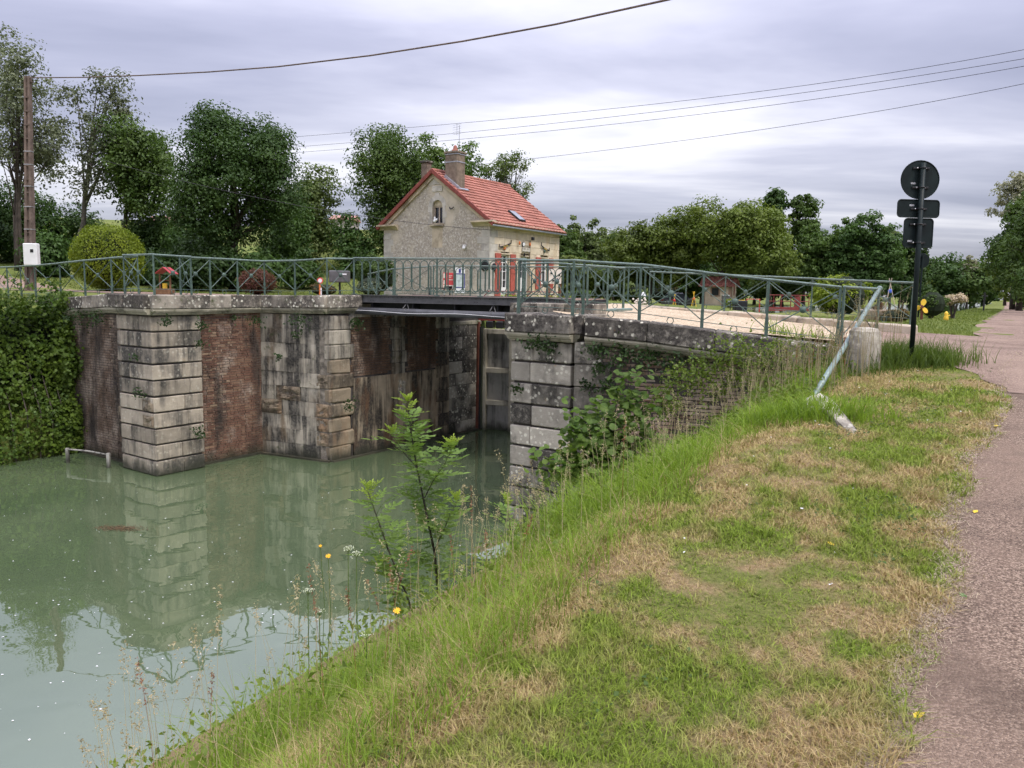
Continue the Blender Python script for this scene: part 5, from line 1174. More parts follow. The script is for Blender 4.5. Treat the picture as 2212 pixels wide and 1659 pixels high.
def tripod(x, ytop, ybot, Y, name, lab, hang, mat, ls=1.0, legm='yellow'):
    a = at(x, ytop, Y); b = at(x, ybot, Y); t = thing(name, Vector((a.x, a.y, b.z)), lab, 'ornament'); w = (a.z-b.z)*.28
    for k in range(3): mb = MB(); an_ = R_(90+120*k); mb.tube([a+UP*.12+Vector((-.06*math.cos(an_), -.06*math.sin(an_), 0)), Vector((a.x+w*math.cos(an_), a.y+w*math.sin(an_), b.z-.2))], .016, 6); mb.build('leg', M[legm], t)
    if hang: mb = MB(); mb.lathe(a-UP*((a.z-b.z)*.42), [(.10*ls, 0), (.15*ls, .06*ls), (.15*ls, .22*ls), (.09*ls, .28*ls), (.02*ls, .34*ls)], UP, 10); mb.build('hanging_lantern', M[mat], t)
tripod(1499, 634, 668, 47, 'lantern_tripod', 'yellow tripod with a hanging orange lantern beyond the kerb', True, 'orange', .6)
tripod(1457, 640, 668, 46, 'lantern_tripod', 'yellow tripod with a red pot standing in front of the car', True, 'tail', .5)
tripod(1924, 608, 668, 30, 'lantern_tripod', 'tall brown cane tripod with a hanging blue lantern', True, 'blue', .5, 'pale_wood')
# upper gate rails
ug = thing('upper_gate', at(1690, 670, 46), 'red painted walkway rails of the upper lock gate', 'gate')
a = at(1657, 672, 45); b = at(1745, 690, 47)
def upz(p, z): return Vector((p.x, p.y, z))
mb = MB(); bar(mb, upz(a, 3.95), upz(b, 3.95), .22, .06, UP); mb.build('walk_beam', M['red'], ug)
for q, zt_ in ((.0, 4.75), (.14, 4.75), (.32, 4.75), (.55, 4.72), (.78, 4.7), (1.0, 4.7)): p = a.lerp(b, q); mb = MB(); mb.tube([upz(p, 3.9), upz(p, zt_)], .025, 6); mb.build('stanchion', M['red'], ug)
for z in (4.4, 4.76): mb = MB(); mb.tube([upz(a, z), upz(b, z)], .025, 6); mb.build('hand_rail', M['red'], ug)
mb = MB(); p = a.lerp(b, .72); mb.obox(upz(p, 3.9)-Vector((.14, 0, 0)), (.28, 0, 0), (0, .2, 0), (0, 0, .8)); mb.build('gear_box', M['red'], ug)
og = thing('red_rail', at(1625, 670, 43), 'short bright red rail beside the black planter', 'rail')
a = at(1612, 668, 43); b = at(1640, 670, 43)
for p in (a, b): mb = MB(); mb.tube([upz(p, 3.8), upz(p, 4.52)], .03, 6); mb.build('post', M['tail'], og)
mb = MB(); mb.tube([upz(a, 4.5), upz(b, 4.5)], .025, 6); mb.build('rail', M['tail'], og)
q = at(1598, 668, 42); t = thing('black_planter', upz(q, 3.8), 'black planter tub with a yellow lid edge near the hut', 'planter'); mb = MB(); mb.chamfer(upz(q, 4.13), .33, .3, .3, .04); mb.build('tub', M['black'], t); mb = MB(); mb.obox(upz(q, 4.42)+Vector((-.25, -.2, 0)), (.45, 0, 0), (0, .4, 0), (0, 0, .04)); mb.build('edge', M['yellow'], t)
q = at(1575, 652, 44); mb = MB(); mb.tube([at(1572, 651, 44), at(1608, 651, 44)], .03, 6); t = thing('garden_table', upz(q, 3.8), 'low table with a thin pale top on the lawn left of the black planter', 'table'); mb.build('top_edge', M['rail_top'], t); mb = MB(); a, b = at(1578, 651, 44), at(1602, 651, 44)
mb.tube([a, upz(a, 3.8)], .025, 6); mb.tube([b, upz(b, 3.8)], .025, 6); mb.build('legs', M['black'], t)
# boat shaped planter, propeller, small yellow figure
q = at(1893, 690, 25); z0 = gz(q); t = thing('tub_planter', upz(q, z0), 'grey tub planter with red and green plants behind the kerb end', 'planter')
mb = MB(); mb.lathe(upz(q, z0-.1), [(.30, 0), (.42, .2), (.52, .42), (.50, .46)], UP, 16); mb.build('tub', M['stone_kerb'], t, True)
PP = at(1991, 663, 27.5); t = thing('yellow_propeller', upz(PP, gz(PP)), 'yellow boat propeller ornament on a red post on the lawn', 'ornament')
for k in range(3):
    an_ = R_(75+120*k); d_ = Vector((math.cos(an_), 0, math.sin(an_))); s_ = Vector((-math.sin(an_), .35, math.cos(an_))).normalized(); mb = MB()
    pts = [PP+d_*(.27*f0)+s_*(w_*.095) for f0, w_ in ((.1, -.3), (.4, -.85), (.75, -1), (1.0, -.5), (1.08, .1), (.95, .7), (.6, .9), (.25, .5), (.1, .3))]; mb.prism(pts, d_.cross(s_)*.03); mb.build('blade', M['yellow'], t)
mb = MB(); mb.lathe(PP+Vector((0, .02, 0)), [(.07, -.06), (.09, 0), (.06, .06)], Vector((0, -1, 0)), 12); mb.build('hub', M['rust'], t); mb = MB(); mb.tube([upz(PP, gz(PP)-.1)+Vector((.05, .05, 0)), PP+Vector((.05, .05, .05))], .05, 8); mb.build('post', M['rust'], t)
q = ground_at(2043, 693); mb = MB(); mb.lathe(q, [(.05, 0), (.09, .04), (.07, .14), (.05, .2), (.07, .26), (.02, .33)], UP, 9); mb.tube([q+UP*.15, q+Vector((.13, 0, .2))], [.03, .015], 6); tag(mb.build('garden_figure', M['yellow'], None, True), 'small yellow garden figure on the lawn under the round shrub', 'ornament')
q = gp(2128, 52); mb = MB(); mb.tube([q, q+UP*1.25], .06, 8); mb.tube([q+UP*1.0+Vector((-.2, 0, 0)), q+UP*1.0+Vector((.2, 0, 0))], .03, 6); tag(mb.build('mooring_post', M['black'], None), 'thin dark post beside the distant towpath', 'post')
q = gp(1392, 44); t = thing('garden_lamp', q, 'small curved garden lamp with a blue-white shade by the roses', 'lamp'); mb = MB(); mb.tube([q, q+UP*.95, q+Vector((.03, 0, 1.15)), q+Vector((.13, 0, 1.22)), q+Vector((.22, 0, 1.15))], .02, 6); mb.build('stem', M['black'], t); mb = MB(); mb.lathe(at(1390, 642, 43.9), [(.12, 0), (.15, .1), (.10, .24), (.03, .3)], UP, 10); mb.build('shade', M['white'], t)
# distant farm buildings on the hill
M['far_roof'] = plain('pale_red_far_roof', (.40, .22, .18), .9, .1, 1)
M['far_wall'] = plain('pale_far_wall', (.42, .38, .34), .9, .1, 1)
for (x0, x1, y0, y1, Y, lab) in ((318, 382, 463, 492, 150, 'far barn with a pale red roof showing through the trees on the left'), (715, 760, 462, 484, 150, 'far house with a red roof glimpsed between the trees left of the house')):
    a = at(x0, y1, Y); b = at(x1, y0, Y); t = thing('far_building', Vector(((a.x+b.x)/2, Y, a.z)), lab, 'building'); zm = lerp(a.z, b.z, .45); zg_ = min(gz(a), a.z)-1
    mb = MB(); mb.obox(Vector((a.x, Y, zg_)), (b.x-a.x, 0, 0), (0, 7, 0), (0, 0, zm-zg_)); mb.build('wall', M['far_wall'], t)
    mb = MB(); mb.prism([Vector((a.x-.4, Y-.5, zm)), Vector((a.x-.4, Y+7.5, zm)), Vector((a.x-.4, Y+3.5, b.z))], Vector((b.x-a.x+.8, 0, 0))); mb.build('roof', M['far_roof'], t)
# ------------------------------------------------------------------ foliage
def rhombs(C, size, up=.35, aspect=.62, outward=None, jitter=.35):
    C = np.asarray(C); N_ = len(C)
    nrm_ = rng.normal(size=(N_, 3)); nrm_ /= np.linalg.norm(nrm_, axis=1)[:, None]
    nrm_[:, 2] += up
    if outward is not None: nrm_ += outward
    nrm_ /= np.linalg.norm(nrm_, axis=1)[:, None]
    a = rng.normal(size=(N_, 3)); a -= nrm_*(a*nrm_).sum(1)[:, None]; a /= np.linalg.norm(a, axis=1)[:, None]
    b = np.cross(nrm_, a); s = size*(1+jitter*rng.uniform(-1, 1, N_))[:, None]
    k = nrm_*s*.12
    V = np.stack([C-a*s*.5-k, C-b*s*.5*aspect+k*.4, C+a*s*.5-k, C+b*s*.5*aspect+k*.4], 1).reshape(-1, 3)
    F = np.arange(N_*4).reshape(-1, 4); return V, F
def in_ball(n_, shell=.0):
    d = rng.normal(size=(n_, 3)); d /= np.linalg.norm(d, axis=1)[:, None]; r = (shell**3+(1-shell**3)*rng.random(n_))**(1/3); return d*r[:, None], d
def lobes(c, R, n_, spread=.62, sz=(.34, .52), flat=1.0, seed=0):
    g = np.random.default_rng(seed); out = [(np.array(c), np.array(R)*.55)]
    for i in range(n_):
        d = g.normal(size=3); d /= np.linalg.norm(d); d[2] = d[2]*.85+.08
        k = g.uniform(*sz); out.append((np.array(c)+d*np.array(R)*(1-k*.85)*g.uniform(.85, 1.05), np.array(R)*k*np.array((1, 1, flat))))
    return out
def foliage_pts(lb, nleaf, clump=.45, per=26, shell=.55):
    vol = np.array([np.prod(r)**(2/3) for c, r in lb]); vol /= vol.sum(); P = []; O = []; K = []
    for (c, r), w in zip(lb, vol):
        nc = max(3, int(nleaf*w/per)); q, d = in_ball(nc, shell); cc_ = c+q*r; K.append(cc_)
        nn = int(nleaf*w/nc)+1; cr = clump*rng.uniform(.7, 1.7, nc)
        od = rng.normal(size=(nc, nn, 3)); od[..., 2] += .35; od /= np.linalg.norm(od, axis=2)[..., None]
        off = od*(cr[:, None]*rng.uniform(.45, 1.15, (nc, nn)))[..., None]*np.array((1.25, 1.25, .72))
        P.append((cc_[:, None, :]+off).reshape(-1, 3)); O.append((od*1.3+d[:, None, :]*.35).reshape(-1, 3))
    return np.concatenate(P), np.concatenate(O), np.concatenate(K)
def gzv(X, Y): w = np.stack([X, Y], -1)-AX; return zt(w@EV, w@NV)
def limbs(th, base, top, r0, K, nb, mat, lean=(0, 0), seed=0, trunks=1, rtip=.02):
    g = random.Random(seed); base = Vector(base); top = Vector(top)
    for t_ in range(trunks):
        mb = MB(); off = Vector((g.uniform(-.4, .4), g.uniform(-.4, .4), 0))*(1 if trunks > 1 else 0)
        e_ = top+off*3; pts = [base+off*.3-UP*.3]; n_ = 7
        for i in range(1, n_+1): f = i/n_; pts.append((base+off*.3).lerp(e_, f)+Vector((g.uniform(-1, 1), g.uniform(-1, 1), 0))*.018*(top-base).length*math.sin(math.pi*f))
        H_ = (top-base).length
        mb.tube(pts, [r0*1.25]+[max(rtip, r0*(1-.85*i/n_)) for i in range(1, n_+1)], 8)
        for q in range(nb):
            k = Vector(K[g.randrange(len(K))]); f = g.uniform(.28, .9); p0 = pts[0].lerp(pts[-1], f); i = int(f*n_); p0 = pts[i].lerp(pts[min(n_, i+1)], f*n_-i)
            if k.z < p0.z-.25*H_: continue
            m_ = p0.lerp(k, .5)+UP*g.uniform(.02, .1)*(k-p0).length; r_ = r0*(1-.8*f)*.55
            mb.tube([p0, p0.lerp(m_, .5)+UP*.05, m_, k], [r_, r_*.75, r_*.5, rtip*.6], 5, False)
        mb.build('trunk', mat, th, True)
LM = {}
LM['maple'] = leafmat('dark_maple_leaves', (.030, .066, .016), (.075, .132, .030), nscale=.5)
LM['mid'] = leafmat('mid_green_leaves', (.046, .088, .019), (.108, .165, .036), nscale=.5)
LM['walnut'] = leafmat('olive_green_leaves', (.065, .100, .017), (.145, .185, .032), nscale=.45)
LM['poplar'] = leafmat('grey_green_leaves', (.095, .118, .068), (.185, .205, .125), nscale=.5, trans=.3)
LM['light'] = leafmat('light_green_leaves', (.075, .115, .030), (.145, .185, .055), nscale=.5)
LM['deep'] = leafmat('deep_green_leaves', (.022, .048, .014), (.060, .105, .025), nscale=.4)  # darkest of the leaf greens
LM['lime'] = leafmat('yellow_green_leaves', (.105, .160, .014), (.28, .335, .030), nscale=1.6)
LM['red'] = leafmat('purple_red_leaves', (.075, .030, .024), (.20, .085, .062), nscale=2.2, c3=(.09, .10, .03))
LM['brown'] = leafmat('bronze_leaves', (.055, .050, .018), (.12, .105, .04), nscale=2, c3=(.17, .075, .03))
LM['blossom'] = leafmat('pale_pink_leaves', (.36, .29, .20), (.60, .50, .40), nscale=3)
LM['palegrey'] = leafmat('pale_budding_leaves', (.20, .20, .13), (.36, .35, .24), nscale=1)
LM['ivy'] = leafmat('ivy_leaves', (.030, .066, .008), (.105, .155, .018), nscale=1.1, trans=.25)
LM['ivydark'] = leafmat('dark_fern_leaves', (.014, .034, .008), (.035, .066, .014), nscale=4, trans=.2)
M['bark'] = plain('grey_brown_bark', (.075, .062, .05), .95, .3, 3, bstr=.6)
M['bark_pale'] = plain('pale_bark', (.17, .155, .13), .95, .3, 3, bstr=.5)
M['inner'] = plain('painted_inner_shade', (.014, .022, .009), .95, .3, 6)  # near-black tone paints in the shade inside shrubs and ivy
def tree(name, lab, x, ytop, ybot, hw, Y, nleaf, mat, seed, cat='tree', group=None, bark='bark', trunk_r=.22, nl=9, dep=.9, clump=None, size=None, base=None, per=26, trunks=1, nb=22, shell=.55, lean=0, sz=(.34, .52), basey=None):
    k = mpx(Y); zt_ = at(x, ytop, Y).z; zb = at(x, ybot, Y).z; c = at(x, (ytop+ybot)/2, Y); R_x = hw*k; Rz = (zt_-zb)/2
    bp = at(x+lean, 640, Y) if base is None else base; bp = Vector((bp.x, bp.y, gz(bp)))
    th = thing(name, bp, lab, cat, group)
    lb = lobes((c.x, c.y, c.z), (R_x, R_x*dep, Rz), nl, seed=seed, sz=sz)
    clump = (clump or max(.12, R_x*.11))*1.25; per = int(per*1.7); size = size or .0044*Y
    P, O, K = foliage_pts(lb, nleaf, clump, per, shell)
    kk_ = P[:, 2] > bp.z+.05; P = P[kk_]; O = O[kk_]
    V, F = rhombs(P, size, .5, outward=O); npmesh('crown', V, F, mat, th)
    limbs(th, bp, (c.x, c.y, c.z+Rz*.55), trunk_r, K, nb, M[bark], seed=seed, trunks=trunks)
    return th
# left group
tree('tall_willow', 'tallest thin-leaved tree at the far left edge, behind the utility pole', 40, 68, 470, 112, 48, 11000, LM['poplar'], 1, clump=.42, size=.19, per=30, nl=14, sz=(.22, .36), trunk_r=.12, trunks=3, nb=26, shell=.3, bark='bark')
tree('slender_poplar', 'tall sparse slender tree with bare stem right of the utility pole', 212, 128, 500, 92, 50, 7500, LM['poplar'], 2, clump=.40, size=.19, per=26, nl=16, sz=(.18, .30), trunk_r=.2, nb=30, shell=.25, lean=-46, bark='bark_pale')
tree('leaning_tree', 'mid-sized tree with brownish green crown left of the dark maple', 308, 212, 540, 104, 50, 17000, LM['mid'], 3, clump=.4, size=.2, nl=12, sz=(.24, .4), trunk_r=.18, nb=26, lean=-52, shell=.3)
tree('maple_tree', 'large dense dark green maple in the middle of the left tree group', 508, 212, 615, 140, 44, 52000, LM['maple'], 4, clump=.36, size=.155, nl=22, sz=(.26, .42), trunk_r=.34, nb=30)
tree('ash_tree', 'lighter green airy tree between the dark maple and the house trees', 668, 318, 600, 84, 60, 16000, LM['light'], 5, clump=.42, size=.23, nl=11, trunk_r=.2, nb=20, shell=.3)
tree('acacia_tree', 'big dark tree directly left of the house roof', 838, 258, 600, 116, 58, 36000, LM['mid'], 6, clump=.42, size=.185, nl=18, sz=(.26, .42), trunk_r=.3, nb=34, trunks=2, shell=.4)
tree('acacia_tree', 'dark tree rising behind the chimney of the house', 962, 268, 570, 86, 62, 17000, LM['mid'], 7, clump=.42, size=.23, nl=13, sz=(.26, .44), trunk_r=.26, nb=28, shell=.4)
tree('wispy_willow', 'wispy pale half-bare tree showing above the right of the roof', 1088, 316, 560, 66, 66, 7500, LM['light'], 8, clump=.34, size=.2, nl=16, sz=(.14, .26), trunk_r=.2, nb=60, shell=.2, bark='bark_pale', trunks=2)
for i, (x, yt, yb, hw, Y, N_, mt, lab) in enumerate((
    (55, 375, 625, 95, 54, 15000, 'maple', 'dark bushy tree low behind the utility pole'), (150, 430, 625, 74, 56, 9500, 'maple', 'dark shrubby tree between the utility pole and the clipped bush'),
    (335, 450, 630, 84, 52, 12500, 'maple', 'low dark tree under the leaning tree, right of the clipped bush'), (440, 500, 630, 60, 47, 8000, 'deep', 'dark undergrowth tree at the left foot of the maple'),
    (612, 400, 625, 62, 52, 10500, 'maple', 'dark undergrowth tree at the right foot of the maple'), (760, 455, 625, 56, 56, 8500, 'maple', 'dark tree left of the house gable, low in the gap'),
    (-40, 330, 620, 60, 52, 7000, 'deep', 'dark tree cut by the left edge of the view'),
    (110, 500, 634, 46, 46, 5000, 'maple', 'leafy dark bush between pole and clipped bush, close to the lawn'), (300, 530, 636, 46, 45, 5500, 'deep', 'dark bush just right of the clipped bush'), (385, 545, 636, 46, 43, 5500, 'deep', 'dark bush behind the wishing well'),
    (470, 540, 636, 50, 42.5, 6500, 'deep', 'dark bush under the maple left of its trunk'), (560, 545, 634, 50, 43, 6500, 'maple', 'dark bush behind the reddish shrub'), (640, 560, 632, 34, 47, 4000, 'maple', 'dark bush at the right edge of the maple shade'), (420, 470, 600, 62, 50, 7500, 'maple', 'leafy tree filling the gap left of the maple'))):
    tree('hedgerow_tree', lab, x, yt, yb, hw, Y, N_, LM[mt], 20+i, group='hedgerow trees behind the lawn', clump=.42, size=.21, nl=9, trunk_r=.14, nb=10)
# right group
R_T = [
 (1215, 490, 640, 46, 95, 6500, 'mid', 'low green tree just right of the house wall'), (1262, 462, 640, 54, 100, 8500, 'light', 'pale topped tree right of the house'), (1325, 500, 640, 48, 105, 7500, 'mid', 'mid green tree in the dip between the house and the walnut'),
 (1405, 476, 640, 88, 84, 19000, 'walnut', 'left half of the broad walnut canopy above the parked car'), (1560, 420, 630, 118, 82, 27000, 'walnut', 'broad olive green walnut crown rising above the hut'), (1665, 450, 640, 70, 84, 12000, 'walnut', 'olive green walnut crown on the right, beyond the hut'),
 (1672, 405, 520, 24, 92, 3600, 'deep', 'narrow dark poplar top right of the walnut crown'), (1738, 410, 560, 34, 92, 4500, 'mid', 'loose topped dark tree with a visible trunk right of the walnut'),
 (1785, 472, 660, 66, 86, 13000, 'maple', 'dark tree left of the signs, above the yellow-green hedge'), (1868, 465, 662, 70, 84, 14000, 'deep', 'dense dark tree left of the sign post'), (1948, 500, 665, 50, 88, 8000, 'deep', 'dark tree directly behind the sign post'), (1925, 488, 600, 22, 110, 1800, 'light', 'pale thin tree top left of the round sign'),
 (1630, 540, 662, 55, 96, 7000, 'deep', 'dark shaded tree right behind the hut roof'), (1540, 560, 662, 60, 98, 7000, 'deep', 'dark shaded tree left behind the hut'),
 (1480, 540, 655, 60, 95, 7500, 'deep', 'shaded tree beneath the walnut behind the car'), (1330, 560, 655, 60, 90, 8000, 'mid', 'lower green tree left of the car'), (1240, 560, 655, 50, 88, 6500, 'walnut', 'olive tree low beside the house wall'), (1690, 560, 660, 70, 92, 8500, 'maple', 'shaded tree behind the long grass right of the hut'),
]
for i, (x, yt, yb, hw, Y, N_, mt, lab) in enumerate(R_T): tree('woodland_tree', lab, x, yt-8, yb, hw*1.16, Y, int(N_*1.25), LM['maple' if mt == 'deep' else ('mid' if mt == 'maple' else mt)], 40+i, group='trees beyond the lock on the right', clump=max(.35, hw*mpx(Y)*.10), size=.0039*Y, nl=16, sz=(.28, .46), trunk_r=.22, nb=14)
F_T = [(2000, 565, 660, 42, 130, 5000, 'mid', 'distant tree right of the sign post'), (2060, 560, 660, 44, 150, 5000, 'mid', 'distant tree above the round shrub'), (2105, 570, 660, 34, 170, 3500, 'light', 'distant tree left of the track'), (2090, 548, 620, 20, 120, 1200, 'palegrey', 'small pale blossoming tree beside the far wood'), (2172, 520, 668, 44, 105, 7500, 'walnut', 'olive tree left of the tall wood by the track'), (1975, 600, 668, 40, 115, 4500, 'deep', 'dark low tree behind the sign post foot'), (2035, 605, 668, 40, 140, 4000, 'maple', 'dark low tree at the far end of the canal'),
       (2205, 430, 670, 72, 55, 16000, 'mid', 'tall green tree at the right edge above the track'), (2262, 380, 690, 90, 46, 16000, 'mid', 'nearest tall tree cut by the right edge'), (2190, 365, 520, 46, 62, 2600, 'palegrey', 'pale budding tree top at the right edge'), (2222, 560, 690, 50, 60, 7000, 'deep', 'shaded thicket under the trees at the right edge'), (2300, 520, 720, 80, 38, 9000, 'maple', 'bushy tree just outside the right edge')]
for i, (x, yt, yb, hw, Y, N_, mt, lab) in enumerate(F_T): tree('trackside_tree', lab, x, yt, yb, hw, Y, N_, LM[mt], 70+i, group='trees along the far canal and track', clump=max(.3, hw*mpx(Y)*.10), size=.0041*Y, nl=11, trunk_r=.2, nb=12)
for i, (x, yt, lab) in enumerate(((1195, 545, 'far skyline tree nearest the house eaves'), (1290, 540, 'far skyline tree seen over the dip right of the house'), (1345, 545, 'far skyline tree left of the walnut crown'), (1760, 540, 'far skyline tree between poplar top and dark trees'), (1990, 560, 'far skyline tree just right of the signs'), (2040, 575, 'far skyline tree over the upper canal'), (2085, 580, 'far skyline tree left of the vanishing track'), (2125, 575, 'far skyline tree at the end of the track'))):
    tree('distant_tree', lab, x, yt, 668, 46, 170, 3400, LM[('mid', 'maple', 'deep')[i % 3]], 100+i, group='distant woodland trees', clump=.9, size=.0052*170, nl=7, trunk_r=.2, nb=3)
ORD = ['nearest the house', 'second from the house', 'third from the house', 'fourth from the house', 'fifth from the house', 'sixth from the house', 'seventh from the house', 'eighth from the house', 'ninth from the house', 'tenth from the house', 'eleventh from the house', 'twelfth from the house', 'furthest from the house']
for i in range(13):
    x = 1222+i*73; tree('hedge_row_tree', 'tree in the back row of the right-hand wood, %s' % ORD[i], x, (500, 490, 505, 490, 480, 480, 485, 480, 490, 500, 510, 545, 552)[i], 664, 70, 122, 6500, LM[('mid', 'walnut', 'maple')[i % 3]], 130+i, group='back row of the right-hand wood', clump=.75, size=.0043*122, nl=9, trunk_r=.2, nb=4)
# shrubs
def shrub(name, lab, x, ytop, ybot, hw, Y, nleaf, mat, seed, size, clump=.08, nl=8, group=None, dep=.9, cat='shrub', core=True, smoothc=False, stem_r=.04, per=14):
    k = mpx(Y); zt_ = at(x, ytop, Y).z; c = at(x, (ytop+ybot)/2, Y); bp = at(x, 640, Y); bp.z = gz(bp); zb = max(at(x, ybot, Y).z, bp.z)
    c.z = (zt_+zb)/2; R_x = hw*k; Rz = (zt_-zb)/2; th = thing(name, bp, lab, cat, group)
    if smoothc:
        q, d = in_ball(nleaf, .82); lump = 1+.05*np.sin(d[:, 0]*5+seed)*np.sin(d[:, 2]*6+d[:, 1]*4)+.035*np.sin(d[:, 0]*13)*np.sin(d[:, 2]*11+2)+.07*(rng.random(nleaf) < .05)*rng.random(nleaf); P = np.array(c)+q*lump[:, None]*np.array((R_x, R_x*dep, Rz))+rng.normal(size=(nleaf, 3))*clump; O = d*.9
        V, F = rhombs(P, size, .2, .5, outward=O)
    else:
        P, O, K = foliage_pts(lobes((c.x, c.y, c.z), (R_x, R_x*dep, Rz), nl, seed=seed, sz=(.3, .45)), nleaf, clump, per, .6); V, F = rhombs(P, size, .4, outward=O)
    npmesh('foliage', V, F, mat, th)
    if core:
        mb = MB(); mb.lathe(c, [(R_x*.3, -Rz*.8), (R_x*.66, -Rz*.45), (R_x*.74, 0), (R_x*.6, Rz*.45), (R_x*.25, Rz*.75)], UP, 12); mb.build('inner_shade_core', M['inner'], th)  # solid dark core standing in for the shade among the leaves
    mb = MB()
    for q in range(4): an_ = q*1.6; mb.tube([bp-UP*.1, bp.lerp(c, .5)+Vector((math.cos(an_), math.sin(an_), 0))*R_x*.25, c+Vector((math.cos(an_), math.sin(an_), .4))*R_x*.5], [stem_r, stem_r*.7, stem_r*.3], 6)
    mb.build('stems', M['bark'], th); return th
shrub('clipped_bush', 'big round clipped yellow-green bush on the left lawn', 233, 484, 632, 74, 36, 15000, LM['lime'], 1, .10, .05, smoothc=True)
shrub('photinia_shrub', 'rounded reddish purple shrub behind the left railing', 555, 583, 634, 38, 30.5, 5200, LM['red'], 2, .075, .05, smoothc=True)
shrub('low_shrub', 'low brownish green shrub behind the marker post', 700, 611, 640, 36, 31, 3600, LM['brown'], 3, .07, .05)
shrub('garden_bush', 'green bush at the left corner of the house gable', 815, 545, 640, 48, 40, 6500, LM['mid'], 4, .13, .12)
shrub('lavender_bush', 'grey-green feathery bush before the gable at the bridge end', 800, 595, 640, 34, 31, 3200, LM['poplar'], 5, .07, .08)
shrub('bronze_shrub', 'domed green and bronze shrub left of the parked car', 1440, 603, 662, 46, 94, 5200, LM['brown'], 6, .28, .28)
shrub('green_shrub', 'round bright green shrub beside the rose bush', 1375, 608, 656, 28, 55, 3200, LM['light'], 7, .17, .14)
shrub('green_shrub', 'low green shrub at the right foot of the house', 1250, 628, 656, 34, 48, 2800, LM['mid'], 8, .14, .12)
shrub('box_ball', 'small clipped bright green ball beside the brown bin', 1577, 646, 672, 13, 49, 1600, LM['lime'], 9, .07, .03, smoothc=True)
shrub('hedge_shrub', 'large loose yellow-green shrub behind the railing end', 1818, 584, 690, 64, 27, 9000, LM['lime'], 10, .085, .10, nl=12)
shrub('round_shrub', 'round green shrub on the lawn right of the sign post', 2014, 623, 690, 34, 29.5, 4500, LM['mid'], 11, .075, .06)
shrub('dry_hedge', 'low hedge of dry brown ornamental grass behind the kerb end', 1932, 667, 700, 34, 24, 4200, LM['brown'], 12, .07, .06, nl=10)
shrub('rose_bush', 'rose bush covered in pale blooms by the green post', 1386, 640, 668, 20, 42, 1500, LM['mid'], 13, .10, .08)
shrub('red_planting', 'red and green plants filling the grey tub', 1893, 650, 676, 14, 25, 700, LM['red'], 14, .05, .05, core=False)
th = shrub('dappled_willow', 'small standard tree with a pale pink dappled crown on the lawn', 2061, 632, 664, 24, 30, 3600, LM['blossom'], 15, .06, .07, cat='tree', core=False)
mb = MB(); q = at(2062, 690, 30); mb.tube([Vector((q.x, q.y, gz(q)-.1)), at(2061, 655, 30)], .028, 7); mb.build('trunk', M['bark_pale'], th)
# blooms and bed
for i in range(26):
    p = at(1386+rng.uniform(-19, 19), 650+rng.uniform(-9, 14), 41.4+rng.uniform(-.2, .2)); mb = MB(); mb.lathe(p, [(.02, -.04), (.06, 0), (.05, .05), (.02, .07)], UP, 6); mb.build('rose_bloom', M['cream_paint'], bpy.data.objects['rose_bush'])
def bed(name, lab, a, b, n_, h, mat, size, z=None, kind='stuff', spread=.25):
    t = rng.random(n_)[:, None]; A_ = np.array(a); B_ = np.array(b); P = A_+(B_-A_)*t+rng.normal(size=(n_, 3))*np.array((spread, spread, 0)); P[:, 2] = gzv(P[:, 0], P[:, 1]); P[:, 2] += rng.random(n_)*h
    V, F = rhombs(P, size, .6); o = npmesh(name, V, F, mat); return tag(o, lab, None, None, kind)
bed('flower_bed', 'strip of yellow-green bedding plants along the house front', Pf(-1.5, 2.2, 0), Pf(6.5, 1.2, 0), 1500, .35, LM['lime'], .13)
# long meadow grass beyond the lock on the right
def meadow(name, lab, x0, x1, Y0, Y1, n_, h, mat):
    u = rng.random(n_); Yd = Y0+(Y1-Y0)*rng.random(n_); X = (x0+(x1-x0)*u-1106)/FPX*Yd
    z = gzv(X, Yd); B_ = np.stack([X, Yd, z], -1); hh = h*(.6+.6*rng.random(n_)); an_ = rng.uniform(0, 6.28, n_); w = .03
    d = np.stack([np.cos(an_), np.sin(an_), np.zeros(n_)], -1); T_ = B_+np.stack([d[:, 0]*hh*.25, d[:, 1]*hh*.25, hh], -1); s = np.stack([np.ones(n_), np.zeros(n_), np.zeros(n_)], -1)*w
    V = np.stack([B_-s, B_+s, T_], 1).reshape(-1, 3); return tag(npmesh(name, V, np.arange(n_*3).reshape(-1, 3), mat), lab, None, None, 'stuff')
M['straw'] = leafmat('dry_meadow_straw', (.22, .20, .10), (.40, .35, .20), nscale=1.5)
meadow('meadow_grass', 'strip of tall straw coloured meadow grass beyond the upper gate', 1600, 1900, 60, 74, 16000, 1.05, M['straw'])
meadow('meadow_grass', 'pale meadow grass on the slope left of the house', 560, 800, 62, 95, 9000, .5, leafmat('pale_meadow_green', (.15, .18, .06), (.26, .28, .10)))
# ------------------------------------------------------------------ ivy bank and wall ferns
def uvz(C_): return np.stack([AX[0]+EV[0]*C_[:, 0]+NV[0]*C_[:, 1], AX[1]+EV[1]*C_[:, 0]+NV[1]*C_[:, 1], C_[:, 2]], -1)
iv = thing('ivy_bank', L(-6, -6.4, 0), 'thick mass of green ivy hanging over the left bank down to the water', 'ivy')
nc = 820; cu = -3.32-9.0*rng.random(nc)**1.25; cz = .15+4.2*rng.random(nc)
off = .10+.30*np.abs(np.sin(cu*1.3+cz*1.1)*np.sin(cz*1.7-cu*.8))+.12*rng.random(nc)
cv = -6.6-cz/3.7*.95+off; ov = rng.random(nc) < .16
cu = np.where(ov, -3.5-.15*rng.random(nc), cu); cv = np.where(ov, -6.95+(.15+.65*np.abs(np.sin(cz*1.55+.4)))*rng.random(nc), cv)
cz = np.minimum(cz, 4.30)
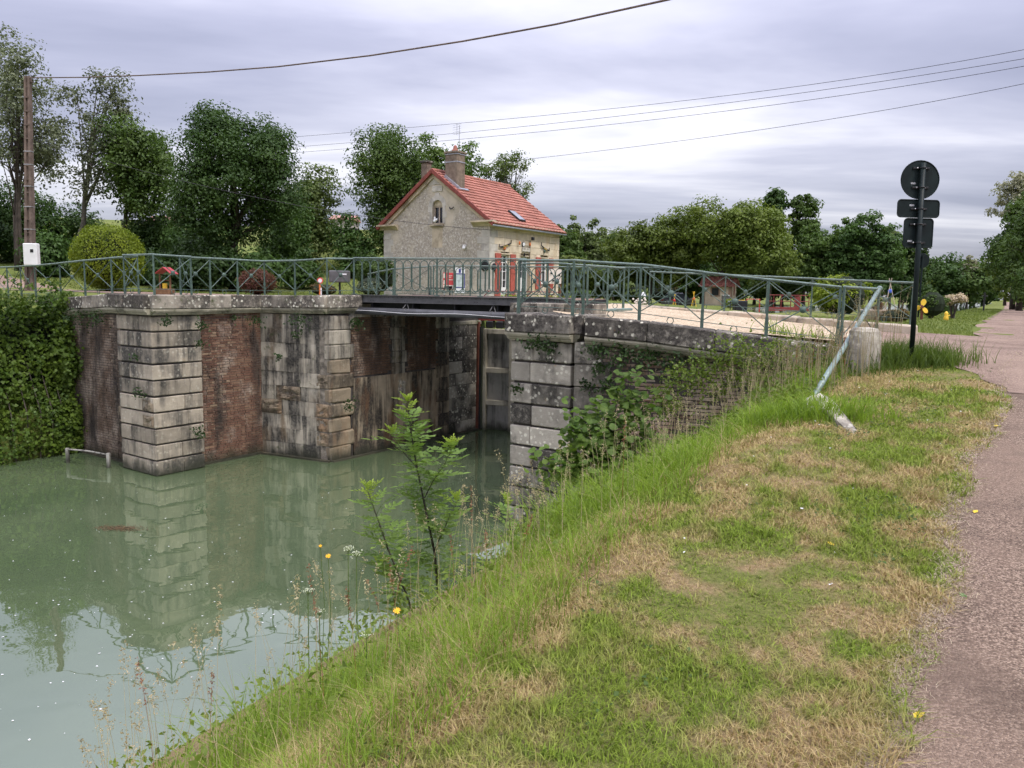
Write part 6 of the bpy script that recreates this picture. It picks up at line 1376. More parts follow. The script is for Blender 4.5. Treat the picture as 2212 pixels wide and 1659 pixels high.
C_ = np.repeat(np.stack([cu, cv, cz], -1), 30, 0); C_ = C_+rng.normal(size=C_.shape)*np.array((.17, .085, .13)); C_[:, 2] = np.clip(C_[:, 2]-.25*np.maximum(0, rng.normal(size=len(C_)))*.3, .05, 4.5)
P = np.stack([AX[0]+EV[0]*C_[:, 0]+NV[0]*C_[:, 1], AX[1]+EV[1]*C_[:, 0]+NV[1]*C_[:, 1], C_[:, 2]], -1); n_ = len(P); outv = np.tile(np.array([NV[0]*.7, NV[1]*.7-.2, .55]), (n_, 1))
V, F = rhombs(P, .10, .3, .8, outward=outv, jitter=.5); npmesh('foliage', V, F, LM['ivy'], iv)
nt_ = 150; tu = -3.4-8.5*rng.random(nt_); tz = rng.uniform(3.7, 4.75, nt_); tv = -7.1+.35*rng.random(nt_)+.25*np.sin(tu*2.1); C_ = np.repeat(np.stack([tu, tv, tz], -1), 22, 0)+rng.normal(size=(nt_*22, 3))*np.array((.16, .16, .10)); V, F = rhombs(uvz(C_), .10, .7, .75, jitter=.5); npmesh('top_growth', V, F, LM['lime'] if 0 else LM['ivy'], iv)
nh = 60; hu = -3.6-8.5*rng.random(nh); hz = rng.uniform(.3, 3.2, nh); hv = -6.05-hz*.24+.2*rng.random(nh); C_ = np.repeat(np.stack([hu, hv, hz], -1), 26, 0); C_[:, 2] -= np.tile(np.linspace(0, .75, 26), nh)*np.repeat(rng.uniform(.3, 1, nh), 26); C_ += rng.normal(size=C_.shape)*.06; C_[:, 2] = np.maximum(C_[:, 2], .03); V, F = rhombs(uvz(C_), .085, .1, .7, outward=np.tile(np.array((.6, -.5, .1)), (len(C_), 1)), jitter=.5); npmesh('trailing_growth', V, F, LM['mid'], iv)
mb = MB()
for k in range(30):
    s_ = .4+k*.3; p0 = L(-3.5-s_, -6.5, 0); mb.tube([p0-UP*.1, p0+Vector((random.uniform(-.2, .2), 0, 1.2)), L(-3.5-s_, -7.25, 3.0)], [.02, .016, .01], 5)
mb.build('stems', M['bark'], iv)
mb = MB(); mb.prism([L(-3.46, -6.58, -.4), L(-16, -6.58, -.4), L(-16, -7.58, 3.9), L(-3.46, -7.58, 3.9)], -NV3*.5); mb.build('inner_shade_core', M['inner'], iv)  # dark slab painted as the shade behind the ivy leaves
def tuft(P, r, n_, lab, drop=.3):
    P = Vector(P); o = thing('wall_fern', P, lab, 'fern', 'fern tufts in the masonry')
    C = np.array(P)+rng.normal(size=(n_, 3))*np.array((r, r*.5, r*.8))+np.array((0, 0, -drop*r)); V, F = rhombs(C, .07, .2, .6, outward=np.tile(np.array((.2, -.9, .2)), (n_, 1))); npmesh('fronds', V, F, LM['ivydark'], o)
for (x, y, Y, r, n_, lab) in ((650, 689, 19.95, .14, 100, 'fern tuft under the coping of the stained abutment'), (205, 681, 20.3, .14, 90, 'fern tuft under the sloping left coping'), (165, 682, 20.8, .2, 120, 'wide fern tuft beside the ivy under the left coping'), (360, 692, 18.2, .08, 50, 'fern tuft under the cap of the left pier'), (552, 690, 21.0, .12, 80, 'fern tuft where red brick meets the abutment'), (505, 686, 20.7, .06, 30, 'tiny fern above the middle of the red brick panel'), (771, 697, 21.0, .10, 110, 'hanging fern beside the left end of the girder'), (640, 724, 20.8, .07, 40, 'small fern high on the abutment face'), (600, 770, 20.7, .06, 35, 'small fern halfway up the abutment face'), (436, 700, 19.4, .1, 60, 'fern in the upper corner of pier and red brick'), (434, 740, 19.4, .07, 40, 'fern lower in the corner of pier and red brick'),
        (1155, 738, 14.6, .10, 80, 'fern under the near pier cap, left of centre'), (1183, 742, 14.5, .14, 110, 'larger fern under the middle of the near pier cap'), (1290, 752, 14.05, .10, 90, 'fern beside the first toothing stone under the right coping'), (1345, 758, 13.9, .18, 170, 'broad fern under the right wing coping'), (1400, 768, 13.75, .15, 140, 'fern under the second stone of the right wing coping'), (1455, 780, 13.6, .17, 150, 'fern furthest right under the wing coping'), (1300, 792, 14.0, .09, 70, 'fern on the bleached brick beside the toothing'), (1270, 832, 14.2, .1, 80, 'fern in the corner of near pier and wing wall'), (1312, 830, 14.0, .1, 70, 'fern low on the bleached brick behind the hazel'), (290, 770, 18.8, .06, 30, 'tiny fern high on the left pier face'), (300, 848, 18.7, .09, 50, 'fern in a joint halfway down the left pier'), (1115, 838, 14.9, .06, 40, 'tiny fern on the left edge of the near pier'), (430, 930, 19.4, .1, 60, 'fern low in the corner of left pier and brick'), (755, 874, 20.5, .1, 60, 'fern beside the rough corner stones')):
    tuft(at(x, y, Y), r, n_, lab)
# ------------------------------------------------------------------ grass of the verge and the bank edge
def uvw(u, v, z=None):
    X = AX[0]+EV[0]*u+NV[0]*v; Y = AX[1]+EV[1]*u+NV[1]*v
    if z is None: z = zt(u, v)
    return np.stack([X, Y, z], -1)
def vnoise(P, s, seed=0):
    x, y = P[:, 0]*s+seed*7.1, P[:, 1]*s+seed*3.3
    return (np.sin(x*1.3+np.sin(y*1.7+seed))+np.sin(y*1.1-np.sin(x*.9+2*seed))+np.sin((x+y)*.8+np.sin(x*2.1)))/3
def seg_blades(B_, h, w, lean, az, nseg=2, curve=1.0, face=None):
    """blades as tapering triangle strips: B_ base points, h heights, w half widths, lean = sideways reach / height, az lean direction"""
    N_ = len(B_); d = np.stack([np.cos(az), np.sin(az), np.zeros(N_)], -1)
    fa = az+np.pi/2+rng.normal(size=N_)*.6 if face is None else face
    s = np.stack([np.cos(fa), np.sin(fa), np.zeros(N_)], -1); rows = []
    for i in range(nseg):
        f = i/nseg; c = B_+d*(lean*h*f**(1+curve))[:, None]+np.array((0, 0, 1))*(h*f*(1-.25*lean*f))[:, None]; ww = (w*(1-f*.75))[:, None]
        rows += [c-s*ww, c+s*ww]
    tip = B_+d*(lean*h)[:, None]+np.array((0, 0, 1))*(h*(1-.25*lean))[:, None]; rows.append(tip)
    k = 2*nseg+1; V = np.stack(rows, 1).reshape(-1, 3); b0 = (np.arange(N_)*k)[:, None]; F = []
    for i in range(nseg-1): F += [b0+np.array([2*i, 2*i+1, 2*i+3]), b0+np.array([2*i, 2*i+3, 2*i+2])]
    F.append(b0+np.array([2*nseg-2, 2*nseg-1, 2*nseg])); return V, np.concatenate(F)
def verge_leaf(name, g0, g1, dry0, dry1, trans=.35):
    m, n = newmat(name); p = pos(n)
    g = n.ramp(n.noise(p, 31, 2, .6), [(.3, g0), (.7, g1)]); g = n.mix(n.ramp(n.noise(n.map(p, scale=(1, 1, 0)), 1.7, 3, .6), [(.4, 0.0), (.65, .4)]), g, (.22, .25, .045))
    dr = n.ramp(n.noise(p, 37, 2, .6), [(.3, dry0), (.7, dry1)])
    mask = n.math('MULTIPLY', dry_mask(n, p), n.ramp(n.noise(p, 47, 1, .5), [(.34, .45), (.5, 1.0)]))
    c = n.mix(mask, g, dr)
    b = n('ShaderNodeBsdfPrincipled', {'Base Color': c, 'Roughness': .6, 'Specular IOR Level': .2}); t = n('ShaderNodeBsdfTranslucent', {'Color': c})
    mx = n('ShaderNodeMixShader', {0: trans, 1: b, 2: t}); n('ShaderNodeOutputMaterial', {0: mx}, out=None); return m
M['verge_grass'] = verge_leaf('mown_verge_grass', (.075, .130, .012), (.32, .42, .055), (.29, .175, .075), (.70, .53, .30))
N_ = 330000
u = rng.uniform(-15.0, 3.0, N_); v = rng.uniform(12.95, 15.52, N_); P = uvw(u, v); P[:, 2] += -.004
dist = np.linalg.norm(P-np.array(CAM), axis=1)
ah = P[:, 0]/np.maximum(P[:, 1], .01)
keep = (rng.random(N_) < np.clip((4.2/dist)**1.7, 0, 1)) & (P[:, 1] > 1.2) & (ah > -.9) & (ah < .8)
pe = 15.30+.06*np.sin(u*1.1)+.035*np.sin(u*3.3+1)+.018*np.sin(u*9)+.010*np.sin(u*23)
keep &= v < pe+.05+.06*rng.random(N_)
bare = vnoise(P, 2.3, 3)+.6*vnoise(P, 6.1, 5); keep &= ~((bare > .85) & (rng.random(N_) < .45))
keep &= (v < vjun(u)+.05) | (u < -2.9); keep &= u < 1.2
P = P[keep]; u, v, dist = u[keep], v[keep], dist[keep]; n_ = len(P)
tall = np.clip(.5+.7*vnoise(P, 1.6, 1), 0, 1); hh = (.020+.055*tall*rng.random(n_)+.025*rng.random(n_))*(1+.5*(rng.random(n_) < .07)); tf_ = np.clip(vnoise(P, 7.0, 11)+.6*vnoise(P, 17.0, 12)-.35, 0, 1); hh *= 1+1.1*tf_
hh += np.where(v < 13.5, .05*rng.random(n_), 0)
V, F = seg_blades(P, hh, np.maximum(.0021, .00062*dist)*(1+.7*rng.random(n_)), rng.uniform(.3, 1.5, n_), rng.uniform(0, 6.28, n_), 2)
tag(npmesh('verge_grass', V, F, M['verge_grass']), 'short mown grass with dry straw patches on the towpath verge', None, None, 'stuff')
n_ = 16000; u = rng.uniform(-12.5, 1.5, n_); pe = 15.30+.06*np.sin(u*1.1)+.035*np.sin(u*3.3+1)+.018*np.sin(u*9)+.010*np.sin(u*23); v = pe+.05*rng.normal(size=n_)+.035; P = uvw(u, v); P[:, 2] += .010
dist = np.linalg.norm(P-np.array(CAM), axis=1); k_ = rng.random(n_) < np.clip((5/dist)**1.3, 0, 1); P = P[k_]; dist = dist[k_]; n_ = len(P)
M['edge_straw'] = leafmat('bleached_edge_straw', (.30, .235, .16), (.52, .43, .32), nscale=9, trans=.2)
V, F = seg_blades(P, rng.uniform(.008, .035, n_), np.maximum(.0016, .0005*dist), rng.uniform(.8, 3.0, n_), rng.uniform(0, 6.28, n_), 2)
tag(npmesh('edge_straw', V, F, M['edge_straw']), 'bleached straw along the ragged edge of the tarmac path', None, None, 'stuff')
# tall fringe along the bank edge
M['tall_grass'] = leafmat('tall_green_grass', (.085, .155, .015), (.27, .37, .048), nscale=4.5, trans=.45)
M['reed_dark'] = leafmat('dark_tall_grass', (.055, .095, .016), (.13, .185, .035), nscale=3, trans=.4)
N_ = 42000
u = rng.uniform(-16.5, .9, N_); v = 13.28-1.9*rng.random(N_)**1.3+.10*rng.normal(size=N_)+np.interp(u, [-14, -12, -10, -7.5], [.68, .56, .26, 0]); P = uvw(u, v)
dist = np.linalg.norm(P-np.array(CAM), axis=1); cl_n = np.clip(.55+.6*vnoise(P, 1.5, 2)+.35*vnoise(P, 4.2, 4), 0, 1.2)
keep = (rng.random(N_) < np.clip((6.0/dist), 0, 1)*(.25+.75*cl_n)+.35*(u < -11)) & (dist > 1.7)
P, v, u, dist, cl_n = P[keep], v[keep], u[keep], dist[keep], cl_n[keep]; n_ = len(P)
hh = (.08+.36*cl_n*rng.random(n_))*(1+.35*np.clip(13.2-v, 0, 1.6)); hh *= np.where(v > 13.45+np.interp(u, [-14, -12, -10, -7.5], [.68, .56, .26, 0]), .4, 1); hh *= np.interp(u, [-14, -11.5, -9, -5, 0], [.75, .85, .95, 1.0, .9])
V, F = seg_blades(P, hh, np.maximum(.0028, .00062*dist)*(.7+.7*rng.random(n_)), rng.uniform(.1, 1.3, n_), rng.uniform(0, 6.28, n_), 4, 1.2)
tag(npmesh('bank_grass', V, F, M['tall_grass']), 'tall bright green grass fringing the top of the canal bank', None, None, 'stuff')
n_ = 3000; u = rng.uniform(-13.8, .6, n_); v = 13.3-1.5*rng.random(n_)+np.interp(u, [-14, -12, -10, -7.5], [.68, .56, .26, 0]); P = uvw(u, v); dist = np.linalg.norm(P-np.array(CAM), axis=1); k_ = (rng.random(n_) < np.clip(5/dist, 0, 1)) & (dist > 1.9); P, dist = P[k_], dist[k_]; n_ = len(P)
M['dead_grass'] = leafmat('dead_bank_grass', (.16, .12, .05), (.42, .34, .17), nscale=6, trans=.3)
V, F = seg_blades(P, rng.uniform(.08, .34, n_), np.maximum(.0022, .00055*dist), rng.uniform(.3, 1.8, n_), rng.uniform(0, 6.28, n_), 3, 1.0)
tag(npmesh('dead_bank_grass', V, F, M['dead_grass']), 'dead straw coloured blades among the green grass of the bank', None, None, 'stuff')
# darker grass round the sign post, bollard and concrete foot
def clump_pts(c, rx, ry, n_):
    q = rng.normal(size=(n_, 2))*np.array((rx, ry))*.55; X = c.x+q[:, 0]; Y = c.y+q[:, 1]; uv_ = (np.stack([X, Y], -1)-AX); uu = uv_@EV; vv = uv_@NV; return np.stack([X, Y, zt(uu, vv)-.02], -1)
Pc = np.concatenate([clump_pts(SB+Vector((-.35, .25, 0)), 1.0, .5, 2600), clump_pts(SB+Vector((.35, .1, 0)), .5, .35, 700), clump_pts(BB+Vector((0, -.1, 0)), .5, .4, 500)]); n_ = len(Pc)
V, F = seg_blades(Pc, rng.uniform(.18, .5, n_)*np.r_[np.ones(2600), np.full(700, .75), np.full(500, .45)], np.full(n_, .007), rng.uniform(.1, .8, n_), rng.uniform(0, 6.28, n_), 4, 1.2)
tag(npmesh('post_grass', V, F, M['reed_dark']), 'dark uncut grass round the foot of the sign post and bollard', None, None, 'stuff')
cfc = ground_at(1760, 905)
Pc = np.concatenate([clump_pts(cfc+Vector((-.35, .2, 0)), .7, .35, 1500), clump_pts(cfc+Vector((.25, -.05, 0)), .45, .22, 420)]); n_ = len(Pc)
V, F = seg_blades(Pc, rng.uniform(.1, .40, n_), np.full(n_, .006), rng.uniform(.2, 1.0, n_), rng.uniform(0, 6.28, n_), 3, 1.2)
tag(npmesh('foot_grass', V, F, M['tall_grass']), 'uncut grass and dry stalks around the concrete foot of the slanting pipe', None, None, 'stuff')
# seed stalks
M['seed'] = leafmat('pale_seed_heads', (.26, .21, .12), (.46, .39, .25), nscale=6, trans=.3)
M['sorrel'] = leafmat('red_brown_seed_heads', (.18, .065, .035), (.32, .13, .07), nscale=6, trans=.2)
def stalks(name, lab, U, Vv, hts, mat, headlen=.16, headn=26, lean=.25, w=.0016, hw=.010, z=None):
    Pb_ = uvw(U, Vv); n_ = len(Pb_); dist = np.linalg.norm(Pb_-np.array(CAM), axis=1); az = rng.uniform(0, 6.28, n_); ln = rng.uniform(.05, lean, n_)
    V, F = seg_blades(Pb_, hts, np.maximum(w, .00034*dist), ln, az, 4, 1.0, face=np.arctan2(Pb_[:, 1], Pb_[:, 0])+np.pi/2)
    d = np.stack([np.cos(az), np.sin(az), np.zeros(n_)], -1); f = rng.uniform(1-headlen, 1.0, (n_, headn)); c = Pb_[:, None, :]+d[:, None, :]*((ln*hts)[:, None]*f**2)[..., None]+np.array((0, 0, 1))*(hts[:, None]*f*(1-.25*ln[:, None]*f))[..., None]
    c = c.reshape(-1, 3)+rng.normal(size=(n_*headn, 3))*hw; V2, F2 = rhombs(c, .016, .5, .4)
    V2 = V2.reshape(-1, 4, 3); 
    T_ = np.concatenate([F, *[np.stack([np.arange(len(V2))*4+a+len(V) for a in q], -1) for q in ((0, 1, 2), (0, 2, 3))]])
    return tag(npmesh(name, np.concatenate([V, V2.reshape(-1, 3)]), T_, mat), lab, None, None, 'stuff')
n_ = 230; stalks('seed_stalks', 'thin pale grass stalks with seed heads along the bank edge', rng.uniform(-13.4, -3, n_), rng.uniform(11.2, 13.2, n_), rng.uniform(.5, 1.0, n_), M['seed'])
n_ = 260; stalks('weed_stalks', 'dry seed stalks crowding the top of the right wing wall', rng.uniform(-4.4, .3, n_), rng.uniform(11.8, 13.8, n_), rng.uniform(.6, 1.25, n_), M['seed'], headn=22)
n_ = 46; stalks('sorrel_stalks', 'red-brown sorrel stalks among the bank grass', np.r_[rng.uniform(-12.6, -8, 12), rng.uniform(-2.6, .1, 34)], np.r_[rng.uniform(12.0, 13.2, 12), rng.uniform(12.4, 13.5, 34)], rng.uniform(.5, .95, n_), M['sorrel'], headlen=.3, headn=40, hw=.006)
# leafy weeds on the bank in front of the wing wall
LM['weed'] = leafmat('bright_weed_leaves', (.075, .125, .018), (.19, .25, .045), nscale=3, trans=.4)
n_ = 5200; u = rng.uniform(-5.6, .3, n_); v = rng.uniform(11.2, 13.5, n_); P = uvw(u, v); P[:, 2] += rng.random(n_)**1.3*.62*np.clip(.6+.6*vnoise(P, 2.0, 6), .15, 1.1)*np.interp(v, [11.0, 13.0, 13.5], [1, 1, .5])
V, F = rhombs(P, .062, .7, .6); tag(npmesh('bank_weeds', V, F, LM['weed']), 'bright leafy weeds covering the bank before the right wing wall', None, None, 'stuff')
nw_ = 230; wx = 1815-400*rng.random(nw_)**1.35; cy_ = np.interp(wx, [1415, 1480, 1560, 1700, 1815], [860, 790, 745, 748, 775]); wy = cy_+rng.random(nw_)**1.1*np.interp(wx, [1475, 1600, 1815], [90, 130, 110])-12
Pw = np.array([tuple(at(a_, b_, 12.55+rng.uniform(-.35, .3))) for a_, b_ in zip(wx, wy)]); Pw = np.repeat(Pw, 26, 0)+rng.normal(size=(nw_*26, 3))*np.array((.10, .08, .10)); V, F = rhombs(Pw, .055, .7, .6, jitter=.5)
tag(npmesh('wall_weeds', V, F, LM['weed']), 'tall leafy weeds hiding the end of the right wing wall', None, None, 'stuff')
n_ = 3000; u = rng.uniform(-14, -3.5, n_); v = rng.uniform(10.4, 13.1, n_); P = uvw(u, v); P[:, 2] += rng.random(n_)*.35
V, F = rhombs(P, .05, .6, .55); tag(npmesh('slope_weeds', V, F, LM['weed']), 'low leafy weeds on the slope above the water', None, None, 'stuff')
# small rosette weeds and clover in the verge
n_ = 5200; u = rng.uniform(-13.5, -1, n_); v = rng.uniform(13.4, 15.2, n_); P = uvw(u, v); k_ = vnoise(P, 1.3, 9)+.5*vnoise(P, 5.0, 8) > .25; P = P[k_]; P[:, 2] += .012+.02*rng.random(len(P))
V, F = rhombs(P, .024, 1.6, .85); tag(npmesh('clover', V, F, LM['mid']), 'patches of dark clover leaves in the mown verge', None, None, 'stuff')
# daisies
n_ = 30; u = rng.uniform(-10, -1.0, n_); v = rng.uniform(13.6, 15.1, n_); P = uvw(u, v); P[:, 2] += .045; V, F = rhombs(np.repeat(P, 3, 0)+rng.normal(size=(n_*3, 3))*.003, .014, 3.0, .95); tag(npmesh('daisies', V, F, M['white']), 'tiny white daisies scattered over the verge', None, None, 'stuff')
# ------------------------------------------------------------------ ash saplings
LM['ash'] = leafmat('ash_leaflets', (.10, .175, .034), (.215, .305, .075), nscale=3, trans=.4)
LM['ash_young'] = leafmat('young_ash_leaflets', (.19, .27, .035), (.32, .40, .07), nscale=3, trans=.5)
def leaflet(mb, o, t, n_, l, w):
    t = t.normalized(); s = t.cross(n_).normalized(); nn = s.cross(t)
    q = [o, o+t*l*.3+s*w*.5+nn*w*.12, o+t*l*.65+s*w*.42+nn*w*.10, o+t*l, o+t*l*.65-s*w*.42+nn*w*.10, o+t*l*.3-s*w*.5+nn*w*.12, o+t*l*.3-nn*w*.02, o+t*l*.65-nn*w*.02]
    mb.add(q, [(0, 1, 6), (1, 2, 7, 6), (2, 3, 7), (0, 6, 5), (6, 7, 4, 5), (7, 3, 4)])
def pinnate(seed, mat, scale=1.0):
    g = random.Random(seed); mb = MB(); Lr = .26*scale; pts = [Vector((Lr*f, 0, .06*scale*math.sin(f*2.2)-.07*scale*f*f)) for f in np.linspace(0, 1, 6)]
    mb.tube(pts, .0022, 4, False)
    for k in range(5):
        f = .22+.165*k; c = Vector((Lr*f, 0, .06*scale*math.sin(f*2.2)-.07*scale*f*f))
        for s in (-1, 1): leaflet(mb, c, Vector((.55, s*1.0, -.12+g.uniform(-.15, .1))), Vector((0, 0, 1)), .088*scale*(1-.12*abs(k-2))*g.uniform(.9, 1.1), .034*scale)
    leaflet(mb, pts[-1], Vector((1, 0, -.3)), Vector((0, 0, 1)), .085*scale, .034*scale)
    o = mb.build('leaf', mat); me = o.data; bpy.data.objects.remove(o); return me
PIN = [pinnate(i, LM['ash'], 1.12) for i in range(4)]; PINY = [pinnate(10+i, LM['ash_young'], .8) for i in range(2)]
M['sap_stem'] = plain('dark_sapling_stem', (.045, .035, .025), .8, .2, 10)
def place_leaf(th, P, az, el, sc_, young=False, roll=0):
    d = Vector((math.cos(az)*math.cos(el), math.sin(az)*math.cos(el), math.sin(el))); s = UP.cross(d).normalized(); n2 = d.cross(s)
    inst('leaf', random.choice(PINY if young else PIN), th, frame(Vector(P), d*sc_, s*sc_, n2*sc_))
def sap(name, lab, stem_list, seed):
    g = random.Random(seed); th = thing(name, stem_list[0][0][0], lab, 'sapling', 'ash saplings on the bank'); cnt = 0
    for pts, r, bare_, step in stem_list:
        mb = MB(); mb.tube(pts, [r*(1-.75*i/(len(pts)-1)) for i in range(len(pts))], 7); mb.build('stem', M['sap_stem'], th)
        ln = [0]
        for a, b in zip(pts[:-1], pts[1:]): ln.append(ln[-1]+(b-a).length)
        s = bare_*ln[-1]; az = g.uniform(0, 6)
        while s < ln[-1]:
            i = max(k for k in range(len(ln)-1) if ln[k] <= s+1e-9); P = pts[i].lerp(pts[i+1], (s-ln[i])/(ln[i+1]-ln[i])); f = s/ln[-1]
            for k in range(2): place_leaf(th, P, az+math.pi*k+g.uniform(-.3, .3), lerp(.25, .75, f)+g.uniform(-.25, .2), lerp(1.12, .72, max(0, f-.5)*2)*g.uniform(.8, 1.1), f > .9)
            az += math.pi/2+g.uniform(-.3, .3); s += step*g.uniform(.85, 1.15)
        for k in range(5): place_leaf(th, pts[-1], k*1.3, .9+g.uniform(-.2, .3), .55, True)
    return th
Yp = 7.2
S1 = [at(950, 1330, Yp-.1), at(940, 1200, Yp), at(915, 1080, Yp+.05), at(895, 980, Yp+.05), at(880, 872, Yp)]
S1b = [at(915, 1080, Yp+.05), at(935, 1040, Yp-.1), at(962, 1000, Yp-.2), at(975, 968, Yp-.25)]
S1c = [at(930, 1130, Yp), at(885, 1090, Yp+.2), at(850, 1050, Yp+.25)]
S1d = [at(938, 1190, Yp), at(965, 1130, Yp-.15), at(985, 1085, Yp-.2)]
S1e = [at(900, 1010, Yp+.05), at(870, 975, Yp+.1), at(848, 940, Yp+.1)]; S1f = [at(945, 1250, Yp), at(910, 1215, Yp+.2), at(880, 1190, Yp+.25)]
sap('ash_sapling', 'tallest leafy ash sapling standing before the lock opening', [(S1, .015, .15, .062), (S1b, .006, .25, .09), (S1d, .006, .3, .10), (S1e, .006, .3, .09)], 1)
S2 = [at(905, 1370, Yp-.3), at(880, 1290, Yp-.35), at(840, 1190, Yp-.4), at(812, 1110, Yp-.4), at(795, 1062, Yp-.4)]
S2b = [at(880, 1290, Yp-.35), at(850, 1250, Yp-.2), at(820, 1225, Yp-.2)]
sap('ash_sapling', 'smaller ash sapling leaning left beside the tall one', [(S2, .012, .12, .065), (S2b, .006, .25, .07)], 2)
Yq = 8.6
S3 = [at(1115, 1240, Yq), at(1105, 1170, Yq), at(1098, 1110, Yq), at(1095, 1085, Yq)]
sap('ash_sapling', 'short ash sapling low in front of the near pier', [(S3, .007, .3, .09)], 3)
# ------------------------------------------------------------------ hazel bush
LM['hazel'] = leafmat('hazel_leaves', (.050, .105, .016), (.135, .205, .035), nscale=2.5, trans=.4)
mb = MB(); o_ = Vector((0, 0, 0)); ring_ = [Vector((.5*math.cos(a)*(1.0 if abs(a) > .01 else 1.15), .46*math.sin(a), .06*math.cos(2*a))) for a in np.linspace(0, 2*math.pi, 11)[:-1]]
mb.add([Vector((0, 0, -.05))]+ring_, [(0, i+1, (i+1) % 10+1) for i in range(10)]); _o = mb.build('leaf', LM['hazel']); HZM = _o.data; bpy.data.objects.remove(_o)
hzb = thing('hazel_bush', at(1300, 1060, 11.6), 'leafy green hazel bush growing against the near pier and brick wing wall', 'bush')
HP = []; g = random.Random(77); mbs = MB()
base_ = at(1310, 1080, 11.4)
for i, (x, y, Y) in enumerate(((1365, 815, 12.3), (1335, 850, 12.1), (1290, 885, 11.9), (1255, 890, 11.6), (1235, 930, 11.5), (1390, 870, 12.2), (1320, 930, 11.8), (1275, 960, 11.5), (1215, 985, 11.3), (1360, 960, 11.9), (1300, 1010, 11.4), (1400, 930, 12.0), (1250, 1020, 11.2), (1180, 1010, 11.1), (1345, 1010, 11.5))):
    e = at(x, y, Y); m_ = base_.lerp(e, .5)+Vector((g.uniform(-.1, .1), g.uniform(-.1, .1), .1)); st = base_+Vector((g.uniform(-.2, .2), g.uniform(-.1, .1), 0)); mbs.tube([st, m_, e], [.014, .010, .004], 6)
    for k in range(95):
        f = g.random()**.6; P = (st.lerp(m_, f*2) if f < .5 else m_.lerp(e, f*2-1)) if f > .35 else e; HP.append(P+Vector((g.gauss(0, .17), g.gauss(0, .13), g.gauss(0, .13))))
mbs.build('stems', M['sap_stem'], hzb); HP.sort(key=lambda p: (p-CAM).length)
rest = MB()
for i, P in enumerate(HP):
    nn = Vector((g.gauss(0, .5), g.gauss(-.35, .45), 1.0+g.gauss(0, .3))).normalized(); a_ = Vector((g.gauss(0, 1), g.gauss(0, 1), 0)); a_ = (a_-nn*a_.dot(nn)).normalized(); b_ = nn.cross(a_); s = g.uniform(.085, .14)
    if i < 300: inst('leaf', HZM, hzb, frame(P, a_*s, b_*s, nn*s))
    else: rest.add([P+a_*(q.co.x*s)+b_*(q.co.y*s)+nn*(q.co.z*s) for q in HZM.vertices], [tuple(p.vertices) for p in HZM.polygons])
rest.build('leaves', LM['hazel'], hzb, kind='stuff')
# ------------------------------------------------------------------ flowers
M['petal'] = plain('yellow_petals', (.80, .42, .02), .6, .12, 40); M['umbel'] = leafmat('white_umbel', (.55, .58, .42), (.78, .80, .66), nscale=10); M['stem'] = plain('flower_stem', (.09, .14, .03), .7, .15, 10)
def flower(x, y, Y, h, r, lab):
    p = at(x, y, Y); b = p-UP*h+Vector((random.uniform(-.05, .05), 0, 0)); t = thing('hawkbit_flower', b, lab, 'flower', 'yellow flowers in the bank grass'); mb = MB(); mb.tube([b, b.lerp(p, .5)+Vector((.02, 0, 0)), p], .0022, 5); mb.build('stem', M['stem'], t)
    mb = MB(); ax = Vector((.2, -.6, .8)).normalized(); s = ax.orthogonal().normalized(); q = ax.cross(s)
    for k in range(16):
        an_ = k*2.4; d = s*math.cos(an_)+q*math.sin(an_); w = d.cross(ax); ln = r*(1 if k < 10 else .6); mb.add([p+ax*.002*k/4, p+d*ln*.6+w*r*.16+ax*.004, p+d*ln+ax*.006, p+d*ln*.6-w*r*.16+ax*.004], [(0, 1, 2, 3)])
    mb.build('petals', M['petal'], t); mb = MB(); mb.lathe(p-ax*.014, [(.003, 0), (.007, .006), (.006, .013)], ax, 8); mb.build('calyx', M['stem'], t)
flower(857, 1320, 4.1, .5, .024, 'open yellow flower low over the bank grass'); flower(709, 1202, 4.4, .7, .018, 'tall yellow flower standing against the water'); flower(692, 1180, 4.6, .75, .012, 'half-closed orange bud left of the tall yellow flower')
def umbel(x, y, Y, h, r, lab):
    p = at(x, y, Y); b = p-UP*h; t = thing('cow_parsley', b, lab, 'flower', 'white umbels on the bank'); mb = MB(); mb.tube([b, b.lerp(p, .5), p-UP*.03], .003, 5)
    C_ = []
    for k in range(9): an_ = k*2.39; q = p+Vector((math.cos(an_), math.sin(an_), .1))*(r*math.sqrt((k+.5)/9)); mb.tube([p-UP*.03, q], .0012, 4, False); C_ += [np.array(q)+rng.normal(size=3)*.006 for _ in range(6)]
    mb.build('stem', M['stem'], t); V, F = rhombs(np.array(C_), .008, 1.2, .9); npmesh('florets', V, F, M['umbel'], t)
for i, (x, y, Y) in enumerate(((752, 1185, 4.9), (770, 1195, 5.0), (665, 1275, 4.5), (792, 1370, 4.3), (690, 1320, 4.4))): umbel(x, y, Y, .5, .034, ['white umbel highest beside the smaller ash sapling', 'white umbel just right of the highest one', 'lone white umbel furthest left over the water', 'white umbel deep in the bank grass', 'white umbel left of the yellow flower'][i])
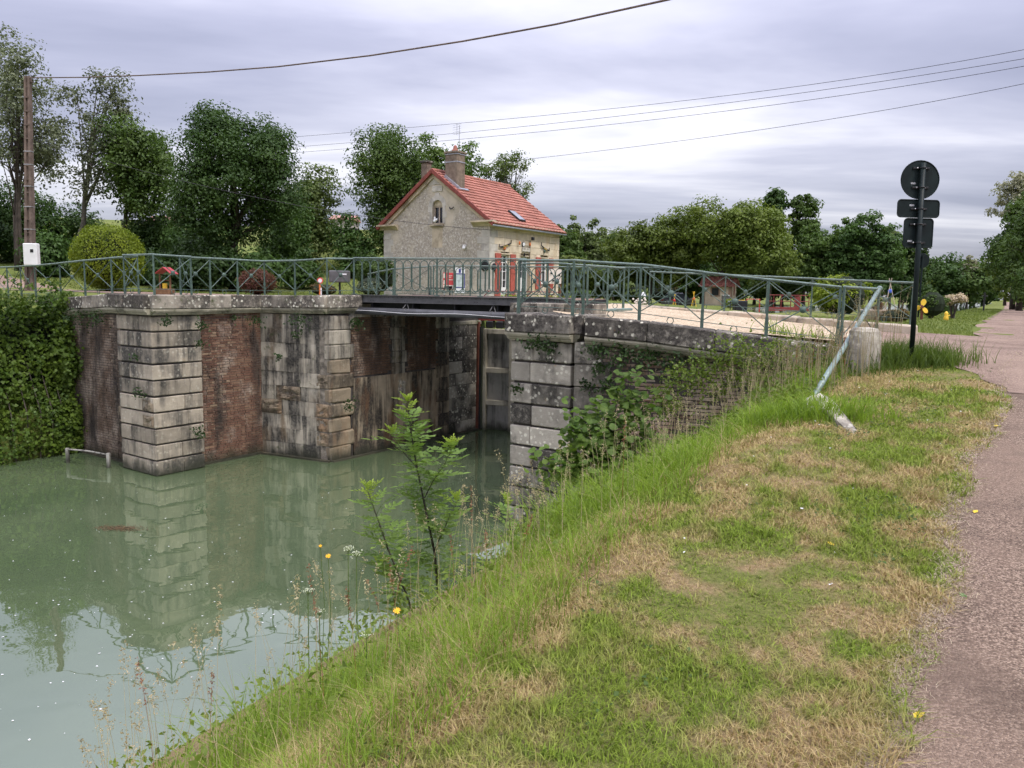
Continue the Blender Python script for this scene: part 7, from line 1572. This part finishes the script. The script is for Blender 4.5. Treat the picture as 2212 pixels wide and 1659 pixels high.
# fallen leaves on the path edge
M['fallen'] = plain('yellow_fallen_leaf', (.62, .45, .04), .6, .1, 30); M['fallen_green'] = plain('green_fallen_leaf', (.10, .20, .05), .6, .1, 30)
for (x, y, mt, lab) in ((1984, 1557, 'fallen', 'yellow fallen leaf at the path edge, nearest the viewer'), (2107, 1112, 'fallen', 'small yellow leaf on the tarmac edge midway up the path'), (2152, 925, 'fallen', 'pale yellow leaf far up on the tarmac'), (2078, 1295, 'fallen_green', 'green leaf lying at the ragged tarmac edge'), (1793, 1182, 'fallen', 'yellow leaf on the dry strip of the verge')):
    q = ground_at(x, y)+UP*.024; mb = MB(); s = .035; a_ = random.uniform(0, 3); d = Vector((math.cos(a_), math.sin(a_), .12)); w = Vector((-math.sin(a_), math.cos(a_), .05))
    leaflet(mb, q-d*s, d, UP, s*2, s*.9); tag(mb.build('fallen_leaf', M[mt], None), lab, 'leaf', 'fallen leaves by the path')
# ------------------------------------------------------------------ floating specks and weed
n_ = 300; xs = rng.uniform(0, 1000, n_); ys = 1045+rng.random(n_)**1.0*560
P = np.array([tuple(atz(a, b, .004)) for a, b in zip(xs, ys)]); uv_ = (P[:, :2]-AX); k_ = (uv_@NV < 7.6); P = P[k_]
V, F = rhombs(P, .025, 30.0, .7, jitter=.6); V[:, 2] = .004+rng.random(len(V))*.003; tag(npmesh('floating_petals', V, F, M['white']), 'small white petals floating on the green water', None, None, 'stuff')
M['weedmat'] = plain('brown_floating_weed', (.10, .065, .03), .8, .2, 10)
n_ = 500; P = np.array([tuple(atz(260+rng.normal()*26, 1141+rng.normal()*3.0, .006)) for _ in range(n_)]); V, F = rhombs(P, .05, 12.0, .3); V[:, 2] = .006+rng.random(len(V))*.01; tag(npmesh('floating_weed', V, F, M['weedmat']), 'thin raft of brown weed floating before the left pier', None, None, 'stuff')

# ------------------------------------------------------------------ mown lawns beyond
M['lawn_grass'] = leafmat('lawn_blades', (.085, .125, .022), (.20, .235, .055), nscale=.9, trans=.3)
def lawn(name, lab, u0, u1, v0, v1, n_):
    u = u0+(u1-u0)*rng.random(n_)**1.5; v = rng.uniform(v0, v1, n_); k_ = v < np.interp(u, [5, 10.8, 24.5, 53, 92, 330], [14.6, 14.1, 13.75, 12.95, 11.5, 1.2])-.1; u, v = u[k_], v[k_]; n_ = len(u); P = uvw(u, v); dist = np.linalg.norm(P-np.array(CAM), axis=1)
    V, F = seg_blades(P, rng.uniform(.03, .09, n_), np.maximum(.004, .0007*dist), rng.uniform(.2, 1.0, n_), rng.uniform(0, 6.28, n_), 1)
    tag(npmesh(name, V, F, M['lawn_grass']), lab, None, None, 'stuff')
lawn('lawn_grass', 'mown lawn between the far kerb, the track and the upper canal', 7.0, 60, 9.5, 15.6, 30000)
lawn('garden_lawn_grass', 'mown garden lawn behind the left railing', 6.2, 40, -34, -3, 34000)
